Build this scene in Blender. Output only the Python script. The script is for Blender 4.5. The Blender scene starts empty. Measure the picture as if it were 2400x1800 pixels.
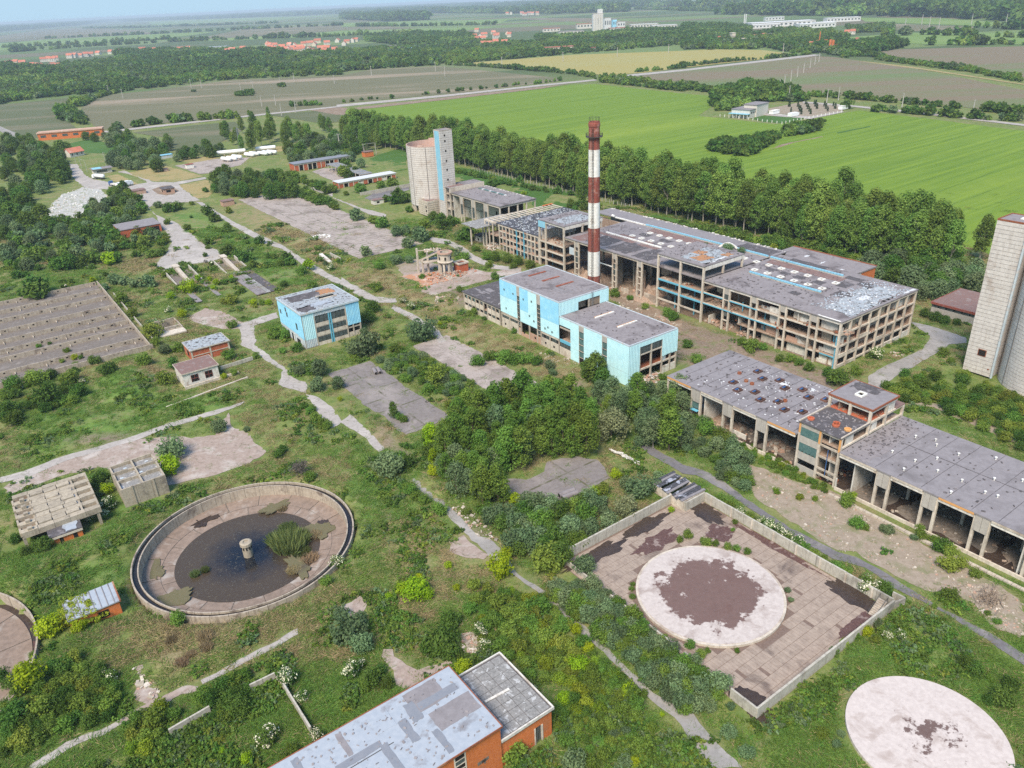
import bpy, bmesh, math, random
import numpy as np
from mathutils import Vector, Matrix
from mathutils.geometry import tessellate_polygon

random.seed(7)
RNG = np.random.default_rng(7)
scene = bpy.context.scene
COL = scene.collection

# ---- camera, light, exposure
CAM_H, FPX = 100.0, 1827.0            # camera height (m), focal length in pixels of a 2400 px wide picture
PITCH, ROLL = math.radians(26.35), math.radians(-2.8)
cam_d = bpy.data.cameras.new('drone_camera')
cam = bpy.data.objects.new('drone_camera', cam_d)
COL.objects.link(cam)
cam_d.sensor_width = 36.0
cam_d.lens = 36.0 * FPX / 2400.0
cam_d.clip_start = 1.0
cam_d.clip_end = 120000.0
CAM_R = Matrix.Rotation(math.pi / 2 - PITCH, 3, 'X') @ Matrix.Rotation(ROLL, 3, 'Z')
cam.matrix_world = Matrix.Translation((0, 0, CAM_H)) @ CAM_R.to_4x4()
scene.camera = cam

SUN_EL, SUN_AZ = math.radians(52), math.radians(248)     # direction the light comes from (azimuth from +X)
world = bpy.data.worlds.new('World')
scene.world = world
world.use_nodes = True
wn = world.node_tree.nodes
wl = world.node_tree.links
sky = wn.new('ShaderNodeTexSky')
sky.sky_type = 'NISHITA'
sky.sun_disc = False
sky.sun_elevation = SUN_EL
sky.sun_rotation = math.pi / 2 - SUN_AZ
sky.altitude = 2500
sky.air_density = 1.0
sky.dust_density = 0.2
sky.ozone_density = 2.0
tint = wn.new('ShaderNodeMix'); tint.data_type = 'RGBA'; tint.blend_type = 'MULTIPLY'; tint.inputs[0].default_value = 1.0
tint.inputs[7].default_value = (.80, .92, 1.0, 1)          # thin, slightly blue summer overcast
wl.new(sky.outputs[0], tint.inputs[6])
cap = wn.new('ShaderNodeVectorMath'); cap.operation = 'MINIMUM'; cap.inputs[1].default_value = (1.25, 1.80, 2.25)
wl.new(tint.outputs[2], cap.inputs[0]); wl.new(cap.outputs[0], wn['Background'].inputs[0])
wn['Background'].inputs[1].default_value = 0.10
sun_d = bpy.data.lights.new('sun', 'SUN')
sun_d.energy = 1.5
sun_d.angle = math.radians(24)
sun_d.color = (1.0, 0.88, 0.74)
sun = bpy.data.objects.new('sun', sun_d)
COL.objects.link(sun)
sd = Vector((math.cos(SUN_EL) * math.cos(SUN_AZ), math.cos(SUN_EL) * math.sin(SUN_AZ), math.sin(SUN_EL)))
sun.rotation_euler = sd.to_track_quat('Z', 'Y').to_euler()
vs = scene.view_settings
vs.view_transform = 'Standard'
vs.look = 'None'
vs.exposure = 2.0
vs.gamma = 1.0
vs.use_curve_mapping = False
scene.cycles.use_denoising = False
scene.cycles.max_bounces = 6
scene.cycles.diffuse_bounces = 3
scene.cycles.glossy_bounces = 2
scene.cycles.transparent_max_bounces = 8
scene.cycles.caustics_reflective = False
scene.cycles.caustics_refractive = False

# ---- surveying: photo position -> ground
_R = np.array(CAM_R)
SITE = math.radians(35.0)             # the works are laid out on one grid
CS, SN = math.cos(SITE), math.sin(SITE)

def ray(x, y, z=0.0):
 d = _R @ np.array([(x - 1200) / FPX, -(y - 900) / FPX, -1.0])
 d[2] = min(d[2], -0.0042)                 # nothing farther than the plain's edge
 t = (z - CAM_H) / d[2]
 return (d[0] * t, d[1] * t, z, t)

def W(u, v, z=0.0):
 return (u * CS - v * SN, u * SN + v * CS, z)

def UV(x, y):
 return (x * CS + y * SN, -x * SN + y * CS)

def depth(x, y, z=0.0):
 return -float((_R.T @ np.array([x, y, z - CAM_H]))[2])

_k = 0.36166
TILE = {'T1': (0, 0, _k), 'T2': (800, 0, _k), 'T3': (1600, 0, _k), 'K': (0, 300, _k), 'A': (800, 300, _k), 'M': (1600, 300, _k),
  'G': (0, 650, _k), 'D': (800, 550, _k), 'C': (1600, 550, _k), 'H': (0, 1000, _k), 'L': (800, 900, _k), 'E': (1600, 900, _k),
  'I': (0, 1350, _k), 'J': (800, 1350, _k), 'F': (1600, 1350, _k), 'N': (480, 280, .394), 'O': (100, 320, .3152),
  'Q': (340, 560, .3152), 'U': (920, 540, .2049), 'S': (0, 0, 1.0), 'V': (1640, 180, .3152)}

def tp(t, x, y):
 o = TILE[t]
 return (o[0] + x * o[2], o[1] + y * o[2])

def gp(t, x, y, z=0.0):
 a, b = tp(t, x, y)
 r = ray(a, b, z)
 return (r[0], r[1])

def poly(spec, z=0.0):
 """'T x,y x,y | T2 x,y' -> ground points"""
 out = []
 for part in spec.split('|'):
  w = part.split()
  for q in w[1:]:
   x, y = q.split(',')
   out.append(gp(w[0], float(x), float(y), z))
 return out

# ---- object helpers
def tag(o, label=None, cat=None, group=None, kind=None):
 if label: o['label'] = label
 if cat: o['category'] = cat
 if group: o['group'] = group
 if kind: o['kind'] = kind
 return o

def link(o, parent=None):
 COL.objects.link(o)
 if parent is not None: o.parent = parent
 return o

def root(name, label, cat, u, v, z=0.0, group=None, rot=SITE):
 o = bpy.data.objects.new(name, None)
 link(o)
 o.location = W(u, v, z)
 o.rotation_euler = (0, 0, rot)
 return tag(o, label, cat, group)

class MB:
 def __init__(s):
  s.v, s.f, s.m = [], [], []
 def face(s, pts, mi=0):
  n = len(s.v)
  s.v += [tuple(p) for p in pts]
  s.f.append(tuple(range(n, n + len(pts))))
  s.m.append(mi)
 def box(s, x0, y0, z0, x1, y1, z1, mi=0):
  n = len(s.v)
  s.v += [(x0, y0, z0), (x1, y0, z0), (x1, y1, z0), (x0, y1, z0), (x0, y0, z1), (x1, y0, z1), (x1, y1, z1), (x0, y1, z1)]
  for q in ((3, 2, 1, 0), (4, 5, 6, 7), (0, 1, 5, 4), (1, 2, 6, 5), (2, 3, 7, 6), (3, 0, 4, 7)):
   s.f.append(tuple(n + i for i in q)); s.m.append(mi)
 def bar(s, p, q, w, h=None, mi=0):
  p, q = Vector(p), Vector(q)
  h = h or w
  d = (q - p).normalized()
  a = d.cross(Vector((0, 0, 1)))
  a = a.normalized() if a.length > 1e-4 else Vector((1, 0, 0))
  b = a.cross(d)
  n = len(s.v)
  for e in (p, q):
   for i, j in ((-1, -1), (1, -1), (1, 1), (-1, 1)):
    s.v.append(tuple(e + a * (i * w / 2) + b * (j * h / 2)))
  for f in ((3, 2, 1, 0), (4, 5, 6, 7), (0, 1, 5, 4), (1, 2, 6, 5), (2, 3, 7, 6), (3, 0, 4, 7)):
   s.f.append(tuple(n + i for i in f)); s.m.append(mi)
 def rings(s, rr, n=24, a0=0.0, a1=2 * math.pi, mi=0, cx=0, cy=0, close=None):
  """rr: list of (radius, z) -> surface of revolution"""
  full = abs(a1 - a0) > 2 * math.pi - 1e-6
  k = n if full else n + 1
  b = len(s.v)
  for r, z in rr:
   for i in range(k):
    t = a0 + (a1 - a0) * i / n
    s.v.append((cx + r * math.cos(t), cy + r * math.sin(t), z))
  for j in range(len(rr) - 1):
   for i in range(n):
    i2 = (i + 1) % k if full else i + 1
    s.f.append((b + j * k + i, b + j * k + i2, b + (j + 1) * k + i2, b + (j + 1) * k + i)); s.m.append(mi)
  if close == 'top' or close == 'both':
   o = b + (len(rr) - 1) * k
   s.f.append(tuple(o + i for i in range(k))); s.m.append(mi)
  if close == 'both':
   s.f.append(tuple(b + k - 1 - i for i in range(k))); s.m.append(mi)
 def cyl(s, p, q, r, n=10, mi=0, r2=None):
  p, q = Vector(p), Vector(q)
  r2 = r if r2 is None else r2
  d = (q - p).normalized()
  a = d.cross(Vector((0, 0, 1)))
  a = a.normalized() if a.length > 1e-4 else Vector((1, 0, 0))
  c = a.cross(d)
  b = len(s.v)
  for e, rad in ((p, r), (q, r2)):
   for i in range(n):
    t = 2 * math.pi * i / n
    s.v.append(tuple(e + a * (rad * math.cos(t)) + c * (rad * math.sin(t))))
  for i in range(n):
   s.f.append((b + i, b + (i + 1) % n, b + n + (i + 1) % n, b + n + i)); s.m.append(mi)
  s.f.append(tuple(b + n - 1 - i for i in range(n))); s.m.append(mi)
  s.f.append(tuple(b + n + i for i in range(n))); s.m.append(mi)
 def mesh(s, name, mats):
  me = bpy.data.meshes.new(name)
  me.from_pydata(s.v, [], s.f)
  for m in (mats if isinstance(mats, (list, tuple)) else [mats]): me.materials.append(m)
  me.polygons.foreach_set('material_index', s.m)
  me.update()
  return me
 def build(s, name, mats, parent=None, loc=(0, 0, 0), label=None, smooth=False):
  me = s.mesh(name, mats)
  o = bpy.data.objects.new(name, me)
  link(o, parent)
  o.location = loc
  if smooth:
   me.polygons.foreach_set('use_smooth', [True] * len(me.polygons))
  if label: o['label'] = label
  return o

_cube = {}
def cube_mesh(mat):
 if mat.name not in _cube:
  b = MB(); b.box(-.5, -.5, -.5, .5, .5, .5)
  _cube[mat.name] = b.mesh('block_' + mat.name, mat)
 return _cube[mat.name]

def pc(name, parent, mat, x0, y0, z0, x1, y1, z1, rz=0.0, label=None):
 o = bpy.data.objects.new(name, cube_mesh(mat))
 link(o, parent)
 o.location = ((x0 + x1) / 2, (y0 + y1) / 2, (z0 + z1) / 2)
 o.scale = (abs(x1 - x0), abs(y1 - y0), abs(z1 - z0))
 if rz: o.rotation_euler = (0, 0, rz)
 if label: o['label'] = label
 return o

def put(name, me, parent, loc, rot=(0, 0, 0), scale=(1, 1, 1)):
 o = bpy.data.objects.new(name, me)
 link(o, parent)
 o.location = loc; o.rotation_euler = rot; o.scale = scale
 return o

# ---- materials
class NT:
 def __init__(s, name):
  s.m = bpy.data.materials.new(name)
  s.m.use_nodes = True
  s.t = s.m.node_tree
  s.n, s.l = s.t.nodes, s.t.links
  s.b = s.n['Principled BSDF']
  s.b.inputs['Roughness'].default_value = 0.85
  s.b.inputs['Specular IOR Level'].default_value = 0.25
  s.geo = s.n.new('ShaderNodeNewGeometry')
  s.pos = s.geo.outputs['Position']
 def noise(s, scale, detail=4, rough=.6, vec=None, stretch=None, dist=0.0):
  v = vec or s.pos
  if stretch:
   mp = s.n.new('ShaderNodeMapping'); mp.inputs['Scale'].default_value = stretch
   if len(stretch) == 3: pass
   s.l.new(v, mp.inputs['Vector']); v = mp.outputs[0]
  t = s.n.new('ShaderNodeTexNoise')
  t.inputs['Scale'].default_value = scale; t.inputs['Detail'].default_value = detail
  t.inputs['Roughness'].default_value = rough; t.inputs['Distortion'].default_value = dist
  s.l.new(v, t.inputs['Vector'])
  return t.outputs['Fac']
 def rotpos(s, ang, scale=(1, 1, 1)):
  mp = s.n.new('ShaderNodeMapping'); mp.vector_type = 'TEXTURE'
  mp.inputs['Rotation'].default_value = (0, 0, ang)
  mp.inputs['Scale'].default_value = scale
  s.l.new(s.pos, mp.inputs['Vector'])
  return mp.outputs[0]
 def ramp(s, fac, lo, hi):
  r = s.n.new('ShaderNodeMapRange'); r.inputs['From Min'].default_value = lo; r.inputs['From Max'].default_value = hi
  s.l.new(fac, r.inputs['Value'])
  return r.outputs[0]
 def mix(s, fac, a, b):
  x = s.n.new('ShaderNodeMix'); x.data_type = 'RGBA'
  if isinstance(fac, (int, float)): x.inputs[0].default_value = fac
  else: s.l.new(fac, x.inputs[0])
  for i, c in ((6, a), (7, b)):
   if isinstance(c, tuple): x.inputs[i].default_value = (*c[:3], 1)
   else: s.l.new(c, x.inputs[i])
  return x.outputs[2]
 def math(s, op, a, b=0.0):
  x = s.n.new('ShaderNodeMath'); x.operation = op
  for i, c in ((0, a), (1, b)):
   if isinstance(c, (int, float)): x.inputs[i].default_value = c
   else: s.l.new(c, x.inputs[i])
  return x.outputs[0]
 def attr(s, name):
  x = s.n.new('ShaderNodeAttribute'); x.attribute_name = name
  return x
 def color(s, c):
  if isinstance(c, tuple): s.b.inputs['Base Color'].default_value = (*c, 1)
  else: s.l.new(c, s.b.inputs['Base Color'])
 def bump(s, h, strength=.3, dist=.1):
  x = s.n.new('ShaderNodeBump'); x.inputs['Strength'].default_value = strength; x.inputs['Distance'].default_value = dist
  s.l.new(h, x.inputs['Height']); s.l.new(x.outputs[0], s.b.inputs['Normal'])
 def rough(s, r):
  if isinstance(r, (int, float)): s.b.inputs['Roughness'].default_value = r
  else: s.l.new(r, s.b.inputs['Roughness'])

def weathered(name, c1, c2, c3=None, big=.12, small=1.2, lo=.4, hi=.62, lo3=.55, hi3=.68, streak=0.0, cs=None, rough=.9, bump=.25, objrand=0.0):
 """two-tone weathered surface, optional third stain colour and vertical run-off streaks"""
 t = NT(name)
 f = t.ramp(t.noise(small, 6, .68), lo, hi)
 c = t.mix(f, c1, c2)
 if c3:
  c = t.mix(t.ramp(t.noise(big, 7, .62, dist=.4), lo3, hi3), c, c3)
 if streak:
  g = t.ramp(t.noise(1.0, 4, .65, stretch=(1.6, 1.6, .10)), .52, .74)
  c = t.mix(t.math('MULTIPLY', g, streak), c, cs or tuple(x * .45 for x in c2))
 if objrand:
  oi = t.n.new('ShaderNodeObjectInfo')
  hs = t.n.new('ShaderNodeHueSaturation')
  t.l.new(t.math('ADD', t.math('MULTIPLY', oi.outputs['Random'], objrand), 1 - objrand / 2), hs.inputs['Value'])
  t.l.new(c, hs.inputs['Color']); c = hs.outputs[0]
 t.color(c); t.rough(rough)
 if bump: t.bump(t.noise(3.0, 5, .7), bump, .06)
 return t.m

def plain(name, c, rough=.7, metal=0.0):
 t = NT(name); t.color(t.mix(t.noise(2.0, 4), tuple(x * .82 for x in c), tuple(min(1, x * 1.12) for x in c)))
 t.rough(rough); t.b.inputs['Metallic'].default_value = metal
 return t.m

M = {}
M['concrete'] = weathered('weathered_concrete', (.48, .42, .35), (.36, .31, .26), (.23, .18, .145), streak=.6, objrand=.2)
M['pale_concrete'] = weathered('pale_concrete', (.60, .53, .45), (.46, .40, .33), (.32, .25, .20), streak=.55, objrand=.2)
M['wall_concrete'] = weathered('yard_wall_concrete', (.47, .44, .38), (.37, .34, .29), (.22, .20, .17), streak=.7)
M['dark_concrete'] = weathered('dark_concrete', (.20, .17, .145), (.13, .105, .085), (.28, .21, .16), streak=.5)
M['inner_brown'] = weathered('brown_ruin_interior', (.38, .275, .21), (.24, .165, .12), (.50, .41, .33), big=.35, small=2.2, streak=.5)
M['white_wall'] = weathered('flaking_whitewash', (.68, .65, .60), (.52, .48, .43), (.36, .29, .23), big=.3, streak=.5, objrand=.22)
M['pink_brick'] = weathered('pale_brick', (.46, .29, .21), (.40, .25, .19), (.55, .47, .40), big=.4, small=4, objrand=.25)
M['orange_brick'] = weathered('orange_brick', (.62, .19, .06), (.50, .14, .045), (.42, .16, .07), small=3.0, big=.3, streak=.35, objrand=.15)
M['red_brick'] = weathered('red_brick', (.46, .125, .06), (.36, .095, .05), (.40, .20, .13), small=3.0, big=.3, streak=.3, objrand=.15)
M['roof_grey'] = weathered('grey_roofing_felt', (.255, .23, .235), (.205, .182, .188), (.13, .112, .115), big=.16, small=.9, lo3=.52, hi3=.66, objrand=0)
M['roof_lilac'] = weathered('lilac_grey_roofing_felt', (.245, .226, .236), (.205, .188, .196), (.165, .15, .155), big=.12, small=.8)
M['roof_dark'] = weathered('dark_roofing_felt', (.105, .095, .10), (.075, .068, .072), (.22, .20, .21), big=.5, small=1.5)
M['roof_black'] = weathered('torn_black_roofing', (.045, .045, .052), (.09, .09, .105), (.36, .37, .43), big=.55, small=2.0, lo3=.57, hi3=.63)
M['roof_peel'] = weathered('peeling_silvery_roofing', (.36, .42, .46), (.25, .23, .235), (.10, .10, .10), big=.9, small=1.7, lo3=.54, hi3=.6)
M['roof_rust'] = weathered('rusty_roofing', (.42, .20, .09), (.30, .17, .10), (.25, .22, .21), big=.8)
M['roof_brown'] = weathered('reddish_brown_roofing', (.22, .13, .115), (.17, .12, .11), (.26, .22, .21), big=.6, small=2)
M['roof_white'] = weathered('white_roof_scraps', (.60, .61, .62), (.46, .47, .50), small=3)
M['roof_tin'] = weathered('silvery_blue_roof_sheet', (.315, .35, .40), (.36, .39, .435), (.22, .22, .24), big=.25, small=1.2, lo3=.56, hi3=.66, rough=.6)
M['roof_tin_grey'] = weathered('grey_roof_repair', (.19, .205, .24), (.22, .23, .26), small=1.5)
M['slab_mossy'] = weathered('mossy_concrete_tray', (.27, .26, .25), (.18, .175, .17), (.42, .42, .42), big=.9, small=2.5, lo3=.56, hi3=.62)
M['clad_light'] = weathered('pale_turquoise_cladding', (.48, .74, .80), (.53, .78, .83), (.42, .68, .76), big=.4, small=.5, streak=.2, cs=(.38, .58, .64), rough=.55, bump=0)
M['clad_blue'] = weathered('sky_blue_cladding', (.27, .58, .78), (.32, .64, .82), (.40, .68, .80), big=.5, small=.5, streak=.3, cs=(.40, .70, .84), rough=.55, bump=0)
M['clad_mid'] = weathered('mid_blue_cladding', (.22, .47, .62), (.26, .52, .66), (.32, .52, .62), big=.5, small=.5, streak=.25, rough=.55, bump=0)
M['clad_grey'] = weathered('faded_grey_cladding', (.50, .56, .60), (.42, .47, .51), (.55, .48, .43), big=.5, streak=.4, rough=.6, bump=0)
M['blue_steel'] = plain('blue_painted_steel', (.14, .42, .56), .6)
M['teal_glass'] = weathered('dirty_green_glazing', (.07, .14, .14), (.11, .19, .18), (.05, .07, .07), rough=.25, bump=0)
M['dark_glass'] = weathered('dirty_dark_glazing', (.10, .12, .12), (.05, .06, .06), rough=.25, bump=0)
M['panel_grey'] = weathered('grey_facade_panel', (.42, .39, .35), (.36, .33, .30), big=.4, streak=.35, objrand=.12)
M['orange_paint'] = plain('orange_stained_concrete', (.62, .32, .12))
M['rust'] = weathered('rust', (.30, .10, .05), (.19, .07, .04), (.36, .20, .12), small=3)
M['dark_rust'] = weathered('dark_rusty_steel', (.13, .06, .045), (.07, .045, .04), (.20, .10, .07), small=3)
M['tan_concrete'] = weathered('tan_weathered_concrete', (.40, .345, .27), (.31, .265, .205), (.20, .17, .14), big=.5, small=1.8, streak=.5, objrand=.2)
M['basin_floor'] = weathered('silted_basin_floor', (.185, .158, .14), (.14, .12, .105), (.24, .21, .19), big=.3, small=1.2)
M['white_paint'] = weathered('old_white_paint', (.80, .79, .76), (.68, .66, .62), (.5, .45, .4), big=.5, streak=.4)
M['red_paint'] = weathered('faded_red_paint', (.27, .075, .055), (.20, .06, .045), (.40, .22, .18), big=.5, small=2, lo3=.54, hi3=.7, streak=.4, cs=(.42, .30, .25))
M['silo_white'] = weathered('silo_concrete', (.60, .56, .53), (.50, .465, .44), (.42, .36, .32), big=.15, small=1.3, streak=.45, cs=(.30, .24, .20), objrand=.06)
M['silo_groove'] = plain('silo_joint', (.20, .185, .18))
M['silo_inner'] = weathered('pinkish_silo_lining', (.52, .36, .30), (.45, .31, .26), (.40, .33, .30), streak=.4)
M['steel'] = plain('galvanised_steel', (.34, .36, .37), .5, .6)
M['dark_steel'] = plain('dark_steel', (.08, .075, .07), .6, .3)
M['pole'] = plain('grey_pole_concrete', (.42, .40, .37))
M['wood'] = weathered('old_timber', (.28, .22, .17), (.20, .15, .11), small=4)
M['tank_white'] = plain('white_tank_enamel', (.82, .83, .84), .35)
M['blue_paint'] = plain('blue_vehicle_paint', (.05, .12, .28), .4)
M['tyre'] = plain('black_rubber', (.02, .02, .02))
M['void'] = plain('dark_opening', (.02, .016, .014), 1.0)
# ---- ground survey raster (1 m cells)
GX0, GX1, GY0, GY1 = -360, 380, 55, 800
MASK = np.zeros((GY1 - GY0, GX1 - GX0), np.float32)      # 1 where hard surfaces or buildings lie
DRY = np.zeros_like(MASK); DIRT = np.zeros_like(MASK); LUSH = np.zeros_like(MASK)

def inside(P, xs, ys):
 r = np.zeros(xs.shape, bool)
 n = len(P)
 for i in range(n):
  x1, y1 = P[i][0], P[i][1]; x2, y2 = P[(i + 1) % n][0], P[(i + 1) % n][1]
  if y1 == y2: continue
  c = ((y1 > ys) != (y2 > ys)) & (xs < (x2 - x1) * (ys - y1) / (y2 - y1) + x1)
  r ^= c
 return r

def paint(A, P, val=1.0):
 xs = [p[0] for p in P]; ys = [p[1] for p in P]
 i0, i1 = max(0, int(min(xs)) - GX0 - 1), min(A.shape[1], int(max(xs)) - GX0 + 2)
 j0, j1 = max(0, int(min(ys)) - GY0 - 1), min(A.shape[0], int(max(ys)) - GY0 + 2)
 if i1 <= i0 or j1 <= j0: return
 xx, yy = np.meshgrid(np.arange(i0, i1) + GX0 + .5, np.arange(j0, j1) + GY0 + .5)
 k = inside(P, xx, yy)
 A[j0:j1, i0:i1][k] = val

def blur(A, n):
 for _ in range(n):
  A = (A + np.roll(A, 1, 0) + np.roll(A, -1, 0) + np.roll(A, 1, 1) + np.roll(A, -1, 1)) / 5
 return A

def vnoise(x, y, s, seed=0):
 """smooth value noise on arrays"""
 x = np.asarray(x, float) / s; y = np.asarray(y, float) / s
 xi, yi = np.floor(x).astype(np.int64), np.floor(y).astype(np.int64)
 fx, fy = x - xi, y - yi
 fx = fx * fx * (3 - 2 * fx); fy = fy * fy * (3 - 2 * fy)
 def h(a, b):
  n = (a * 374761393 + b * 668265263 + seed * 974711) & 0x7fffffff
  n = ((n ^ (n >> 13)) * 1274126177) & 0x7fffffff
  return ((n ^ (n >> 16)) & 0xffff) / 65535.0
 return (h(xi, yi) * (1 - fx) + h(xi + 1, yi) * fx) * (1 - fy) + (h(xi, yi + 1) * (1 - fx) + h(xi + 1, yi + 1) * fx) * fy

def roughen(P, step, amp, seed):
 out = []
 n = len(P)
 for i in range(n):
  a, b = P[i], P[(i + 1) % n]
  L = math.hypot(b[0] - a[0], b[1] - a[1])
  k = max(1, int(L / step))
  for j in range(k):
   t = j / k
   x, y = a[0] + (b[0] - a[0]) * t, a[1] + (b[1] - a[1]) * t
   if amp:
    x += amp * 2.2 * (float(vnoise(x, y, 5, seed)) - .5) + amp * 1.6 * (float(vnoise(x, y, 1.3, seed + 1)) - .5)
    y += amp * 2.2 * (float(vnoise(x, y, 5, seed + 2)) - .5) + amp * 1.6 * (float(vnoise(x, y, 1.3, seed + 3)) - .5)
   out.append((x, y))
 return out

_sid = [0]
def sheet(name, P, z, mat, amp=.45, step=1.4, mask=True, parent=None, kind='structure', label=None):
 _sid[0] += 1
 z = z + _sid[0] * 0.0005
 Q = roughen(P, step, amp, _sid[0] * 11)
 tr = tessellate_polygon([[Vector((x, y, 0)) for x, y in Q]])
 me = bpy.data.meshes.new(name)
 fs = []
 for t in tr:
  a, b, c = (Q[i] for i in t)
  s = (b[0] - a[0]) * (c[1] - a[1]) - (c[0] - a[0]) * (b[1] - a[1])
  fs.append(tuple(t) if s > 0 else tuple(reversed(t)))
 me.from_pydata([(x, y, z) for x, y in Q], [], fs)
 me.materials.append(mat)
 o = bpy.data.objects.new(name, me)
 link(o, parent)
 if kind: o['kind'] = kind
 if label: o['label'] = label
 if mask: paint(MASK, P)
 return o

def ribbon(C, w, jitter=.12):
 """centre line + width -> polygon"""
 L, Rr = [], []
 for i, p in enumerate(C):
  a = C[max(0, i - 1)]; b = C[min(len(C) - 1, i + 1)]
  d = math.hypot(b[0] - a[0], b[1] - a[1]) or 1
  nx, ny = -(b[1] - a[1]) / d, (b[0] - a[0]) / d
  ww = w if not isinstance(w, (list, tuple)) else w[i]
  L.append((p[0] + nx * ww / 2, p[1] + ny * ww / 2)); Rr.append((p[0] - nx * ww / 2, p[1] - ny * ww / 2))
 return L + Rr[::-1]

def rectuv(u0, v0, u1, v1):
 return [W(u0, v0)[:2], W(u1, v0)[:2], W(u1, v1)[:2], W(u0, v1)[:2]]

# ---------- ground materials
def paving(name, c1, c2, c3, joints=None, crack=True, big=.1):
 t = NT(name)
 c = t.mix(t.ramp(t.noise(.9, 7, .7), .36, .64), c1, c2)
 c = t.mix(t.ramp(t.noise(big, 7, .66, dist=.6), .5, .64), c, c3)
 if joints:
  br = t.n.new('ShaderNodeTexBrick')
  br.inputs['Scale'].default_value = 1.0
  br.inputs['Brick Width'].default_value = joints[0]; br.inputs['Row Height'].default_value = joints[1]
  br.inputs['Mortar Size'].default_value = joints[2]; br.inputs['Mortar Smooth'].default_value = .4
  br.offset = 0.0
  br.inputs['Color1'].default_value = (1, 1, 1, 1); br.inputs['Color2'].default_value = (.7, .7, .7, 1); br.inputs['Mortar'].default_value = (0, 0, 0, 1)
  t.l.new(t.rotpos(SITE), br.inputs['Vector'])
  wob = t.ramp(t.noise(.22, 4), .42, .62)
  j = t.math('MULTIPLY', br.outputs['Fac'], wob)
  c = t.mix(j, c, (.10, .095, .06))
 if crack:
  wv = t.n.new('ShaderNodeVectorMath'); wv.operation = 'ADD'
  nz = t.n.new('ShaderNodeTexNoise'); nz.inputs['Scale'].default_value = .35; nz.inputs['Detail'].default_value = 6; t.l.new(t.pos, nz.inputs['Vector'])
  sv = t.n.new('ShaderNodeVectorMath'); sv.operation = 'SCALE'; sv.inputs['Scale'].default_value = 4.0; t.l.new(nz.outputs['Color'], sv.inputs[0])
  t.l.new(t.pos, wv.inputs[0]); t.l.new(sv.outputs[0], wv.inputs[1])
  vo = t.n.new('ShaderNodeTexVoronoi'); vo.feature = 'DISTANCE_TO_EDGE'; vo.inputs['Scale'].default_value = .22
  t.l.new(wv.outputs[0], vo.inputs['Vector'])
  k = t.math('MULTIPLY', t.math('SUBTRACT', 1.0, t.ramp(vo.outputs['Distance'], .008, .03)), t.ramp(t.noise(.3, 3), .46, .6))
  c = t.mix(t.math('MULTIPLY', k, .6), c, (.11, .10, .06))
 c = t.mix(t.math('MULTIPLY', t.ramp(t.noise(.5, 7, .75, dist=.8), .56, .68), .55), c, tuple(x * .55 for x in c2))
 g = t.ramp(t.noise(.35, 8, .74), .57, .66)                # weeds that break through
 c = t.mix(t.math('MULTIPLY', g, .75), c, (.12, .14, .05))
 t.color(c); t.rough(.92)
 t.bump(t.noise(2.5, 6, .7), .35, .08)
 return t.m

G = {}
G['asphalt'] = paving('worn_asphalt', (.29, .27, .255), (.235, .22, .205), (.34, .315, .295))
G['asphalt_pale'] = paving('bleached_asphalt', (.39, .355, .33), (.31, .28, .26), (.44, .40, .37))
G['asphalt_dark'] = paving('dark_wet_asphalt', (.17, .16, .17), (.13, .12, .125), (.24, .22, .215))
G['pad'] = paving('cracked_concrete_pad', (.39, .335, .305), (.31, .26, .235), (.22, .18, .16), joints=(6.0, 6.0, .10))
G['pad_ribbed'] = paving('ribbed_concrete_pad', (.39, .335, .305), (.31, .26, .235), (.22, .18, .16), joints=(9.0, 3.1, .34))
G['pad_dark'] = paving('dark_asphalt_pad', (.22, .195, .185), (.175, .152, .145), (.27, .235, .22), joints=(14, 7, .35))
G['worn'] = paving('worn_pinkish_screed', (.36, .29, .25), (.27, .205, .172), (.43, .38, .345), big=.14)
G['gravel'] = paving('gravel_and_rubble', (.33, .27, .215), (.25, .20, .15), (.20, .19, .11), crack=False, big=.3)
G['earth'] = paving('bare_brown_earth', (.25, .18, .13), (.19, .135, .095), (.30, .235, .18), crack=False, big=.2)
G['brick_dust'] = paving('orange_brick_dust', (.46, .23, .13), (.38, .20, .12), (.42, .33, .28), crack=False)
G['chalk'] = paving('white_chalk_spoil', (.50, .49, .47), (.33, .32, .30), (.17, .20, .10), crack=False, big=.3)
G['dry_lawn'] = paving('dry_yellow_lawn', (.34, .265, .12), (.27, .22, .10), (.20, .20, .075), crack=False)
G['stain'] = weathered('dark_red_mud_stain', (.085, .045, .04), (.13, .075, .065), (.25, .19, .17), big=.6, small=2.5, lo3=.56, hi3=.62, rough=.6)
G['mud'] = weathered('dark_damp_mud', (.045, .032, .026), (.065, .046, .036), (.030, .022, .02), small=1.5, rough=.3)

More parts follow.
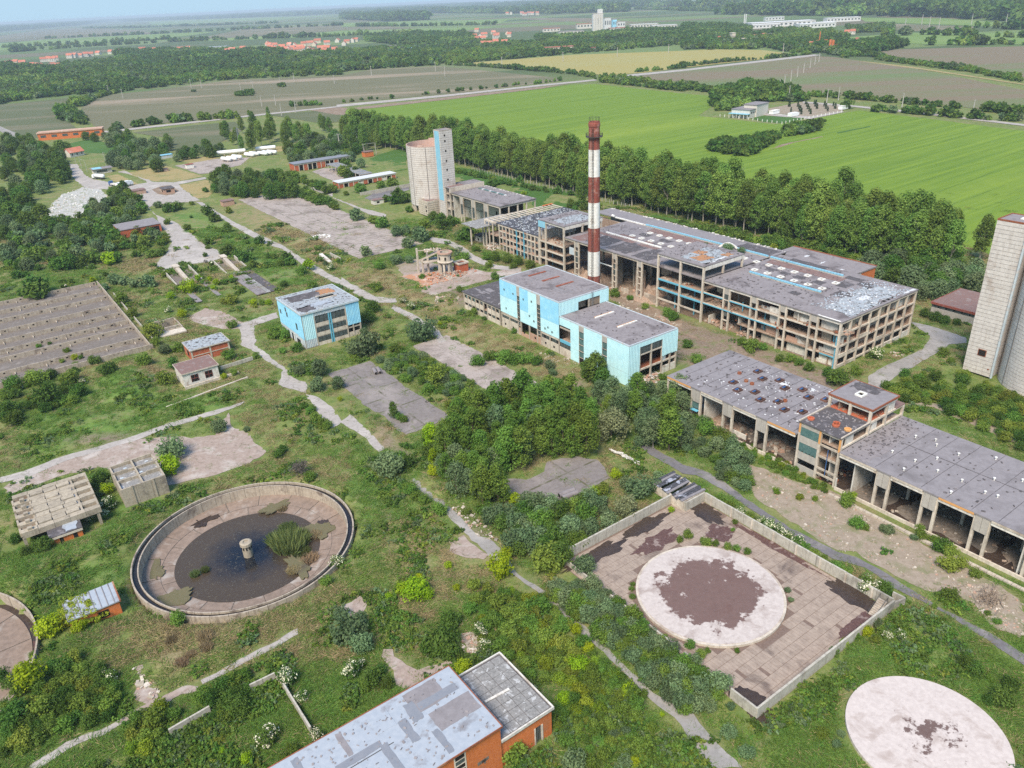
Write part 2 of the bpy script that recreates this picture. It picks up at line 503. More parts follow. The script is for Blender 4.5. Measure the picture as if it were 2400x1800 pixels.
def field(name, c1, c2, c3, rowdir, rowscale, big=.006, rows=.3, amt3=1.0, tram=0):
 t = NT(name)
 v = t.rotpos(rowdir, (40, 1.2, 1))
 f1 = t.noise(rowscale, 5, .65, vec=v)
 c = t.mix(t.ramp(f1, .5 - rows, .5 + rows), c1, c2)
 v2 = t.rotpos(rowdir, (7, 1, 1))
 c = t.mix(t.math('MULTIPLY', t.ramp(t.noise(big, 6, .6, vec=v2), .50, .64), amt3), c, c3)
 if tram:
  sp_ = t.n.new('ShaderNodeSeparateXYZ'); t.l.new(t.rotpos(rowdir), sp_.inputs[0])
  yy_ = t.math('ADD', sp_.outputs[1], t.math('MULTIPLY', t.noise(.006, 2), 22.0))
  fr = t.math('FRACT', t.math('DIVIDE', yy_, tram))
  ln_ = t.math('LESS_THAN', t.math('ABSOLUTE', t.math('SUBTRACT', fr, .5)), .022)
  c = t.mix(t.math('MULTIPLY', ln_, t.math('MULTIPLY', t.ramp(t.noise(.02, 4, .7), .46, .56), .6)), c, tuple(x * .55 for x in c2))
  c = t.mix(t.math('MULTIPLY', t.ramp(t.noise(.018, 7, .75, vec=t.rotpos(rowdir, (5, 1, 1))), .60, .68), .55), c, tuple(x * .7 for x in c2))
 g = t.noise(.12, 6, .7)
 c = t.mix(t.math('MULTIPLY', t.ramp(g, .35, .7), .35), c, c2)
 t.color(c); t.rough(.95)
 return t.m
G['wheat'] = field('bright_green_wheat', (.165, .245, .022), (.10, .175, .016), (.205, .275, .032), math.radians(35), .30, rows=.13, tram=17)
G['plough'] = field('brown_green_sown_field', (.165, .150, .085), (.115, .115, .06), (.30, .235, .17), math.radians(4), .25, big=.012)
G['plough_dark'] = field('dark_green_brown_field', (.115, .125, .06), (.085, .10, .045), (.17, .15, .095), math.radians(8), .25, big=.02)
G['plough_red'] = field('reddish_brown_field', (.20, .15, .105), (.16, .135, .08), (.12, .17, .06), math.radians(-4), .2, big=.008)
G['yellow'] = field('yellowish_ripening_field', (.33, .275, .09), (.285, .25, .08), (.30, .27, .10), math.radians(10), .2)
G['green_far'] = field('pale_green_field', (.16, .24, .06), (.13, .20, .05), (.20, .26, .08), math.radians(6), .1)
G['meadow'] = field('meadow', (.06, .135, .022), (.045, .105, .018), (.085, .155, .03), math.radians(35), .2)

# ---------- hard surfaces (roads, pads, bare ground), lowest layer first
S = sheet
S('dirt_track', poly('D 1740,300 1900,420 2212,560 | C 0,640 250,740 330,760 480,790 800,930 700,960 300,760 0,620 | D 2212,640 2000,530 1750,420'), .03, G['earth'], .6)
S('bare_ground', poly('A 380,905 480,850 620,880 800,905 960,935 1150,905 1180,945 970,985 720,1045 600,1085 520,1065 545,1010 400,975'), .03, G['worn'], .7)
S('bare_ground', poly('G 1230,250 1330,200 1420,215 1560,290 1560,340 1430,330 1260,290'), .03, G['worn'], .8)
S('bare_ground', poly('A 350,880 480,850 490,930 400,940'), .03, G['gravel'], .6)
S('gravel_strip', poly('E 230,480 480,530 740,640 960,700 1300,900 1750,1150 2212,1390 | F 2212,420 2100,330 1900,190 1700,110 1400,30 1300,-20 | E 1130,1100 1000,1080 700,900 480,740 430,620'), .03, G['gravel'], .7)
S('gravel_strip', poly('C 1380,1090 1640,1120 2212,1380 2212,1330 1800,1130 1600,1090'), .03, G['gravel'], .6)
S('concrete_pad', rectuv(138.5, 310, 171.5, 471), .05, G['pad_ribbed'], .35)
S('concrete_pad', rectuv(108, 157, 121.5, 209), .05, G['pad'], .4)
S('asphalt_pad', rectuv(77.5, 160, 91.5, 208), .05, G['pad_dark'], .5)
S('concrete_pad', poly('H 20,400 130,310 480,190 900,80 1400,60 | G 1480,880 1510,960 1630,1035 1740,1140 | H 1600,250 1380,320 1190,365 1090,385 1000,300 640,260 300,350 60,450'), .05, G['worn'], .7)
S('concrete_pad', poly('L 1035,600 1200,620 1300,570 1320,510 1540,465 1660,490 1740,600 1580,690 1500,800 1200,780 1060,680'), .05, G['pad_dark'], .7)
S('concrete_pad', poly('N 640,310 700,290 810,290 985,325 790,375 700,340'), .05, G['pad'], .3)
S('concrete_pad', poly('K 1130,245 1240,228 1400,200 1620,190 1560,240 1440,270 1400,290 1300,300 1180,260'), .05, G['pad'], .4)
S('concrete_pad', poly('A 150,455 250,400 440,365 440,400 280,455 200,475'), .05, G['asphalt_dark'], .4)
S('dry_lawn', poly('K 810,292 1000,255 1060,240 1200,280 1320,312 1130,348 1000,345 920,330'), .035, G['dry_lawn'], .4)
S('dry_lawn', poly('K 690,312 770,300 900,364 850,370 735,345'), .035, G['dry_lawn'], .4)
S('dry_lawn', poly('K 1130,215 1250,185 1400,190 1790,120 1880,120 1840,150 1500,185 1240,228'), .035, G['dry_lawn'], .5)
S('dry_lawn', poly('K 1150,372 1340,335 1400,400 1350,450 1280,455 1190,400'), .035, G['dry_lawn'], .6)
S('chalk_ground', poly('K 300,535 400,430 480,410 560,370 640,390 700,440 600,530 480,590 330,595'), .04, G['chalk'], 1.2)
S('road', poly('K 450,232 500,235 545,300 600,330 700,350 850,372 960,352 870,305 765,285 805,275 900,318 1000,350 1130,352 1330,318 1335,330 1160,367 1190,400 1290,468 1230,480 1130,482 1000,497 960,520 1000,560 1060,580 1110,600 1150,620 1190,660 1240,690 1300,740 1400,790 1450,840 1340,872 1240,880 1190,862 1090,920 1020,905 1010,880 1060,830 1090,790 1110,740 1090,690 1040,640 1010,560 980,540 940,480 880,480 860,440 780,400 640,395 560,390 480,330 460,290'), .06, G['asphalt_pale'], .5)
S('road', poly('K 1265,478 1310,482 1500,600 1700,700 1850,770 2000,870 2212,985 2212,1025 2000,915 1830,785 1700,745 1500,630 1400,560'), .062, G['asphalt_pale'], .3)
S('road', poly('D 0,275 120,350 220,400 355,412 365,440 250,440 120,400 0,325'), .063, G['asphalt_pale'], .4)
S('road', poly('D 330,455 470,515 600,590 690,690 640,700 590,640 440,540 320,480'), .064, G['asphalt_pale'], .5)
S('road', poly('G 1530,310 1640,275 1800,225 1810,265 1660,310 1650,380 1660,440 1760,520 1850,590 1890,640 1985,690 1985,750 1880,720 1800,690 1830,600 1700,520 1570,440 1560,360'), .065, G['asphalt_pale'], .5)
S('road', poly('G 1975,760 2060,770 2140,840 2220,930 | L 60,195 200,330 290,420 240,440 160,350 0,250 | G 2150,990 2060,880'), .066, G['asphalt_pale'], .4)
S('road', poly('L 440,620 480,610 560,680 650,750 780,880 860,970 950,1010 1040,1085 | J 1150,-10 1260,60 1360,130 1500,270 1620,370 1860,600 2020,750 2212,880 | F 60,900 140,1000 300,1150 400,1250 180,1250 0,985 | J 2200,965 2000,800 1850,645 1620,430 1560,400 1420,250 1300,130 1130,0 | L 960,1120 820,990 700,880 640,780 520,700'), .067, G['asphalt'], .3)
S('road', poly('G 150,1260 350,1180 850,1035 1100,945 1480,840 1590,805 1560,830 1400,890 1110,970 860,1065 420,1190 200,1290 | H 0,365 0,330'), .068, G['asphalt_pale'], .25)
S('road', poly('I 100,1275 420,1090 640,1005 790,925 810,950 650,1045 440,1130 250,1244'), .069, G['asphalt_pale'], .3)
S('road', poly('I 1285,685 1390,630 1560,530 1740,440 1935,340 1945,380 1740,485 1590,560 1400,660 1300,715'), .07, G['asphalt_pale'], .3)
S('road', poly('L 1880,360 1960,380 2212,520 | E 130,560 280,640 420,755 700,940 1000,1085 1130,1125 1260,1200 | F 1380,25 1630,180 1760,250 2000,380 2212,520 2212,590 1980,430 1690,240 1610,200 1360,75 | E 1180,1190 980,1130 690,980 400,790 260,680 90,590 | L 2212,580 1950,420'), .071, G['asphalt_dark'], .3)
S('road', poly('C 1470,565 1600,590 1840,670 1840,705 1720,715 1640,775 1460,870 1370,925 1310,965 1275,1010 1195,1000 1200,925 1330,845 1560,745 1610,655 1540,615'), .072, G['asphalt'], .3)
S('road', rectuv(163.8, 20, 172, 77), .073, G['asphalt'], .5)
S('road', poly('A 570,705 700,725 790,770 860,825 1000,890 1150,905 1150,930 960,910 830,850 770,800 690,755 590,740'), .074, G['asphalt_pale'], .4)
S('road', poly('K 1945,355 2040,375 2160,425 2160,445 2040,400 1960,375 | A 40,485 120,515 290,560 290,580 180,560 60,505'), .075, G['asphalt_pale'], .4)
S('road', poly('I 790,935 880,880 1000,800 1120,740 1240,690 1290,690 1300,720 1180,770 1060,830 900,915 812,955'), .071, G['worn'], .7)
S('path', poly('J 280,475 325,470 345,510 420,580 500,610 690,540 710,570 600,640 520,700 430,740 360,710 325,620 270,510'), .05, G['worn'], .4)
S('path', poly('I 860,600 910,590 930,680 960,700 1020,740 1030,800 960,830 880,800 880,740 920,690'), .05, G['worn'], .5)
S('bare_ground', poly('J 0,200 120,140 175,180 130,250 40,260'), .05, G['worn'], .5)
S('bare_ground', poly('L 715,1020 800,980 960,1120 930,1150 800,1130 720,1090'), .05, G['worn'], .5)
S('bare_ground', poly('J 780,370 860,365 930,440 870,510 790,500'), .05, G['gravel'], .5)
S('bare_ground', poly('F 1840,60 1960,60 2212,300 2212,400 2050,320 1880,200'), .08, G['gravel'], .8)
S('brick_dust_ground', poly('U 90,530 300,490 480,520 600,530 640,580 500,600 400,640 300,660 320,590 170,560'), .09, G['brick_dust'], .5)
S('traffic_island', poly('K 985,400 1050,375 1100,372 1160,405 1130,430 1080,438 1030,430'), .1, G['earth'], .3)
S('hall_floor', rectuv(192, 112, 233, 278), .04, G['earth'], 0)
S('hall_floor', rectuv(139.4, 20, 163, 126), .04, G['mud'], 0)
for (u0, v0, u1, v1) in ((141, 88, 150, 97), (141, 99, 152, 112), (141, 46, 160, 64), (140, 66, 156, 74), (141, 20, 158, 44), (150, 113, 162, 124)):
 S('floor_mud', rectuv(u0, v0, u1, v1), .05, M['dark_concrete'], 1.6)
# ---------- fields
S('wheat_field', poly('T2 -20,770 30,712 700,632 1480,548 1640,545 2212,606 | T3 200,622 190,690 100,752 260,768 600,806 780,782 1050,732 1150,716 1640,776 2212,850 | S 2900,450 2900,760 2330,600 2100,520 1700,440 1300,360 1000,300 870,278'), .03, G['wheat'], .5, 6)
S('sown_field', poly('T1 528,700 600,650 740,610 960,590 1500,520 2212,490 | T2 200,450 640,430 1450,510 1380,530 800,600 0,670 | T1 2212,690 1760,728 1500,758 1040,800 850,830 640,842 560,770'), .10, G['plough'], .6, 9)
S('sown_field', poly('T1 -400,700 0,680 400,640 720,600 560,640 400,700 400,760 520,850 190,900 0,815 -400,640'), .11, G['plough_dark'], .6, 9)
S('sown_field', poly('T1 860,860 1250,812 1520,790 1600,830 1400,940 1110,975 1060,890'), .11, G['plough_dark'], .6, 9)
S('sown_field', poly('T1 1740,745 2212,705 | T2 0,690 40,760 | T1 2212,790 2080,800 1900,770'), .11, G['plough_dark'], .6, 9)
S('bare_ground', poly('T1 1990,712 2212,695 | T2 40,700 20,745 | T1 2180,745'), .14, G['earth'], .8, 9)
S('yellow_field', poly('T2 690,420 1500,355 2212,330 | T3 0,330 200,320 520,325 720,350 640,372 250,412 0,440 | T2 1960,472 1700,490 1640,480 1200,450 850,415'), .15, G['yellow'], .6, 15)
S('sown_field', poly('T2 1830,505 2212,462 | T3 0,462 300,418 850,365 980,370 1250,410 1480,440 2212,585 | S 2900,255 2900,420 | T3 2212,740 1500,660 800,600 560,590 0,535 | T2 2212,530'), .16, G['plough_red'], .6, 15)
S('sown_field', poly('T3 1240,340 1400,320 2212,300 2700,300 2700,600 2212,500 1800,430 1400,370'), .17, G['plough_red'], .6, 20)
S('green_field', poly('T3 1140,115 1700,120 2212,158 2212,178 1900,168 1180,140'), .2, G['green_far'], 1, 40)
S('sown_field', poly('T3 1200,150 1880,172 1880,190 1500,202 1370,195'), .2, G['plough'], 1, 40)
S('green_field', poly('T3 1050,242 1500,212 2212,215 2600,235 2600,300 2212,288 1600,290 1200,262'), .2, G['green_far'], 1, 30)
S('sown_field', poly('T1 -200,262 250,196 520,180 900,195 1000,215 500,232 -200,290'), .2, G['plough'], 1, 40)
S('green_field', poly('T1 -200,300 300,255 900,225 1400,205 1250,228 900,262 400,290 -200,345'), .2, G['green_far'], 1, 40)
S('sown_field', poly('T1 1300,245 1600,185 2212,160 | T2 0,175 300,172 500,180 100,190 | T1 2212,195 1800,225'), .22, G['plough'], 1, 40)
S('green_field', poly('T2 0,200 700,180 1000,175 800,200 600,225 0,232 | T1 2212,235 1500,262 1250,268 1400,250 1800,230'), .22, G['green_far'], 1, 40)
S('sown_field', poly('T2 0,150 600,135 1100,122 1000,160 300,170 0,172 | T1 2212,150'), .2, G['green_far'], 1, 40)
S('sown_field', poly('T2 1150,115 1600,118 1900,142 2200,165 1980,172 1500,140 1180,125'), .22, G['plough_red'], 1, 40)
S('green_field', poly('T1 950,140 1500,118 2212,100 | T2 0,95 200,95 -200,112 | T1 1800,128 1000,165'), .2, G['green_far'], 1, 60)
S('road', poly('T2 -30,680 700,612 1300,548 1640,515 1660,522 1310,558 700,625 -30,696'), .2, G['asphalt_pale'], .3, 8)
S('dirt_track', poly('T2 80,700 700,628 1300,562 1480,545 1300,575 700,645 80,715'), .19, G['earth'], .8, 8)
S('road', poly('T2 1800,490 2212,450 | T3 0,450 850,353 905,358 0,462 | T2 2212,462 1820,502'), .2, G['asphalt_pale'], .4, 12)
S('road', poly('T3 780,658 1060,680 1500,722 2212,806 2212,818 1500,735 1060,690 780,668'), .2, G['asphalt_pale'], .3, 8)
S('road', poly('T1 -100,775 0,818 190,900 200,935 130,925 0,850 -120,800'), .2, G['asphalt'], .3, 8)
S('road', poly('T1 630,852 700,848 1700,738 2212,686 2212,694 1700,748 700,860'), .2, G['asphalt_pale'], .4, 8)
S('dirt_track', poly('T3 1100,390 1300,412 1480,432 2212,545 2212,552 1480,442 1300,420'), .22, G['dry_lawn'], .5, 15)
S('meadow', poly('A 700,250 900,272 1190,355 1500,420 1640,500 1240,530 1240,470 930,370 720,330'), .03, G['meadow'], .6, 4, mask=False)
S('meadow', poly('M 0,600 150,640 380,700 620,770 480,770 0,625 | A 1690,500'), .03, G['meadow'], .6, 4, mask=False)
S('meadow', poly('T2 80,1080 250,1000 420,950 420,1100 350,1110 150,1050'), .03, G['meadow'], .6, 4, mask=False)
S('meadow', poly('T1 400,940 560,905 720,930 830,960 760,1000 560,990'), .03, G['meadow'], .6, 5, mask=False)
S('nursery_ground', poly('V 470,245 570,225 770,185 1040,215 1070,258 820,300 560,270'), .08, G['gravel'], .3, 5)
S('nursery_path', poly('V 470,268 560,270 640,283 820,296 1060,255 1075,262 822,315 640,300 470,285'), .1, G['asphalt_pale'], .2, 5)
S('farm_lawn', poly('V 380,310 470,290 640,300 780,308 700,335 600,345 470,335'), .1, G['meadow'], .2, 4)
for i, sp in enumerate(('V 530,540 600,505 900,445 930,445 700,490 600,520', 'V 1020,415 1269,365 1269,372 1030,422')):
 S('field_strip', poly(sp), .06, G['earth'] if i == 0 else G['meadow'], .6, 5)

# building footprints also keep grass away
for q in ((191, 111, 233, 290), (139, 142, 160, 203), (139, 203, 155.5, 227), (80, 230, 100.5, 251), (138.5, 0, 163.6, 127), (8, 65, 50, 79), (205, 297, 229, 350),
          (76, 48, 114, 96), (-12, 266, 41, 356), (12, 172, 22, 185), (-8.5, 169, 7.2, 186), (40.5, 227, 51.5, 237), (47.5, 245, 60.5, 254), (231, 134, 250, 168)):
 paint(MASK, rectuv(*q))
def disc(u, v, r, n=32): return [W(u + r * math.cos(2 * math.pi * i / n), v + r * math.sin(2 * math.pi * i / n))[:2] for i in range(n)]
for q in ((29.2, 141.5, 23), (-37, 141.6, 27.5), (92.6, 30.7, 11.4), (212, 368, 12), (225, 69, 12)):
 paint(MASK, disc(*q))

# dry and lush turf
for sp in ('D 600,590 900,560 1300,760 1620,920 1500,1010 1250,900 900,750', 'K 1480,560 1800,540 2120,760 2212,850 2100,880 1700,690', 'K 1500,450 1900,560 2000,700 1650,600',
           'G 0,1060 120,1050 230,1130 60,1244 0,1244', 'I 950,330 1400,250 1720,250 1420,520 1000,580', 'L 250,930 480,880 720,1000 720,1244 420,1220', 'A 0,860 350,930 520,1080 200,1100',
           'D 380,380 800,440 800,520 500,560', 'J 330,330 460,350 480,520 330,500', 'L 150,250 280,400 420,340 330,300', 'L 1100,520 1300,440 1500,430 1320,500 1250,580', 'G 900,540 1130,560 1130,760 960,720',
           'L 560,560 700,640 760,760 600,700', 'E 700,700 900,700 1200,830 1700,1120 1900,1244 1500,1200 1100,900', 'K 840,880 1000,820 1060,920 800,960'):
 paint(DRY, poly(sp))
for sp in ('G 560,760 1000,760 1500,760 1590,800 850,1030 0,1244 0,1080 300,900', 'H 700,500 1000,390 1400,330 1960,330 1500,350 1000,560 860,800 600,760', 'H 0,840 300,800 860,900 860,1244 0,1244',
           'L 0,300 300,620 700,1000 400,1100 60,700', 'F 1250,250 1700,250 2212,620 2212,1000 1900,800 1300,650 1000,640', 'F 500,900 1000,620 1060,1000 1100,1244 500,1244', 'I 1400,800 1900,600 2000,1000 1400,1244',
           'K 1100,560 1300,540 1780,800 2100,1010 1800,1040 1250,700', 'G 520,700 900,560 1000,760 600,830'):
 paint(LUSH, poly(sp))
for sp in ('L 180,150 330,350 480,470 430,480 280,400', 'L 700,760 860,880 1000,1000 900,980', 'E 100,760 700,960 1150,1180 1100,1190 640,985', 'G 280,1040 900,1000 700,1080', 'O 700,430 780,440 760,480 690,470',
           'C 300,700 700,800 900,900 700,880', 'D 650,330 900,400 800,480', 'J 1700,560 2000,860 1950,900 1640,600', 'D 1280,980 1560,940 1620,980 1400,1020'):
 paint(DIRT, poly(sp))
paint(DIRT, rectuv(163, 90, 189, 192))
HARD = blur(MASK.copy(), 3)
DRY = blur(DRY, 14); LUSH = blur(LUSH, 14); DIRT = blur(DIRT, 4)

def samp(A, x, y):
 i = np.clip((np.asarray(x) - GX0).astype(int), 0, A.shape[1] - 1)
 j = np.clip((np.asarray(y) - GY0).astype(int), 0, A.shape[0] - 1)
 ok = (np.asarray(x) > GX0) & (np.asarray(x) < GX1) & (np.asarray(y) > GY0) & (np.asarray(y) < GY1)
 return np.where(ok, A[j, i], 0)

# ---------- terrain: one sheet out to the horizon
MOUNDS = [(gp('H', 720, 730), 8, 1.8), (gp('H', 330, 930), 9, 1.5), (gp('G', 880, 740), 9, 2.2), (gp('G', 800, 640), 7, 1.6), (gp('H', 120, 1000), 8, 1.5), (gp('L', 300, 180), 5, .8),
          (gp('K', 470, 500), 22, 3.0), (gp('K', 560, 440), 14, 2.0), (gp('I', 560, 420), 7, 1.3), (gp('I', 1050, 600), 6, .9), (gp('L', 560, 700), 7, 1.0), (gp('G', 250, 950), 14, 1.2)]
def terrain(x, y):
 z = (vnoise(x, y, 17, 1) - .5) * 1.1 + (vnoise(x, y, 6, 2) - .5) * .7 + (vnoise(x, y, 2.5, 3) - .5) * .35
 for (c, r, h) in MOUNDS:
  z = z + h * np.exp(-((x - c[0]) ** 2 + (y - c[1]) ** 2) / (r * r * .6))
 cu, cv = W(29.2, 141.5)[:2]
 d = np.hypot(x - cu, y - cv)
 ang = np.arctan2(y - cv, x - cu)
 z = z + .9 * np.exp(-((d - 26) / 3.0) ** 2) * (.55 + .45 * np.cos(ang - .4))
 h = samp(HARD, x, y)
 z = z * np.clip(1 - h * 4, 0, 1) * np.clip(1 - (np.hypot(x, y - 300) - 330) / 120, 0, 1)
 z = np.where(d < 22.2, -5.0, z)
 c2 = W(-37, 141.6)
 z = np.where(np.hypot(x - c2[0], y - c2[1]) < 26.9, -4.0, z)
 c3 = W(50, 284.5)
 u_, v_ = x * CS + y * SN, -x * SN + y * CS
 z = np.where((u_ > 46.2) & (u_ < 53.8) & (v_ > 279.5) & (v_ < 290.5), -5.0, z)
 return z - .02

def axis(a, b, step, far):
 mid = np.arange(a, b, step)
 out = [mid[-1]]; s = step
 while out[-1] < far - 1: s *= 1.32; out.append(out[-1] + s)
 lo = [mid[0]]; s = step
 while lo[-1] > -far + 1: s *= 1.32; lo.append(lo[-1] - s)
 return np.clip(np.concatenate([np.array(lo[1:][::-1]), mid, np.array(out[1:])]), -45000, 45000)
ax = axis(-345, 365, 1.5, 45000.0)
ay = axis(57, 790, 1.5, 45000.0)
XX, YY = np.meshgrid(ax, ay)
ZZ = terrain(XX, YY)
nx, ny = len(ax), len(ay)
gm = bpy.data.meshes.new('ground')
gm.vertices.add(nx * ny)
gm.vertices.foreach_set('co', np.stack([XX, YY, ZZ], -1).astype(np.float32).ravel())
idx = np.arange(nx * ny).reshape(ny, nx)
qd = np.stack([idx[:-1, :-1], idx[:-1, 1:], idx[1:, 1:], idx[1:, :-1]], -1).reshape(-1, 4)
gm.loops.add(qd.size); gm.loops.foreach_set('vertex_index', qd.ravel().astype(np.int32))
gm.polygons.add(len(qd)); gm.polygons.foreach_set('loop_start', np.arange(0, qd.size, 4, dtype=np.int32)); gm.polygons.foreach_set('loop_total', np.full(len(qd), 4, np.int32))
gm.update(); gm.validate()
for nm, A in (('dry', DRY), ('lush', LUSH), ('dirt', DIRT)):
 at = gm.attributes.new(nm, 'FLOAT', 'POINT')
 at.data.foreach_set('value', samp(A, XX, YY).astype(np.float32).ravel())
gm.polygons.foreach_set('use_smooth', [True] * len(gm.polygons))

t = NT('overgrown_turf')
n1, n2, n3 = t.noise(.055, 6, .62), t.noise(.32, 6, .68), t.noise(1.7, 5, .7)
green = t.mix(t.ramp(n2, .36, .64), (.098, .150, .035), (.185, .212, .064))
green = t.mix(t.math('MULTIPLY', t.ramp(n3, .5, .72), .55), green, (.060, .095, .026))
lushc = t.mix(t.ramp(n2, .36, .66), (.072, .150, .027), (.135, .220, .042))
c = t.mix(t.math('MULTIPLY', t.attr('lush').outputs['Fac'], .85), green, lushc)
dryc = t.mix(t.ramp(n3, .35, .65), (.29, .23, .13), (.20, .175, .08))
dfac = t.math('ADD', t.math('MULTIPLY', t.attr('dry').outputs['Fac'], 1.0), t.math('MULTIPLY', t.ramp(n1, .46, .62), .75))
dfac = t.math('MULTIPLY', dfac, t.ramp(t.noise(.22, 7, .72), .36, .60))
c = t.mix(t.math('MINIMUM', dfac, 1.0), c, dryc)
dirc = t.mix(t.ramp(n3, .4, .6), (.25, .195, .15), (.17, .125, .09))
dd = t.math('ADD', t.math('MULTIPLY', t.attr('dirt').outputs['Fac'], 1.1), t.math('MULTIPLY', t.ramp(t.noise(.16, 8, .75), .64, .72), .75))
c = t.mix(t.math('MINIMUM', t.math('MULTIPLY', dd, t.ramp(n2, .3, .52)), 1.0), c, dirc)
# open country beyond the works: a patchwork of fields
vor = t.n.new('ShaderNodeTexVoronoi'); vor.inputs['Scale'].default_value = 1.0; vor.distance = 'CHEBYCHEV'
t.l.new(t.rotpos(math.radians(6), (900, 260, 1)), vor.inputs['Vector'])
sep = t.n.new('ShaderNodeSeparateColor'); t.l.new(vor.outputs['Color'], sep.inputs[0])
fc = t.mix(t.ramp(sep.outputs[0], .3, .35), (.10, .155, .045), (.155, .135, .085))
fc = t.mix(t.ramp(sep.outputs[1], .55, .6), fc, (.15, .21, .065))
fc = t.mix(t.ramp(sep.outputs[2], .7, .75), fc, (.075, .11, .04))
fc = t.mix(t.math('MULTIPLY', t.noise(.02, 5), .4), fc, (.07, .09, .035))
sx = t.n.new('ShaderNodeSeparateXYZ'); t.l.new(t.pos, sx.inputs[0])
c = t.mix(t.ramp(sx.outputs[1], 1000, 1250), c, fc)
t.color(c); t.rough(.95)
t.bump(t.noise(1.1, 6, .75), .6, .35)
gm.materials.append(t.m)
ground = bpy.data.objects.new('ground', gm); link(ground); ground['kind'] = 'structure'

# ---------- haze: still summer air over the whole plain
hz = MB(); hz.box(-46000, -46000, -6.0, 46000, 46000, 104.0)
haze_m = bpy.data.materials.new('summer_haze'); haze_m.use_nodes = True
hn = haze_m.node_tree.nodes; hn.remove(hn['Principled BSDF'])
pv = hn.new('ShaderNodeVolumePrincipled')
pv.inputs['Color'].default_value = (.72, .86, 1.0, 1)
pv.inputs['Density'].default_value = 8.5e-5
pv.inputs['Anisotropy'].default_value = 0.0
haze_m.node_tree.links.new(pv.outputs[0], hn['Material Output'].inputs['Volume'])
haze = hz.build('haze', haze_m); haze['kind'] = 'stuff'
# ==== main factory hall
rnd = random.Random(11)
_pz = [0]
def patch(parent, x, y, w, h, z, mat, name='roof_patch', amp=.25, n=4, label=None):
 """thin irregular sheet of roofing lying on a roof"""
 _pz[0] += 1; z += (_pz[0] % 9) * .004
 P = [(x, y), (x + w, y), (x + w, y + h), (x, y + h)]
 Q = []
 for i in range(4):
  a, b = P[i], P[(i + 1) % 4]
  for j in range(n):
   t = j / n
   Q.append((a[0] + (b[0] - a[0]) * t + rnd.uniform(-amp, amp), a[1] + (b[1] - a[1]) * t + rnd.uniform(-amp, amp)))
 m = MB(); k = len(Q)
 m.face([(p[0], p[1], z + .03) for p in Q])
 for i in range(k):
  a, b = Q[i], Q[(i + 1) % k]
  m.face([(a[0], a[1], z - .02), (b[0], b[1], z - .02), (b[0], b[1], z + .03), (a[0], a[1], z + .03)])
 return m.build(name, mat, parent, label=label)

def scraps(parent, x0, y0, x1, y1, z, mat, n, smin=.15, smax=.7, name='roof_scraps', hmax=.12):
 m = MB()
 for _ in range(n):
  x, y, a = rnd.uniform(x0, x1), rnd.uniform(y0, y1), rnd.uniform(0, 3.14)
  s, t = rnd.uniform(smin, smax), rnd.uniform(smin, smax) * .6
  c, d = math.cos(a), math.sin(a)
  h = rnd.uniform(.02, hmax)
  p = [(x + c * i * s - d * j * t, y + d * i * s + c * j * t) for i, j in ((-.5, -.5), (.5, -.5), (.5, .5), (-.5, .5))]
  tl = rnd.uniform(0, .15)
  m.face([(q[0], q[1], z + h + (tl if k < 2 else 0)) for k, q in enumerate(p)])
  for k in range(4):
   a_, b_ = p[k], p[(k + 1) % 4]
   m.face([(a_[0], a_[1], z), (b_[0], b_[1], z), (b_[0], b_[1], z + h + (tl if (k + 1) % 4 < 2 else 0)), (a_[0], a_[1], z + h + (tl if k < 2 else 0))])
 o = m.build(name, mat, parent); o['kind'] = 'stuff'
 return o

def rubble(parent, x0, y0, x1, y1, z, mats, n, smin=.2, smax=.8, name='rubble', heaps=()):
 m = MB()
 for _ in range(n):
  if heaps and rnd.random() < .75:
   hx, hy, hr = rnd.choice(heaps)
   a = rnd.uniform(0, 6.28); r = hr * math.sqrt(rnd.random())
   x, y = hx + r * math.cos(a), hy + r * math.sin(a)
   zz = z + max(0, 1 - r / hr) * hr * .35
  else:
   x, y, zz = rnd.uniform(x0, x1), rnd.uniform(y0, y1), z
  s = rnd.uniform(smin, smax) * rnd.choice((.5, .7, 1, 1))
  a = rnd.uniform(0, 3.14); e = rnd.uniform(-.5, .5)
  dx, dy = math.cos(a) * s / 2, math.sin(a) * s / 2
  m.bar((x - dx, y - dy, zz + s * .15 - e * s * .3), (x + dx, y + dy, zz + s * .15 + e * s * .3), s * rnd.uniform(.3, .8), s * rnd.uniform(.2, .6), rnd.randrange(len(mats)))
 o = m.build(name, mats, parent); o['kind'] = 'stuff'
 return o

def mound(parent, x, y, r, h, z, mat, name='debris_heap', seed=0, n=12):
 """low uneven heap"""
 m = MB(); k = n + 1
 b = len(m.v)
 for j in range(k):
  for i in range(k):
   px, py = (i / n - .5) * 2 * r, (j / n - .5) * 2 * r
   d = math.hypot(px, py) / r
   hh = max(0, 1 - d) * h * (.55 + .9 * float(vnoise(px + seed * 9, py, .9, seed)))
   m.v.append((x + px, y + py, z + hh - .03))
 for j in range(n):
  for i in range(n):
   q = (b + j * k + i, b + j * k + i + 1, b + (j + 1) * k + i + 1, b + (j + 1) * k + i)
   if max(m.v[w][2] for w in q) > z: m.f.append(q); m.m.append(0)
 o = m.build(name, mat, parent); o['kind'] = 'stuff'
 return o

U0, V0 = 191.0, 111.0
def Y(v): return v - V0
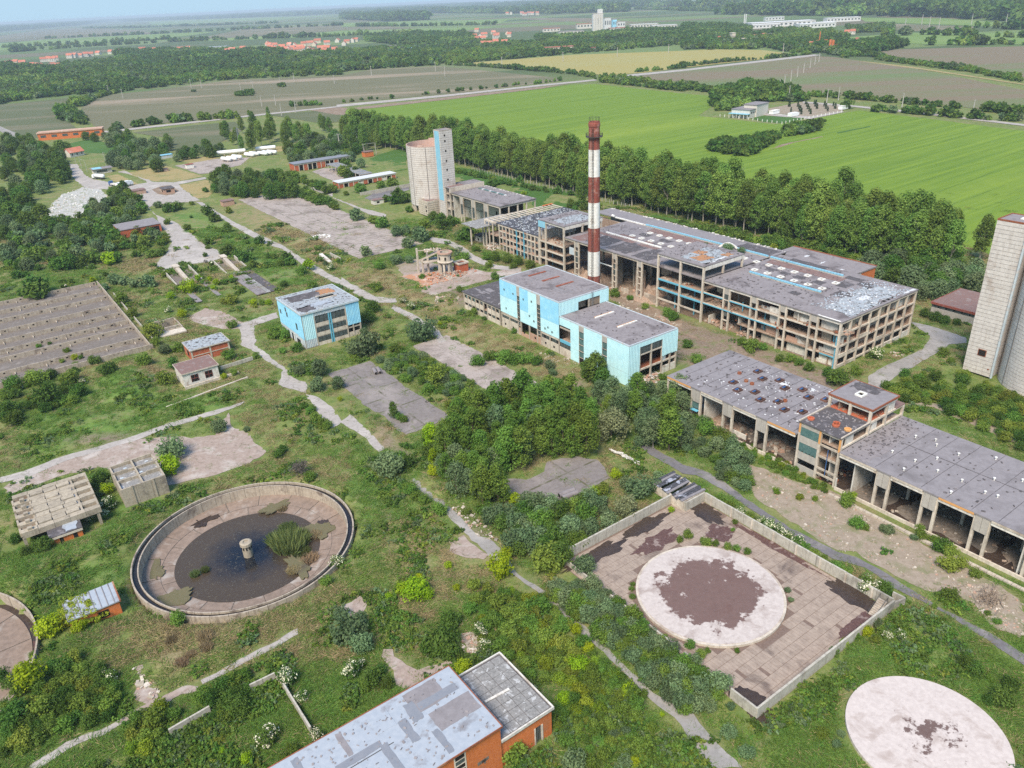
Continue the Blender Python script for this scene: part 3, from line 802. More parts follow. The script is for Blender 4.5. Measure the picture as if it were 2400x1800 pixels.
# ---- right wing: four storeys of open frame
hw = root('factory_wing', 'long four storey skeleton wing at the open end of the main factory, peeling roof', 'factory', U0, V0)
LEV = (.9, 3.6, 7.1, 10.7)
RH = 14.6
for i in range(9):                                            # end facade
 x = .25 + i * 4.85
 pc('column', hw, M['pale_concrete'], x - .27, .0, 0, x + .27, .6, RH - .55)
for z in (1.0, 3.6, 7.1, 10.7):
 for i in range(8):
  x = .25 + i * 4.85
  if z == 1.0 and i in (6, 7): continue
  pc('beam', hw, M['pale_concrete'], x + .27, .12, z - .32, x + 4.85 - .27, .48, z + .18)
pc('edge_beam', hw, M['pale_concrete'], -.05, -.02, RH - .55, 39.4, .62, RH - .02)
for (x0, x1) in ((24, 28.9), (29.4, 33.6), (34.2, 38.5)):
 pc('plinth_wall', hw, M['white_wall'], x0, .14, 0, x1, .46, 1.2 if x0 < 34 else 1.9)
PAIRS = [(7.5, 10.0), (18.2, 20.5), (28.7, 31.0), (39.3, 41.6)]
for a, b in PAIRS:                                            # twin columns along the long facade
 for yy in (a, b):
  pc('column', hw, M['pale_concrete'], .0, yy - .25, 0, .6, yy + .25, RH - .1)
 pc('facade_panel', hw, M['panel_grey'], .1, a + .25, RH - 2.3, .5, b - .25, RH - .12)
 for z in (3.5, 7.0, 10.4):
  pc('rung_beam', hw, M['pale_concrete'], .1, a + .25, z - .2, .5, b - .25, z + .15)
 if a > 30: pc('glazing', hw, M['dark_glass'], .2, a + .25, RH - 4.6, .4, b - .25, RH - 2.32)
ys = [.6, 7.25, 10.25, 17.95, 20.75, 28.45, 31.25, 39.05, 41.85, 49.8]
for k in range(0, 9, 2):
 pc('edge_beam', hw, M['white_wall'], .05, ys[k], RH - .75, .45, ys[k + 1], RH - .05)
 for z in LEV[2:]:
  pc('beam', hw, M['pale_concrete'] if z < 10 or k > 4 else M['pale_concrete'], .08, ys[k], z - .3, .45, ys[k + 1], z + .1)
for (y0, y1, z) in ((20.7, 49.8, 7.35), (28.4, 39.1, 10.95), (41.8, 49.8, 10.95)):
 pc('steel_beam', hw, M['blue_steel'], -.06, y0, z - .62, .07, y1, z - .32)
for k in range(8):                                            # what is left of walls inside the bays
 for z in (.2, 3.65, 7.15, 10.75):
  q = rnd.random(); x = .55 + k * 4.85
  if q < .45: pc('partition_wall', hw, M[rnd.choice(('white_wall', 'pink_brick', 'tan_concrete', 'pale_concrete'))], x, 1.2 + rnd.uniform(0, 2.2), z, x + 4.3, 3.65, z + rnd.uniform(1.2, 3.0))
  elif q < .6: pc('parapet_wall', hw, M['pale_concrete'], x, .16, z, x + 4.3, .4, z + .8)
for k in range(0, 9, 2):
 for z in (.1, 3.65, 7.15, 10.75):
  n = int((ys[k + 1] - ys[k]) / 2.6)
  for j in range(max(1, n)):
   w = (ys[k + 1] - ys[k]) / max(1, n); y0 = ys[k] + j * w; q = rnd.random(); xx = rnd.uniform(.8, 4.5)
   if q < .42: pc('partition_wall', hw, M[rnd.choice(('white_wall', 'white_wall', 'pink_brick', 'tan_concrete'))], xx, y0 + .05, z, xx + .25, y0 + w - .1, z + rnd.uniform(1.0, 2.9))
   elif q < .6: pc('partition_wall', hw, M['white_wall'], .7, y0 + .2, z, 4.0, y0 + .42, z + 2.9)
# roof
rf = MB(); rf.box(-.15, -.1, RH, 39.6, 49.7, RH + .3); rf.build('roof', M['roof_grey'], hw)
pc('roof_edging', hw, M['white_paint'], -.2, .5, RH + .3, .35, 7.6, RH + .36)
# floors, piers and partitions seen through the frame
for z, lst in ((3.6, ((.7, 39, .7, 28), (.7, 10, 28, 36))), (7.1, ((.7, 39, .7, 19), (.7, 9, 19, 49))), (10.7, ((.7, 39, .7, 10), (.7, 12, 10, 30)))):
 for (x0, x1, y0, y1) in lst:
  pc('floor_slab', hw, M['inner_brown'], x0, y0, z - .3, x1, y1, z)
  rubble(hw, x0 + .5, y0 + .5, x1 - .5, y1 - .5, z, [M['inner_brown'], M['pink_brick'], M['dark_concrete'], M['rust']], int((x1 - x0) * (y1 - y0) * .9), .25, 1.1, heaps=[(rnd.uniform(x0, x1), rnd.uniform(y0, y1), rnd.uniform(1.5, 3.5)) for _ in range(8)])
for x in (8.5, 16.5, 24.5, 32.5):
 for yy in (5, 10.5, 21, 31.5, 42):
  pc('inner_column', hw, M['concrete'], x - .3, yy - .3, 0, x + .3, yy + .3, RH)
for x, yy, h in ((2.6, 3.2, 10.4), (2.6, 27, 10.3), (3, 36, 10.2), (6, 44, 10.2)):
 pc('steel_post', hw, M['blue_steel'], x - .14, yy - .14, 0, x + .14, yy + .14, h)
for z in (3.2, 6.6, 10.2):
 pc('steel_beam', hw, M['blue_steel'], .6, 1.1, z, .9, 6.0, z + .3); pc('steel_beam', hw, M['blue_steel'], .9, 1.0, z, 5.0, 1.3, z + .3)
pc('steel_post', hw, M['blue_steel'], .55, 1.0, 0, .9, 1.35, 10.4)
pc('back_wall', hw, M['inner_brown'], 38.9, .7, 0, 39.3, 49.6, RH)
pc('cross_wall', hw, M['inner_brown'], 12.0, 12, 0, 12.35, 49.5, 10.6)
for (y0, y1, z0, z1, m) in ((1.5, 6.5, .2, 3.3, 'white_wall'), (10.5, 17.6, .2, 3.3, 'white_wall'), (11, 15, 3.7, 6.8, 'white_wall'), (21, 25.5, 3.7, 7, 'pink_brick'), (21.0, 24.6, 7.2, 10.2, 'white_wall'),
       (11.0, 16.5, 11.0, 13.6, 'pale_concrete'), (21.5, 27, .2, 2.8, 'concrete'), (1.2, 5.5, 3.8, 6.6, 'white_wall'), (31.8, 37, 10.9, 13.5, 'dark_concrete'), (2.0, 7.2, 10.8, 14.2, 'white_wall')):
 xx = 1.6 if m != 'dark_concrete' else 8
 pc('partition_wall', hw, M[m], xx, y0, z0, xx + .25, y1, z1)
for k, x in enumerate((1.2, 10.0, 14.7, 19.5, 24.2, 33.8)):
 pc('partition_wall', hw, M['pink_brick' if k % 2 else 'inner_brown'], x, 3.4 + k % 3, (.2, 3.7, 7.2)[k % 3], x + 3.9, 3.65 + k % 3, (3.2, 6.8, 10.3)[k % 3])
rubble(hw, 1, 8, 12, 49, 0, [M['inner_brown'], M['concrete'], M['pink_brick']], 700, .3, 1.3, heaps=[(rnd.uniform(2, 10), rnd.uniform(20, 48), rnd.uniform(2, 4)) for _ in range(9)])
# roof furniture
for k in range(7): 
 x, yy = 26.7, 50.0 - 5.07 * k
 m = MB()
 for q in ((-1.1, -.75, 1.1, -.45), (-1.1, .45, 1.1, .75), (-1.1, -.45, -.8, .45), (.8, -.45, 1.1, .45)): m.box(q[0] * .8, q[1] * 1.25, 0, q[2] * .8, q[3] * 1.25, .35)
 m.box(-.6, -.5, .0, .6, .5, .05, 1)
 m.build('roof_vent', [M['white_paint'], M['void']], hw, (x, yy, RH + .3))
for k in range(6):
 x, yy = 19.4, 45.0 - 5.1 * k
 m = MB()
 for q in ((-1.1, -.75, 1.1, -.45), (-1.1, .45, 1.1, .75), (-1.1, -.45, -.8, .45), (.8, -.45, 1.1, .45)): m.box(q[0] * .8, q[1] * 1.25, 0, q[2] * .8, q[3] * 1.25, .35)
 m.box(-.6, -.5, .0, .6, .5, .05, 1)
 m.build('roof_vent', [M['white_paint'], M['void']], hw, (x, yy, RH + .3))
def clerestory(parent, x, y0, y1, z, step=1.12, h=.5, mat='clad_mid'):
 k = int((y1 - y0) / step)
 pc('clerestory_kerb', parent, M['pale_concrete'], x - .35, y0, z, x + .35, y1, z + .3)
 for i in range(k):
  yy = y0 + i * step
  pc('clerestory_pane', parent, M[mat], x - .42, yy + .06, z + .3, x + .12, yy + step - .06, z + .3 + h)
clerestory(hw, 33.7, 21.5, 49.6, RH + .3)
clerestory(hw, 15.8, 17.4, 44.5, RH + .3)
for (x, y, w, h, mt) in ((22, 22, 3.2, 3.6, 'roof_dark'), (22.2, 29, 2.8, 3.4, 'roof_dark'), (22.4, 34.5, 2.6, 3.6, 'roof_dark'), (22.2, 40, 3, 3.6, 'roof_dark'), (16.8, 21.5, 1.6, 3, 'roof_dark'), (16.9, 27.5, 1.6, 3.2, 'roof_dark'),
      (17, 33, 1.6, 3.2, 'roof_dark'), (28.6, 20, 4.4, 28, 'roof_brown'), (36, 30, 3, 14, 'roof_dark'), (25, 15, 5, 4, 'roof_dark'), (30, 10, 4, 5, 'roof_dark'), (33, 15, 3, 6, 'roof_dark'),
      (9, 21, 2.4, 3.4, 'roof_dark'), (17, 8, 5, 7, 'roof_dark'), (6, 2.5, 6, 5, 'roof_dark')):
 patch(hw, x, y, w, h, RH + .3, M[mt], amp=.3)
for (x, y, w, h) in ((6, .8, 13, 9.5), (17, 2, 17, 7.5), (22, 8, 8, 4)):
 patch(hw, x, y, w, h, RH + .34, M['roof_peel'], amp=.9, n=9)
patch(hw, 18.5, 5.4, 4.8, 2.1, RH + .4, M['roof_white'], amp=.4)
patch(hw, 33.5, .4, 5.4, .9, RH + .36, M['roof_white'], amp=.2)
for k in range(7): pc('roof_opening', hw, M['void'], 13.5 + k * 2.2, .8, RH + .29, 14.9 + k * 2.2, 1.8, RH + .36)
scraps(hw, 5, .5, 38, 14, RH + .36, M['roof_tin'], 420, .15, .8)
scraps(hw, 5, .5, 38, 12, RH + .38, M['roof_white'], 110, .15, .7)
scraps(hw, 0, 14, 39, 49, RH + .32, M['roof_dark'], 220, .2, .9)

# ---- raised frame blocks on the long facade
def tower_block(label, v0, v1, ht, xr, cols, peel, blue):
 tb = root('frame_tower', label, 'tower block', U0, v0)
 L = v1 - v0
 for yy in cols: pc('column', tb, M['pale_concrete'], -.35, yy - .3, 0, .35, yy + .3, ht - .1)
 for yy in (.3, L - .3):
  for x in (9.5, xr - .4): pc('column', tb, M['pale_concrete'], x - .3, yy - .3, RH + .35, x + .3, yy + .3, ht - .1)
 pc('edge_beam', tb, M['white_wall'], .4, -.05, ht - 1.35, xr, .5, ht - .02)
 pc('edge_beam', tb, M['white_wall'], -.3, .35, ht - .65, .3, L - .3, ht - .02)
 pc('edge_beam', tb, M['white_wall'], .4, L - .5, ht - 1.0, xr, L - .02, ht - .02)
 b = MB(); b.box(-.5, -.1, ht, xr + .1, L + .05, ht + .3); b.build('roof', M['roof_grey'], tb)
 patch(tb, 2, 1.5, xr - 5, L * .55, ht + .3, M['roof_peel'], amp=.8, n=9)
 for (x, y, w, h, mt) in peel: patch(tb, x, y, w, h, ht + .34, M[mt], amp=.5, n=6)
 scraps(tb, 1, 1, xr - 1, L - 1, ht + .33, M['roof_dark'], 90)
 for yy in cols[:-1]:
  nx_ = cols[cols.index(yy) + 1]
  for z in (3.4, 7.0, 10.4):
   pc('beam', tb, M['blue_steel'] if (blue and z > 5) else M['pale_concrete'], -.2, yy + .3, z - .35, .2, nx_ - .3, z + .15)
 for z in (6.8, 10.4):
  pc('floor_slab', tb, M['inner_brown'], .3, .4, z - .25, 11, L - .4, z + .12)
  rubble(tb, 1, 1, 10, L - 1, z + .1, [M['inner_brown'], M['concrete'], M['rust']], 130, .25, 1.0, heaps=[(3, L * .4, 2), (6, L * .7, 2.5)])
 for (x, yy) in ((3.2, L * .3), (3.2, L * .72), (8, L * .5)):
  pc('steel_post', tb, M['blue_steel'], x - .16, yy - .16, 0, x + .16, yy + .16, 10.2)
  pc('inner_column', tb, M['concrete'], x + 3.3, yy - .3, 0, x + 3.9, yy + .3, RH)
 return tb
tA = tower_block('taller frame block with rust patches in the middle of the long factory facade', 160.9, 181.6, 19.2, 19.5, [.3, 10.2, 20.4],
                 ((3, 4, 6, 5, 'roof_rust'), (8, 9, 4, 4, 'roof_rust'), (3.5, 1.2, 9, 1.0, 'roof_white'), (13, 1.5, 3.4, 3, 'roof_rust')), True)
for k in range(4): pc('roof_opening', tA, M['void'], 1.6 + k * 2.2, .9, 19.45, 3.0 + k * 2.2, 1.9, 19.56)
tB = tower_block('taller frame block just behind the striped chimney, silvery roof and one blue corner panel', 232, 248.1, 18.8, 20, [.3, 11.8, 15.8],
                 ((6, 5, 9, 5, 'roof_peel'), (11, 2, 7, 3, 'roof_peel')), False)
pc('facade_panel', tB, M['clad_mid'], -.5, 11.6, 16.2, -.2, 16.0, 18.9, label='sky blue cladding panel left at the top')
pc('cross_wall', tB, M['white_wall'], 1.0, 15.6, 10.5, 19, 15.95, 14.2)
for z in (3.4, 6.8): pc('floor_slab', tB, M['inner_brown'], .2, .5, z - .25, 12, 15, z)

# ---- middle hall: deep, gutted, with the rear aisle
mh = root('factory_hall', 'deep gutted middle hall of the main factory behind the striped chimney', 'factory', U0, 161.3)
LM = 70.5
b = MB(); b.box(-.15, .4, RH, 34.0, LM, RH + .32); b.build('roof', M['roof_grey'], mh)
b = MB(); b.box(34.0, -.3, RH + .15, 43.6, 91.0, RH + .5); b.build('roof', M['roof_lilac'], mh, label='rear aisle roof with ragged edge')
MP = [(28.1, 30.2), (41.2, 43.1), (52.2, 54.4), (62.4, 64.6)]
for a, bb in MP:
 for yy in (a, bb): pc('column', mh, M['pale_concrete'], 0, yy - .27, 0, .6, yy + .27, RH - .05)
 pc('facade_panel', mh, M['panel_grey'], .1, a + .27, RH - 2.4, .5, bb - .27, RH - .1)
 for z in (1.2, 3.6, 6.0, 8.4, 10.6): pc('rung_beam', mh, M['pale_concrete'], .1, a + .27, z - .12, .5, bb - .27, z + .12)
 if a > 35:
  for z in (6.1, 8.5): pc('glazing', mh, M['dark_glass'], .22, a + .27, z + .1, .38, bb - .27, z + 1.9)
yy = [20.6, 27.8, 30.5, 40.9, 43.4, 51.9, 54.7, 62.1, 64.9, 70.4]
for k in range(0, 10, 2):
 pc('edge_beam', mh, M['concrete'], .05, yy[k], RH - .7, .45, yy[k + 1], RH - .04)
pc('steel_beam', mh, M['white_paint'], .1, 43.3, 8.9, .3, 51.9, 9.25)
pc('glazing', mh, M['teal_glass'], .2, 62.0 - 8, 9.4, .35, 62.0 - 6.3, 11.9); pc('facade_panel', mh, M['clad_grey'], .15, 64.9, 8.6, .4, 68.0, 11.4)
pc('back_wall', mh, M['inner_brown'], 30.5, 0, 0, 30.9, 90, RH)
pc('rear_wall', mh, M['concrete'], 43.0, 0, 0, 43.4, 90.6, RH + .1)
for x in (9, 17, 25):
 for q in range(8):
  pc('inner_column', mh, M['concrete'], x - .3, 6 + q * 8.6, 0, x + .3, 6.6 + q * 8.6, RH)
  if q % 2 == 0: pc('roof_beam', mh, M['dark_concrete'], .6, 6.1 + q * 8.6, RH - .9, 30, 6.5 + q * 8.6, RH - .02) if x == 9 else None
heaps = [(rnd.uniform(2, 16), rnd.uniform(20, 68), rnd.uniform(2.5, 6)) for _ in range(16)]
for k, (x, y, r) in enumerate(heaps): mound(mh, x, y, r * 1.3, r * .75, 0.0, M['inner_brown'], seed=k)
rubble(mh, .5, 18, 22, 70, 0, [M['inner_brown'], M['concrete'], M['dark_concrete'], M['pink_brick']], 1700, .3, 1.5, heaps=heaps)
for (y0, y1, x, z0, z1, m) in ((22, 27.5, 1, 0, 3.0, 'pale_concrete'), (31, 36, 5, 0, 9.5, 'inner_brown'), (45, 51, 7, 0, 12, 'dark_concrete'), (56, 61, 6, 0, 7, 'inner_brown'), (22, 27, 9, 8, 14, 'concrete'), (36, 40, 1.5, 0, 1.6, 'concrete')):
 pc('partition_wall', mh, M[m], x, y0, z0, x + .3, y1, z1)
for r_ in range(2):
 for k in range(10):
  x, y = (26.9, 19.4)[r_], 5 + 5.07 * k + r_ * 2.2
  if y > 64: continue
  m = MB()
  for q in ((-1.1, -.75, 1.1, -.45), (-1.1, .45, 1.1, .75), (-1.1, -.45, -.8, .45), (.8, -.45, 1.1, .45)): m.box(q[0] * .8, q[1] * 1.25, 0, q[2] * .8, q[3] * 1.25, .35)
  m.box(-.6, -.5, .0, .6, .5, .05, 1)
  m.build('roof_vent', [M['white_paint'], M['void']], mh, (x, y, RH + .32))
clerestory(mh, 33.7, .2, 59.7, RH + .32)
for k in range(15): pc('clerestory_rail', mh, M['white_paint'], 33.3, 59.9 + k * 1.18, RH + .35, 34.0, 60.9 + k * 1.18, RH + .8)
m = MB(); m.cyl((33.6, 78.2, RH + .9), (33.6, 79.6, RH + 1.0), .5, 10); m.build('roof_fan', M['white_paint'], mh)
for k in range(26): pc('clerestory_rail', mh, M['white_paint'], 15.4, 33.9 + k * 1.15, RH + .32, 16.1, 34.85 + k * 1.15, RH + .7)
for (x, y, w, h, mt) in ((1.5, 26, 12, 9, 'roof_dark'), (1.5, 37.5, 12, 11, 'roof_dark'), (2, 50.5, 11, 10, 'roof_dark'), (12.5, 46, 2.2, 20, 'roof_brown'), (12.5, 34, 2.2, 9, 'roof_brown'), (27.8, 24, 5, 30, 'roof_brown'), (22, 27, 3, 4, 'roof_dark'), (22, 37, 3, 5, 'roof_dark'), (22.5, 48, 3, 5, 'roof_dark'), (17, 40, 1.5, 4, 'roof_brown'),
      (16.8, 50, 2, 8, 'roof_brown'), (1, 61, 10, 7, 'roof_brown'), (35, 1, 7, 15, 'roof_dark')):
 patch(mh, x, y, w, h, RH + (.32 if x < 34 else .5), M[mt], amp=.35, n=6)
scraps(mh, 1, 2, 33, 68, RH + .33, M['roof_dark'], 240)
scraps(mh, 1, 20, 33, 68, RH + .33, M['roof_white'], 60, .1, .4)
scraps(mh, 42.6, 0, 43.7, 90, RH + .5, M['white_wall'], 90, .3, 1.1)
m = MB()
for k in range(8): 
 a, bq = k / 8, (k + 1) / 8
 m.bar((30 + 3.4 * a, 19.5 - 6 * a, RH + .5 + 2.0 * math.sin(3.0 * a)), (30 + 3.4 * bq, 19.5 - 6 * bq, RH + .5 + 2.0 * math.sin(3.0 * bq)), .8, .5)
m.build('fallen_duct', M['white_paint'], mh, label='white bent duct lying across the blue roof lights')

# ---- left wing: four low storeys, black roof
lw = root('factory_wing', 'lower left wing of the main factory with torn black roof and bare purlins', 'factory', U0, 248.2)
LL, LH = 39.5, 11.6
b = MB(); b.box(-.1, 0, LH, 38.6, 30.8, LH + .3); b.build('roof', M['roof_black'], lw)
scraps(lw, .5, .5, 38, 30, LH + .3, M['roof_white'], 330, .15, .55, hmax=.08)
scraps(lw, .5, .5, 38, 30, LH + .3, M['roof_peel'], 330, .3, 1.3, hmax=.15)
for k in range(17): pc('roof_purlin', lw, M['pale_concrete'], .3 + k * 2.35, 30.8, LH - .1, .75 + k * 2.35, LL, LH + .3)
pc('edge_beam', lw, M['pale_concrete'], -.1, LL, LH - .35, 38.8, LL + .5, LH + .25)
pc('edge_beam', lw, M['orange_brick'], 33, LL - .6, LH + .3, 38.6, LL + .4, LH + .55)
FL = (0.3, 2.9, 5.8, 8.7)
fy = [.6 + 2.55 * k for k in range(12)]
for k, y in enumerate(fy): pc('column', lw, M['blue_steel'] if k in (4, 6) else M['pale_concrete'], -.15, y - .2, 0, .3, y + .2, LH - .05)
for z in (2.9, 5.8, 8.7, 11.2):
 for k in range(11): pc('beam', lw, M['pale_concrete'] if (k * 7 + int(z)) % 4 else M['pink_brick'], -.02, fy[k] + .2, z - .28, .28, fy[k + 1] - .2, z + (.38 if z > 11 else .12))
for z in (2.9, 5.8, 8.7): pc('floor_slab', lw, M['inner_brown'], .3, .5, z - .2, 38, 29, z)
for k in range(11):
 for j, z in enumerate(FL):
  q = rnd.random()
  top = z + 2.3
  if q < .5: pc('partition_wall', lw, M['white_wall'], 1.2 + rnd.uniform(0, 1.5), fy[k] + .2, z, 1.5 + 1.6, fy[k + 1] - .25, top)
  elif q < .72: pc('parapet_wall', lw, M['pink_brick'], .02, fy[k] + .22, z, .22, fy[k + 1] - .22, z + rnd.uniform(.8, 1.3))
  elif q < .85: pc('partition_wall', lw, M['white_wall'], .5, fy[k] + .9, z, 2.6, fy[k] + 1.1, top)
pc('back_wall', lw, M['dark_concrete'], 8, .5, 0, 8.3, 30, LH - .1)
for x in (.1, 6.5, 13, 19.5, 26, 32.5, 38.4):
 pc('column', lw, M['pale_concrete'], x - .25, LL - .1, 0, x + .25, LL + .4, LH - .35)
for yq in (33.5, 36.5): pc('column', lw, M['pale_concrete'], -.2, yq - .22, 0, .25, yq + .22, LH - .2)
pc('edge_beam', lw, M['pale_concrete'], -.15, 30.8, LH - .4, .3, LL, LH + .05)
for (x0, x1, y0, y1, z) in ((.3, 20, 31, 39, 5.4),): pc('floor_slab', lw, M['inner_brown'], x0, y0, z, x1, y1, z + .3)
rubble(lw, -4, 28, 6, 42, 0, [M['concrete'], M['white_wall'], M['pink_brick']], 240, .3, 1.2, heaps=[(-1, 33, 3), (2, 37, 3)])

# ---- brick annex behind the right wing
ba = root('brick_annex', 'low flat roofed brick annex behind the right wing of the main factory', 'annex', 234.6, 137.0)
b = MB(); b.box(0, 0, 0, 17.0, 33, 11.0); b.build('wall', M['orange_brick'], ba)
b = MB(); b.box(-.2, -.2, 11.0, 17.3, 33.3, 11.5); b.build('roof', M['roof_grey'], ba)
pc('roof_edging', ba, M['rust'], 16.9, -.2, 11.5, 17.3, 33.3, 11.75)
pc('pier', ba, M['white_wall'], 6.6, -.12, 0, 8.2, -.002, 11.0)
for (x, y, w, h) in ((4, 5, 2, 1.2), (9, 22, 2.2, 1.1), (6, 14, 3, .8)): patch(ba, x, y, w, h, 11.5, M['roof_white'], amp=.2)
# ==== blue boiler house
def ribbed(name, parent, mat, axis_, fix, a0, a1, z0, z1, out, step=.55, d=.09, z1b=None, label=None, ragged=0.0):
 """corrugated cladding sheet; axis_ 'y' spans y at x=fix, 'x' spans x at y=fix; out = outward sign"""
 m = MB(); k = max(2, int(round((a1 - a0) / step)))
 pts = []
 for i in range(k):
  t0 = a0 + (a1 - a0) * i / k; w = (a1 - a0) / k
  pts += [(t0, 0), (t0 + w * .55, 0), (t0 + w * .62, d), (t0 + w * .93, d)]
 pts.append((a1, 0))
 lo = [z0 + (rnd.uniform(-ragged, ragged) if ragged else 0) for _ in pts]
 def P(t, o, z): return (fix + out * (o + .02), t, z) if axis_ == 'y' else (t, fix + out * (o + .02), z)
 for i in range(len(pts) - 1):
  a, b = pts[i], pts[i + 1]
  m.face([P(a[0], a[1], lo[i]), P(b[0], b[1], lo[i + 1]), P(b[0], b[1], z1), P(a[0], a[1], z1)])
 return m.build(name, mat, parent, label=label)

def strip_window(parent, axis_, fix, a0, a1, z0, z1, n, out=-1, mat='dark_glass', frame='concrete'):
 for i in range(n):
  za, zb = z0 + (z1 - z0) * i / n, z0 + (z1 - z0) * (i + 1) / n
  lo, hi = sorted((fix + out * .05, fix + out * .14)); gl, gh = sorted((fix - out * .25, fix - out * .12))
  if axis_ == 'y':
   pc('transom', parent, M[frame], lo, a0, za - .1, hi, a1, za + .1)
   pc('glazing', parent, M[mat], gl, a0, za + .1, gh, a1, zb - .1)
  else:
   pc('transom', parent, M[frame], a0, lo, za - .1, a1, hi, za + .1)
   pc('glazing', parent, M[mat], a0, gl, za + .1, a1, gh, zb - .1)

bb = root('boiler_house', 'tall and low sky blue clad building with felt roofs in front of the chimney', 'industrial building', 139.5, 142.0)
# local x = u-139.5, y = v-142
TX, TY0, TY1, TH = 20.3, 30.6, 61.6, 16.8
LX, LY1, LHH = 19.3, 30.4, 12.4
b = MB(); b.box(.2, TY0 + .2, TH - .25, TX - .2, TY1 - .2, TH + .12); b.build('roof', M['roof_grey'], bb, label='upper grey felt roof')
b = MB(); b.box(.2, .2, LHH - .25, LX - .2, LY1, LHH + .12); b.build('roof', M['roof_grey'], bb, label='lower plain grey felt roof')
for (x0, y0, x1, y1, z) in ((0, TY0, .3, TY1, TH), (TX - .3, TY0, TX, TY1, TH), (.3, TY0, TX - .3, TY0 + .3, TH), (.3, TY1 - .3, TX - .3, TY1, TH), (0, 0, .3, LY1, LHH), (LX - .3, 0, LX, LY1, LHH), (.3, 0, LX - .3, .3, LHH)):
 pc('roof_edging', bb, M['clad_grey'], x0, y0, z - .2, x1, y1, z + .26)
# structural walls behind the sheets
pc('wall', bb, M['concrete'], 0, TY0 + .31, 5.0, .3, 39.8, TH - .2); pc('wall', bb, M['concrete'], 0, 41.6, 5.0, .3, 50.6, TH - .2); pc('wall', bb, M['concrete'], 0, 52.1, 5.0, .3, TY1 - .31, TH - .2)
pc('wall', bb, M['concrete'], 0, .3, 0, .3, 9.0, LHH - .2); pc('wall', bb, M['concrete'], 0, 11.1, 0, .3, 19.1, LHH - .2); pc('wall', bb, M['concrete'], 0, 21.3, 0, .3, 25.2, LHH - .2); pc('wall', bb, M['concrete'], 0, 25.2, 9.9, .3, 30.2, LHH - .2)
pc('wall', bb, M['concrete'], TX - .3, TY0 + .3, 0, TX - .01, TY1 - .3, TH - .2); pc('wall', bb, M['concrete'], LX - .3, .31, 0, LX - .01, LY1, LHH - .2); pc('wall', bb, M['concrete'], .31, TY1 - .3, 0, TX - .31, TY1 - .02, TH - .2)
# tall block, long face
for (y0, y1, zc, up, lowm) in ((52.1, 61.6, 11.3, 'clad_blue', 'clad_light'), (41.6, 50.6, 9.2, 'clad_blue', 'clad_light'), (30.6, 39.8, 9.6, 'clad_blue', 'clad_light')):
 k = 2
 for j in range(k):
  a, c = y0 + (y1 - y0) * j / k, y0 + (y1 - y0) * (j + 1) / k
  zz = zc if not (y0 == 41.6 and j == 0) else TH - .2
  if zz < TH - 1: ribbed('cladding_sheet', bb, M[up], 'y', 0, a + .04, c - .04, zz, TH - .1, -1)
  ribbed('cladding_sheet', bb, M[lowm], 'y', 0, a + .04, c - .04, 5.0 + (.5 if y0 > 50 else 0), zz - .03, -1)
for (y, z) in ((59, 13.8), (54, 13.6), (58.3, 7.4), (48.5, 13.2), (44.2, 13.6), (45.5, 8.4), (43.2, 7.2), (37.5, 6.5), (34, 6.3), (36, 7.3)):
 pc('small_window', bb, M['dark_glass'], -.16, y - .28, z - .3, -.125, y + .28, z + .3)
for (y0, y1) in ((39.8, 41.6), (50.6, 52.1)):
 pc('facade_panel', bb, M['panel_grey'], -.1, y0, TH - 3.3, .2, y1, TH - .1)
 strip_window(bb, 'y', 0, y0, y1, 3.4, TH - 3.3, 7)
# plinth storey of the tall block
for y in (30.9, 35.3, 39.8, 41.7, 46, 50.6, 52, 56.8, 61.3): pc('column', bb, M['concrete'], .0, y - .22, 0, .4, y + .22, 5.0)
for (y0, y1, z0, z1, m) in ((31.1, 39.6, 0, 2.9, 'pale_concrete'), (41.9, 45.8, .0, 2.4, 'pink_brick'), (52.2, 61.1, 0, 3.4, 'pale_concrete'), (46.2, 50.4, 0, 1.2, 'pink_brick'), (39.9, 41.6, 0, 2.3, 'pink_brick'), (50.7, 51.9, 0, 2.3, 'pink_brick'), (31.1, 39.6, 4.2, 5, 'pale_concrete'), (52.2, 61.1, 4.5, 5.4, 'pale_concrete')):
 pc('plinth_wall', bb, M[m], .08, y0, z0, .34, y1, z1)
for k in range(8): pc('window', bb, M['dark_glass'] if k % 3 else M['void'], .16, 31.2 + k * 1.06, 2.95, .26, 31.2 + k * 1.06 + .95, 4.15)
for k in range(4): pc('window', bb, M['dark_glass'], .16, 53 + k * 2.1, 3.45, .26, 53 + k * 2.1 + 1.8, 4.45)
for y in (33, 37.2, 42.6, 48.5, 54.5, 59): pc('opening', bb, M['void'], .02, y, 1.1, .07, y + .7, 1.8)
pc('inner_wall', bb, M['inner_brown'], 5, 31, 0, 5.3, 61, 5.2)
# tall block end face above the low roof
for (x0, x1, z0) in ((0, 7.7, LHH + .1), (7.7, 16.6, 15.2), (16.6, TX, LHH + .1)):
 pc('wall', bb, M['concrete'], x0 + .02, TY0 + .02, z0, x1 - .02, TY0 + .29, TH - .21)
 ribbed('cladding_sheet', bb, M['clad_light'], 'x', TY0, x0, x1, z0, TH - .1, -1, d=.07)
pc('mullion', bb, M['concrete'], 11.9, TY0 + .02, LHH + .1, 12.5, TY0 + .3, 15.2)
pc('inner_wall', bb, M['inner_brown'], 7.7, TY0 + 1.6, LHH, 12.2, TY0 + 1.9, 15.6); pc('door_leaf', bb, M['wood'], 12.5, TY0 + .25, LHH + .1, 16.6, TY0 + .4, 14.9)
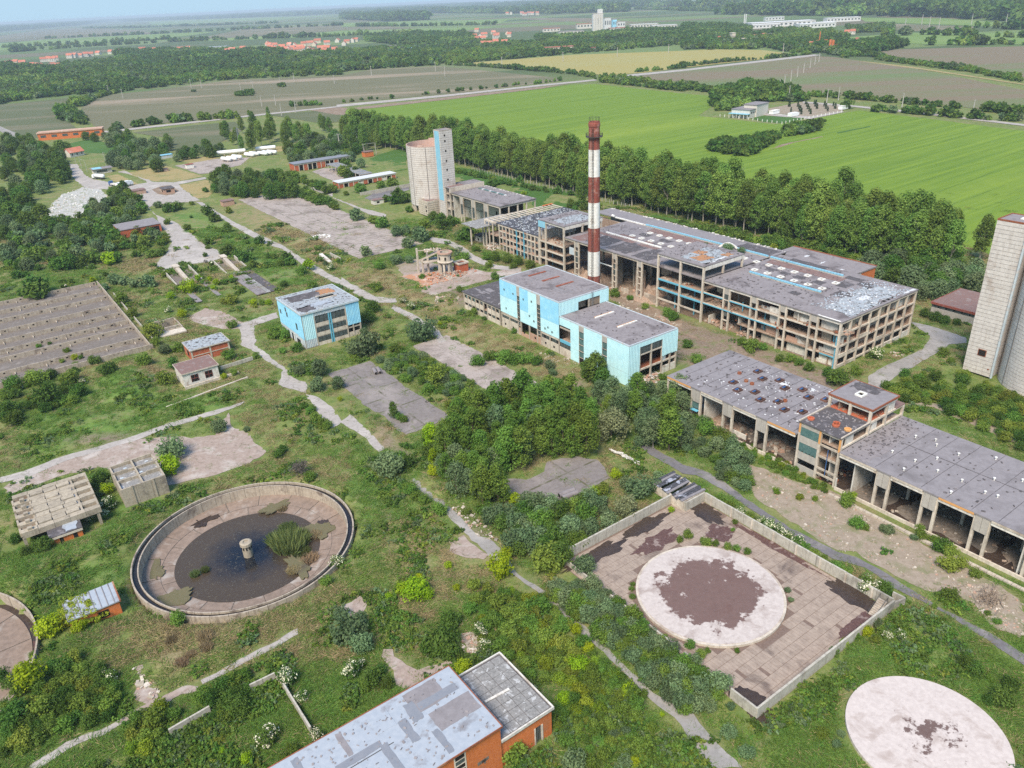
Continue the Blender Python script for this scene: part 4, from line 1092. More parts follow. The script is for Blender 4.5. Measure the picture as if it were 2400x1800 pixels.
# low block, long face
for (a, c, z0) in ((0, 4.5, .1), (4.5, 9.0, .1), (11.1, 15.1, .1), (15.1, 19.1, .1), (21.3, 25.2, .1), (25.2, 30.4, 9.9)):
 ribbed('cladding_sheet', bb, M['clad_light'], 'y', 0, a + .03, c - .03, max(z0, 4.02), LHH - .1, -1)
 if z0 < 1: ribbed('cladding_sheet', bb, M['clad_mid' if a < .1 else 'clad_light'] if a > 0 else M['clad_light'], 'y', 0, a + .03, c - .03, .1, 3.98, -1)
for (y0, y1) in ((9.0, 11.1), (19.1, 21.3)):
 pc('facade_panel', bb, M['panel_grey'], -.1, y0, LHH - 1.9, .2, y1, LHH - .1)
 strip_window(bb, 'y', 0, y0, y1, 2.2, LHH - 1.9, 4, mat='teal_glass')
 pc('doorway', bb, M['void'], .12, y0 + .1, 0, .2, y1 - .1, 2.1)
pc('lintel', bb, M['concrete'], -.05, 25.2, 8.9, .25, 30.2, 9.3); pc('blue_sill', bb, M['blue_steel'], -.1, 25.2, 4.3, .25, 30.2, 5.2)
pc('inner_wall', bb, M['inner_brown'], 3, 25.2, 4, 3.3, 30.2, 10); pc('inner_floor', bb, M['inner_brown'], .3, 25.2, 4.6, 3, 30.2, 4.9)
pc('plinth_wall', bb, M['pale_concrete'], .0, 25.2, 0, .28, 30.4, 2.6)
for k in range(4): pc('window', bb, M['dark_glass'], .1, 25.4 + k * 1.2, 2.7, .2, 26.45 + k * 1.2, 4.2)
for (y, z) in ((13.5, 3.2), (12.2, 2.9), (8.2, 1.2)): pc('small_window', bb, M['void'], -.16, y - .3, z - .7, -.125, y + .3, z + .7)
# low block, open end
ribbed('cladding_sheet', bb, M['clad_light'], 'x', 0, 0, 4.1, .1, LHH - .1, -1, d=.07)
ribbed('cladding_sheet', bb, M['clad_light'], 'x', 0, 4.1, 13.0, 11.0, LHH - .1, -1, d=.07)
ribbed('cladding_sheet', bb, M['clad_light'], 'x', 0, 13.0, LX, 5.6, LHH - .1, -1, d=.07, ragged=.25)
pc('wall', bb, M['concrete'], .3, .02, 0, 4.1, .3, LHH - .2); pc('wall', bb, M['concrete'], 4.1, .02, 11, 13, .3, LHH - .2); pc('wall', bb, M['concrete'], 13, .02, 5.9, LX - .31, .3, LHH - .2)
for x in (4.3, 8.8, 13.2, 16.5, 19.0): pc('column', bb, M['concrete'], x - .22, .05, 0, x + .22, .45, 11)
pc('glazing', bb, M['dark_glass'], 4.5, .15, 8.7, 8.55, .25, 10.9); pc('glazing', bb, M['dark_glass'], 9.05, .15, 8.9, 12.95, .25, 10.9)
pc('beam', bb, M['pale_concrete'], 4.5, .08, 8.3, 13, .4, 8.7); pc('beam', bb, M['pale_concrete'], 4.5, .08, 3.6, 18.8, .4, 4.1)
pc('inner_floor', bb, M['rust'], .4, .5, 3.6, LX - .4, 29, 3.85); pc('inner_wall', bb, M['inner_brown'], .4, 12, 0, LX - .4, 12.3, 12)
pc('plinth_wall', bb, M['white_wall'], 13.4, .1, 0, 18.8, .36, 2.2); pc('door_leaf', bb, M['clad_grey'], 13.5, .2, 4.1, 14.8, .3, 6.6)
rubble(bb, 4.5, -3, 13, 3, 0, [M['concrete'], M['white_wall'], M['pink_brick']], 240, .25, 1.0, heaps=[(8, -.5, 3), (11, -.6, 2.5), (6, .5, 2)])
# roof openings and patches
for (x0, x1, y) in ((8.5, 15.5, 56.6), (8.6, 15.6, 49.5), (8.6, 15.6, 42.3)):
 pc('roof_light', bb, M['rust'], x0, y - .45, TH + .1, x1, y + .45, TH + .32); pc('roof_light_opening', bb, M['red_paint'], x0 + .2, y - .28, TH + .3, x1 - .2, y + .28, TH + .35)
for (x0, y) in ((7.0, 22.2), (6.9, 12.2)):
 pc('roof_light', bb, M['white_paint'], x0, y - .45, LHH + .1, x0 + 7.6, y, LHH + .42); pc('roof_light_opening', bb, M['void'], x0 + .1, y, LHH + .1, x0 + 1.2, y + .4, LHH + .2)
 for k in range(8): pc('roof_light_rib', bb, M['orange_paint'], x0 + .2 + k * .92, y, LHH + .1, x0 + .75 + k * .92, y + .55, LHH + .3)
for (x, y, w, h) in ((7, 36, 1.2, 6), (8.5, 34.5, 1.4, 3), (5.6, 36.5, .9, 4.5), (11, 46, 5, .8), (11, 54, 6, .7), (3.4, 38, .8, 1.8), (9, 44.8, 6, .7), (12, 33, 3.6, .9), (6, 52, 5, .8), (3, 45, 2, .6)):
 patch(bb, x, y, w, h, TH + .12, M['roof_lilac'], amp=.2)
scraps(bb, 1, 31.5, 19.5, 61, TH + .13, M['roof_lilac'], 110); scraps(bb, 1, 1, 18.5, 29, LHH + .13, M['roof_dark'], 60)
m = MB()
for dx in (0, .5): m.bar((13.0 + dx, TY0 - .3, LHH), (13.0 + dx, TY0 - .3, TH + .8), .08)
for k in range(14): m.bar((13.0, TY0 - .3, LHH + .2 + k * .35), (13.5, TY0 - .3, LHH + .2 + k * .35), .05)
m.build('ladder', M['steel'], bb)

an = root('boiler_house_annex', 'low two storey concrete annex with grey roof beside the tall blue building', 'annex', 139.3, 203.9)
b = MB(); b.box(-.25, 0, 6.2, 16.4, 23.4, 6.5); b.build('roof', M['roof_dark'], an)
pc('rear_wall', an, M['concrete'], 15.6, .1, 0, 16, 23, 6.2); pc('end_wall', an, M['pale_concrete'], .3, 22.6, 0, 15.6, 22.95, 6.2)
for k in range(10): pc('column', an, M['concrete'], 0, .2 + k * 2.45, 0, .4, .6 + k * 2.45, 6.2)
for k in range(9):
 a, c = .6 + k * 2.45, .2 + (k + 1) * 2.45
 pc('plinth_wall', an, M['pale_concrete'], .04, a, 0, .34, c, 1.5); 
 if k != 3: pc('parapet_wall', an, M['pale_concrete'], .04, a, 2.6, .34, c, 4.2)
 pc('beam', an, M['pale_concrete'], .02, a, 5.6, .36, c, 6.18)
 if k not in (2, 3, 5): pc('window', an, M['teal_glass'] if k > 5 else M['dark_glass'], .15, a + .1, 4.3, .25, (a + c) / 2, 5.55)
 else: pc('partition_wall', an, M['white_wall'], 1.4, a, 0, 1.6, c, 6)
 if k % 2: pc('window', an, M['dark_glass'], .15, a + .1, 1.6, .25, c - .1, 2.5)
pc('floor_slab', an, M['inner_brown'], .4, .6, 2.7, 15, 22, 2.9); pc('inner_wall', an, M['inner_brown'], 4, .6, 0, 4.2, 22, 6)
for (x, y, w, h) in ((6.4, 15, 2.2, 3.6), (5, 14, .8, 4), (4.4, 19, .8, 3), (3.6, 15.5, .9, 3)): patch(an, x, y, w, h, 6.5, M['roof_lilac'], amp=.2)
patch(an, 4.2, 1.0, 2.4, 2.0, 6.5, M['rust'], amp=.4, n=6)
m = MB(); pr_ = None
for k in range(9):
 q = (1.2 + k * .55, 2.2 + 1.1 * math.sin(k * .8), 6.68)
 if pr_: m.bar(pr_, q, .22)
 pr_ = q
m.build('loose_hose', M['roof_white'], an)

# ==== chimney
ch = root('chimney', 'tall factory chimney banded in faded red and white with a gallery near the top', 'chimney', 182.6, 205.2)
BANDS = [(0, 7.8, 'red_paint'), (7.8, 16.9, 'white_paint'), (16.9, 25.5, 'red_paint'), (25.5, 34.5, 'white_paint'), (34.5, 43.4, 'red_paint'), (43.4, 52.5, 'white_paint'), (52.5, 61.6, 'red_paint')]
for z0, z1, mt in BANDS:
 r = lambda z: 2.28 - .42 * z / 61.6
 m = MB(); m.rings([(r(z0), z0), (r(z1), z1)], 28); m.build('band', M[mt], ch, smooth=True)
m = MB(); m.rings([(1.86, 61.6), (1.5, 61.6), (1.5, 58)], 28); m.rings([(1.86, 59.8), (2.02, 60.1), (2.02, 61.0), (1.86, 61.3)], 28); m.build('rim', M['red_paint'], ch, smooth=False)
m = MB(); m.rings([(1.5, 58), (.01, 58)], 28); m.build('flue', M['void'], ch)
m = MB(); m.rings([(1.9, 56.6), (2.9, 56.6), (2.9, 56.75), (1.9, 56.75)], 24)
for k in range(24):
 a = 2 * math.pi * k / 24; m.bar((2.85 * math.cos(a), 2.85 * math.sin(a), 56.7), (2.85 * math.cos(a), 2.85 * math.sin(a), 57.8), .06)
 if k % 3 == 0: m.bar((1.9 * math.cos(a), 1.9 * math.sin(a), 55.6), (2.8 * math.cos(a), 2.8 * math.sin(a), 56.6), .08)
for z in (57.3, 57.8):
 for k in range(24):
  a, c = 2 * math.pi * k / 24, 2 * math.pi * (k + 1) / 24
  m.bar((2.85 * math.cos(a), 2.85 * math.sin(a), z), (2.85 * math.cos(c), 2.85 * math.sin(c), z), .06)
m.build('gallery', M['dark_steel'], ch)
m = MB()
for k in range(10):
 a, c = 2 * math.pi * k / 10, 2 * math.pi * (k + 1) / 10
 m.bar((1.75 * math.cos(a), 1.75 * math.sin(a), 61.6), (1.75 * math.cos(a), 1.75 * math.sin(a), 62.9), .06)
 m.bar((1.75 * math.cos(a), 1.75 * math.sin(a), 62.9), (1.75 * math.cos(c), 1.75 * math.sin(c), 62.9), .06)
m.build('top_railing', M['dark_steel'], ch)
m = MB(); la = math.radians(215)
for z in range(0, 60):
 rr_ = 2.28 - .42 * z / 61.6 + .25
 for s in (-.11, .11): m.bar((rr_ * math.cos(la + s), rr_ * math.sin(la + s), z), (rr_ * math.cos(la + s), rr_ * math.sin(la + s), z + 1), .07)
 for q in (0, .5): m.bar((rr_ * math.cos(la - .11), rr_ * math.sin(la - .11), z + q), (rr_ * math.cos(la + .11), rr_ * math.sin(la + .11), z + q), .06)
 if z > 3:
  for s in (-.2, 0, .2): m.bar(((rr_ + .55) * math.cos(la + s), (rr_ + .55) * math.sin(la + s), z), ((rr_ + .55) * math.cos(la + s * .8), (rr_ + .55) * math.sin(la + s * .8), z + .5), .06)
m.build('ladder_cage', M['dark_steel'], ch)

# ==== small blue building
sb = root('workshop', 'small three storey building clad in bright blue sheets with a hole in its roof', 'building', 80.0, 230.1)
SX, SY, SH = 20.4, 21.0, 12.0
b = MB()
for (x0, y0, x1, y1) in ((-.1, -.1, SX + .1, 9), (-.1, 12, SX + .1, SY), (-.1, 9, 10.7, 12), (16.5, 9, SX + .1, 12)): b.box(x0, y0, SH, x1, y1, SH + .3)
b.build('roof', M['roof_peel'], sb)
pc('roof_opening', sb, M['concrete'], 10.7, 9, SH - 3, 16.5, 12, SH - 2.8); pc('roof_kerb', sb, M['pale_concrete'], 10.5, 8.7, SH + .3, 16.7, 9.05, SH + .6); pc('roof_kerb', sb, M['pale_concrete'], 10.5, 12, SH + .3, 16.7, 12.3, SH + .6)
for (x, y, w, h, mt) in ((2, 12.5, 12, 6, 'roof_dark'), (1, 1, 5, 5, 'roof_dark'), (13, 13, 5, 5, 'roof_rust'), (4, 3, 9, 4, 'roof_tin'), (3, 14, 4, 3, 'roof_rust'), (9, 13, 3, 3, 'roof_rust')): patch(sb, x, y, w, h, SH + .3, M[mt], amp=.7, n=8)
for (x0, y0, x1, y1) in ((-.15, -.15, .1, SY + .15), (SX - .1, -.15, SX + .15, SY + .15), (.1, SY - .1, SX - .1, SY + .15), (.1, -.15, SX - .1, .1)): pc('roof_edging', sb, M['clad_grey'], x0, y0, SH - .2, x1, y1, SH + .4)
pc('wall', sb, M['concrete'], .1, .2, 0, .4, SY - .1, SH - .2); pc('wall', sb, M['concrete'], .4, .3, 0, 4.2, .55, SH - .2); pc('wall', sb, M['concrete'], SX - .4, .4, 0, SX - .1, SY - .2, SH - .2); pc('wall', sb, M['concrete'], .4, SY - .4, 0, SX - .4, SY - .1, SH - .2)
for k in range(4):
 ribbed('cladding_sheet', sb, M['clad_blue'], 'y', .1, .1 + k * 5.2, .1 + (k + 1) * 5.2 - .05, 3.6 if k else 3.2, SH - .2, -1)
 ribbed('cladding_sheet', sb, M['clad_grey'], 'y', .1, .1 + k * 5.2, .1 + (k + 1) * 5.2 - .05, .4, 3.55, -1, d=.05)
for (y, z, h) in ((18.8, 8.3, .9), (13.0, 8.8, 1.0), (5.4, 6.9, 1.4), (13.6, 10.4, .9)): pc('window', sb, M['dark_glass'], -.08, y - .5, z - h, -.03, y + .5, z + h * .6)
for (y0, y1, z1) in ((9.5, 11.2, 2.8), (13.5, 14.6, 2.8), (4.2, 7.0, 2.2)): pc('doorway', sb, M['void'], -.06, y0, .1, -.03, y1, z1)
pc('door_leaf', sb, M['white_paint'], -.12, 8.8, .2, -.07, 9.5, 3.0)
ribbed('cladding_sheet', sb, M['clad_light'], 'x', .25, .1, 4.2, 3.0, SH - .2, -1); ribbed('cladding_sheet', sb, M['clad_grey'], 'x', .25, .1, 4.2, .3, 2.95, -1)
ribbed('cladding_sheet', sb, M['clad_grey'], 'x', .25, 4.2, 15.6, 10.4, SH - .2, -1); ribbed('cladding_sheet', sb, M['clad_blue'], 'x', .25, 15.6, SX, 4.2, SH - .2, -1)
for x in (4.4, 9.4, 10.1, 15.4, 17.5, 20.1): pc('column', sb, M['blue_steel'] if 9 < x < 11 else M['concrete'], x - .2, .2, 0, x + .2, .55, 10.4 if x < 16 else 4.2)
for z in (3.3, 6.6): pc('floor_slab', sb, M['concrete'], 4.6, .3, z - .25, SX - .5, 14, z + .05)
for x0, x1 in ((4.6, 9.2), (10.3, 15.2)):
 for z in (.0, 3.35, 6.65):
  pc('parapet_wall', sb, M['pale_concrete'], x0, .28, z, x1, .48, z + 1.15)
  for j in range(3): pc('window', sb, M['dark_glass'], x0 + j * (x1 - x0) / 3 + .06, .34, z + 1.2, x0 + (j + 1) * (x1 - x0) / 3 - .06, .42, z + (3.0 if z < 6 else 3.6))
pc('inner_wall', sb, M['inner_brown'], 4.4, 5, 0, SX - .5, 5.2, 10.5); pc('plinth_wall', sb, M['pale_concrete'], 15.8, .3, 0, 19.8, .5, 1.6)
# ==== long low hall on the right, with its taller frame
HH = 9.3
def low_hall(label, v0, v1, pairs, skylights, openface):
 h = root('factory_hall', label, 'factory', 138.7, v0)
 L = v1 - v0
 b = MB(); b.box(-.3, -.1, HH - .2, 24.6, L + .2, HH + .15); b.build('roof', M['roof_lilac'], h)
 prev = 0.0
 edges = [0.3]
 for a, c in pairs:
  for y in (a, c):
   pc('column', h, M['pale_concrete'], -.1, y - .27, 0, .45, y + .27, HH - .2)
  pc('facade_panel', h, M['panel_grey'], -.22, a + .03, HH - 3.6, .02, (a + c) / 2 - .03, HH + .05); pc('facade_panel', h, M['panel_grey'], -.22, (a + c) / 2 + .03, HH - 3.6, .02, c - .03, HH + .05)
  edges += [a - .3, c + .3]
 edges.append(L)
 for k in range(0, len(edges), 2):
  if edges[k + 1] - edges[k] < .5: continue
  pc('edge_beam', h, M['white_wall'], -.25, edges[k], HH - 1.0, .1, edges[k + 1], HH - .45)
  pc('fascia', h, M['orange_paint'] if k % 3 == 0 else M['pale_concrete'], -.36, edges[k], HH - .42, -.02, edges[k + 1], HH + .02)
 pc('plinth_kerb', h, M['pale_concrete'], -.4, 0, 0, -.05, L, .75)
 for x in (8.2, 16.4, 24.0):
  n = int(L / 10)
  for k in range(n + 1):
   y = .5 + k * (L - 1) / max(1, n)
   pc('inner_column', h, M['concrete'], x - .28, y - .28, 0, x + .28, y + .28, HH - .2)
 k = 0
 while k * 5 < L:
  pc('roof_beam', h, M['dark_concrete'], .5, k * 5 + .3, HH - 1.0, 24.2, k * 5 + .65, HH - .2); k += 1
 for (x, y) in skylights:
  m = MB()
  for q in ((-1.0, -.85, 1.0, -.6), (-1.0, .6, 1.0, .85), (-1.0, -.6, -.75, .6), (.75, -.6, 1.0, .6)): m.box(q[0], q[1], 0, q[2], q[3], .42)
  m.box(-.75, -.6, .0, .75, .6, .08, 1); m.box(-.75, .25, .08, .75, .6, .34, 2)
  m.build('skylight', [M['dark_rust'], M['void'], M['blue_paint']], h, (x - 138.7, y - v0, HH + .15))
 return h
hA = low_hall('low hall with rows of open skylights in its littered grey roof, open columns below', 87.2, 126.6,
              [(8.1, 10.8), (18.1, 20.8), (28.2, 31.0)],
              [(157.6, 112.8), (155, 109.3), (147.9, 112.8), (157.4, 105.9), (154.8, 102.4), (145.3, 109.3), (147.6, 105.8), (157.3, 99.1), (145.3, 102.4), (147.6, 99.0), (154.9, 95.7), (145.3, 95.5), (147.6, 92.2), (156.9, 92.3)], True)
pc('column', hA, M['pale_concrete'], -.1, 39.0, 0, .45, 39.5, HH - .2); pc('column', hA, M['pale_concrete'], 8.2, 39.0, 0, 8.7, 39.5, HH - .2); pc('column', hA, M['pale_concrete'], 16.2, 39.0, 0, 16.7, 39.5, HH - .2)
pc('rear_wall', hA, M['inner_brown'], 24.0, .2, 0, 24.3, 29, HH - .2)
pc('cross_wall', hA, M['white_wall'], .6, 27.0, 0, 14, 27.3, HH - 1.0); pc('parapet_wall', hA, M['white_wall'], 2, 15, 0, 2.3, 19, 1.3)
pc('glazing', hA, M['teal_glass'], .0, 28.5, HH - 5.4, .12, 30.8, HH - 3.65); pc('awning', hA, M['blue_steel'], -.9, 28.4, HH - 5.9, .1, 30.9, HH - 5.75)
scraps(hA, 1, 1, 24, 32, HH + .15, M['roof_white'], 150, .1, .55); scraps(hA, 1, 1, 24, 38, HH + .15, M['roof_dark'], 130, .2, .8)
for (x, y, w, h) in ((17.4, 16, 1.2, 2.0), (19.8, 9.8, 1.4, 1.2), (6.5, 22, .6, 1.6)): patch(hA, x, y, w, h, HH + .15, M['roof_white'], amp=.25)
for (x, y) in ((14.5, 28), (12.2, 24), (10.5, 11), (12, 22)):
 m = MB(); m.rings([(.55, 0), (.55, .5), (.3, .5), (.3, .1)], 10); m.build('roof_vent', M['rust'], hA, (x, y, HH + .15))
for k in range(11): pc('roof_seam', hA, M['roof_dark'], .2, 1 + k * 3.55, HH + .15, 24.4, 1.14 + k * 3.55, HH + .175)
rubble(hA, 1, 0, 22, 39, .05, [M['inner_brown'], M['concrete'], M['pink_brick']], 800, .25, 1.2, heaps=[(4, 22, 4), (8, 24, 4), (3, 34, 3), (6, 8, 3), (12, 12, 4), (1, 38, 2.5)])
for k, (x, y, r) in enumerate(((5, 23, 5), (9, 25, 5), (4, 34, 3.5), (8, 9, 4))): mound(hA, x, y, r, r * .4, .05, M['inner_brown'], seed=k + 40)

hB = low_hall('long low hall with plain lilac grey roof and white vent stubs, wet dark floor', 18.0, 76.3,
              [(-0.5 + 8, 2.2 + 8), (17.5, 20.1), (27.3, 29.9), (37.2, 39.8), (47.0, 49.6)], [], True)
RV = [(156.2, 69.5), (146.6, 69.3), (156.1, 64.8), (146.8, 64.4), (142, 64.1), (155.9, 60), (146.5, 59.5), (146.7, 54.7), (155.6, 47.3), (141.1, 54), (146, 49.9), (146.5, 47.8), (160, 54.4), (151, 62), (158, 66), (152, 51)]
for (x, y) in RV:
 m = MB(); m.rings([(.14, 0), (.14, .45), (.26, .45), (.26, .6)], 8, close='top'); m.build('roof_vent', M['white_paint'], hB, (x - 138.7, y - 18, HH + .15))
for k in range(12): pc('roof_seam', hB, M['roof_dark'], .2, 1.5 + k * 4.9, HH + .15, 24.4, 1.6 + k * 4.9, HH + .175)
pc('roof_seam', hB, M['roof_dark'], 13.3, .2, HH + .18, 13.45, 58, HH + .2)
scraps(hB, 1, 1, 24, 57, HH + .15, M['roof_dark'], 160, .1, .7); scraps(hB, 1, 53, 24, 58, HH + .17, M['roof_dark'], 120, .15, .6); patch(hB, .4, 52.5, 21, 4.5, HH + .15, M['roof_grey'], amp=.5, n=9)
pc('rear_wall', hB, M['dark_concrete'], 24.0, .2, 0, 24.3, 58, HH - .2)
pc('cross_wall', hB, M['white_wall'], 1, 55.0, 0, 9, 55.3, HH - 1); pc('cross_wall', hB, M['white_wall'], .8, 27.0 - 6, 0, 8, 21.3, HH - 1)
pc('parapet_wall', hB, M['white_wall'], -.3, 58.0, 0, .0, 58.25, 3)
patch(hB, -.2, 0, 24.6, 20.0, HH + .18, M['roof_grey'], amp=.05, n=2)
rubble(hB, .5, 0, 22, 57, .06, [M['inner_brown'], M['concrete']], 350, .2, .8)
m = MB()
for k in range(40): m.box(-3.2, k * 1.45, -.1, -2.5, k * 1.45 + 1.38, .42)
o = m.build('foundation_kerb', M['concrete'], hB)

tw = root('stair_tower', 'taller concrete frame with rooftop cabin joining the two low halls', 'frame building', 138.9, 76.6)
TZ, PZ = 12.4, 15.6
for x in (.25, 10.5, 17, 24.3):
 for y in (.25, 5.1, 10.2):
  if x > 18 and y == 5.1: continue
  zt = TZ if x in (.25, 24.3) else PZ
  pc('column', tw, M['orange_paint'] if False else M['pale_concrete'], x - .27, y - .27, 0, x + .27, y + .27, zt - .05)
for y in (.25, 5.1, 10.2): pc('stained_column_face', tw, M['orange_paint'], -.06, y - .24, HH - .3 if y < 6 else 9.8, -.025, y + .24, TZ - .1)
b = MB(); b.box(-.3, -.1, TZ, 10.4, 10.5, TZ + .25); b.build('roof', M['roof_dark'], tw, label='grimy lower roof terrace')
b = MB(); b.box(10.4, -.2, PZ, 20.9, 10.6, PZ + .25); b.build('cabin_roof', M['roof_lilac'], tw)
patch(tw, 17.0, 3.6, 3.7, 6.2, PZ + .25, M['roof_dark'], name='rain_puddle', amp=.5, n=5, label='dark blue rain puddle')
m = MB()
for q in ((-1.1, -.9, 1.1, -.6), (-1.1, .6, 1.1, .9), (-1.1, -.6, -.8, .6), (.8, -.6, 1.1, .6)): m.box(q[0], q[1], 0, q[2], q[3], .4)
m.box(-.8, -.6, 0, .8, .6, .06, 1); m.build('skylight', [M['white_paint'], M['void']], tw, (15.0, 5.6, PZ + .25))
for (x0, y0, x1, y1) in ((10.3, -.3, 21, -.1), (10.3, 10.6, 21, 10.8), (20.9, -.1, 21.1, 10.6), (10.2, -.1, 10.4, 10.6)): pc('roof_edging', tw, M['rust'], x0, y0, PZ - .1, x1, y1, PZ + .36)
b = MB(); b.box(20.9, 0, TZ, 24.6, 10.4, TZ + .25); b.build('rear_roof', M['roof_brown'], tw)
for z in (HH + .2, TZ - .3): 
 pc('beam', tw, M['pale_concrete'], .52, .02, z, 24.0, .4, z + .45)
pc('edge_beam', tw, M['white_wall'], 10.5, -.05, PZ - .7, 20.7, .35, PZ - .02); pc('edge_beam', tw, M['white_wall'], 10.45, .4, PZ - .7, 10.8, 10.1, PZ - .02); pc('edge_beam', tw, M['white_wall'], 10.8, 10.0, PZ - .7, 20.7, 10.4, PZ - .02)
pc('edge_beam', tw, M['pale_concrete'], .0, .52, TZ - .5, .4, 9.9, TZ - .02)
for z in (1.6, 3.0, 6.0, 8.9): pc('beam', tw, M['concrete'], .02, .52, z - .2, .35, 4.83, z + .2)
for (z0, z1, mt) in ((TZ - 1.1, TZ - .5, 'panel_grey'), (TZ - 3.2, TZ - 1.15, 'teal_glass'), (TZ - 5.0, TZ - 3.25, 'panel_grey'), (TZ - 7.0, TZ - 5.05, 'teal_glass'), (TZ - 9.2, TZ - 7.4, 'panel_grey'), (0, 1.7, 'panel_grey')):
 pc('glazing' if 'glass' in mt else 'facade_panel', tw, M[mt], .0, 5.4, z0, .2, 9.9, z1)
for k in range(5): pc('window', tw, M['teal_glass'], .05, 5.45 + k * .9, TZ - 7.38, .15, 6.0 + k * .9, TZ - 7.05)
for (x0, x1, y, z0, z1, mt) in ((1, 6, 3.2, HH, TZ, 'white_wall'), (2.2, 5, .3, HH + .2, TZ - .3, 'white_wall'), (12, 14, .3, HH + .2, TZ - .3, 'white_wall'), (11, 20.5, 8, TZ, PZ, 'inner_brown'), (18, 20.5, .3, TZ - .2, PZ - .8, 'white_wall'), (1, 8, 5.4, 0, 9, 'concrete'), (1.2, 3.5, 2.4, 0, HH, 'white_wall')):
 pc('partition_wall', tw, M[mt], x0, y, z0, x1, y + .25, z1)
pc('floor_slab', tw, M['inner_brown'], .5, .6, 6.0, 10, 10, 6.2); pc('floor_slab', tw, M['inner_brown'], .4, .4, HH + .1, 24, 10, HH + .3); pc('cabin_floor', tw, M['red_brick'], 10.6, .4, TZ, 20.6, 10.2, TZ + .2)
pc('parapet_wall', tw, M['pale_concrete'], -.3, 10.2, TZ + .25, 10.3, 10.5, TZ + .55); pc('parapet_wall', tw, M['pale_concrete'], -.3, -.1, TZ + .25, 10.3, .15, TZ + .5)
for (x, y) in ((2.3, 9.3), (4.6, 4.4), (3.7, 4.0), (4.0, 1.3)):
 m = MB(); m.rings([(.8, 0), (.8, .35), (.45, .35), (.45, .1), (.02, .1)], 10); m.build('roof_vent', M['red_brick'] if y != 1.3 else M['orange_paint'], tw, (x, y, TZ + .25))
pc('downpipe', tw, M['blue_paint'], -.12, 2.6, 2, -.02, 2.75, 8.5)
rubble(tw, .5, .5, 10, 10, 0, [M['inner_brown'], M['concrete'], M['rust']], 150, .2, .9); rubble(tw, 10.8, .5, 20, 8, TZ + .2, [M['inner_brown'], M['rust']], 120, .2, .8)
scraps(tw, 0, 0, 10, 10, TZ + .25, M['roof_lilac'], 70)

# ==== silos
def silo(label, u, v, R, Hh, tu0, tu1, tv0, tv1, th, legs, blue):
 s = root('silo', label, 'silo', u, v)
 z0 = 3.2 if legs else 0.0
 n = 28 if legs else 40
 dz = (Hh - z0) / n
 m = MB(); m.rings([(R + .03, .06), (R + .03, dz - .05), (R - .05, dz - .05)], 72)
 m.rings([(R - .05, .06), (R + .03, .06)], 72)
 ring = m.mesh('ring_course', M['silo_white']); ring.polygons.foreach_set('use_smooth', [False] * len(ring.polygons))
 for k in range(n): put('ring_course', ring, s, (0, 0, z0 + k * dz), (0, 0, rnd.uniform(0, 6.28)), (1 + rnd.uniform(-.0015, .0015),) * 2 + (1,))
 m = MB(); m.rings([(R - .04, z0), (R - .04, Hh), (R - .5, Hh), (R - .5, Hh - 6), (.01, Hh - 6)], 64)
 m.build('shell', [M['silo_groove']], s)
 m = MB(); m.rings([(R - .52, Hh + .0), (R - .52, Hh - 5.9)], 64); m.rings([(R - .52, Hh - 5.9), (.01, Hh - 5.9)], 64); m.build('lining', M['silo_inner'], s)
 m = MB()
 for k in range(24):
  a = 2 * math.pi * k / 24
  hgt = .2 if 3 < k < 14 else rnd.choice((.3, .6, 1.0))
  m.rings([(R - .5, Hh), (R - .5, Hh + hgt), (R, Hh + hgt), (R, Hh)], 3, a, a + 2 * math.pi / 24)
 m.build('broken_rim', M['silo_inner'], s)
 for a in [math.radians(q) for q in (186, 230, 275, 140, 320)]:
  pcx, pcy = (R + .06) * math.cos(a), (R + .06) * math.sin(a)
  m = MB(); m.box(-.06, -.16, z0, .06, .16, Hh); m.build('vertical_joint', M['silo_groove'], s, (pcx, pcy, 0)).rotation_euler = (0, 0, a)
 if legs:
  for k in range(20):
   a = 2 * math.pi * k / 20
   m = MB(); m.box(-.5, -.55, 0, .4, .55, z0); m.build('leg', M['pale_concrete'], s, ((R - .5) * math.cos(a), (R - .5) * math.sin(a), 0)).rotation_euler = (0, 0, a)
  m = MB(); m.rings([(R - 3, 0), (R - 3, z0)], 32); m.build('core_wall', M['dark_concrete'], s)
 tw_ = root('silo_tower', ('slim stair tower with a bright blue corner strip beside the far round silo' if blue else 'tall ribbed concrete stair tower beside the big round silo at the picture edge'), 'tower', tu0, tv0)
 A, B = tu1 - tu0, tv1 - tv0
 n = int(th / 1.08); dz = th / n
 m = MB(); m.box(-.03, -.03, .05, A + .03, B + .03, dz - .05)
 cm = m.mesh('wall_course', M['silo_white'])
 for k in range(n): put('wall_course', cm, tw_, (rnd.uniform(-.01, .01), rnd.uniform(-.01, .01), k * dz))
 b = MB(); b.box(.02, .02, 0, A - .02, B - .02, th + .1); b.build('shaft', M['silo_groove'], tw_)
 b = MB(); b.box(.1, .1, th + .1, A - .1, B - .1, th + .25); b.build('roof', M['roof_grey'], tw_)
 for (x0, y0, x1, y1) in ((-.06, -.06, A + .06, .18), (-.06, B - .18, A + .06, B + .06), (-.06, .18, .18, B - .18), (A - .18, .18, A + .06, B - .18)): pc('parapet', tw_, M['concrete'] if blue else M['rust'], x0, y0, th, x1, y1, th + .45)
 return s, tw_
sF, tF = silo('big round silo with ragged open top far left of the chimney', 212, 368, 12, 33.4, 204.5, 211.5, 343.5, 349.5, 42.6, True, True)
sN, tN = silo('big round ribbed silo cut off by the picture edge', 225.2, 69, 12, 39.5, 218, 226, 80.8, 88.3, 42.8, False, False)
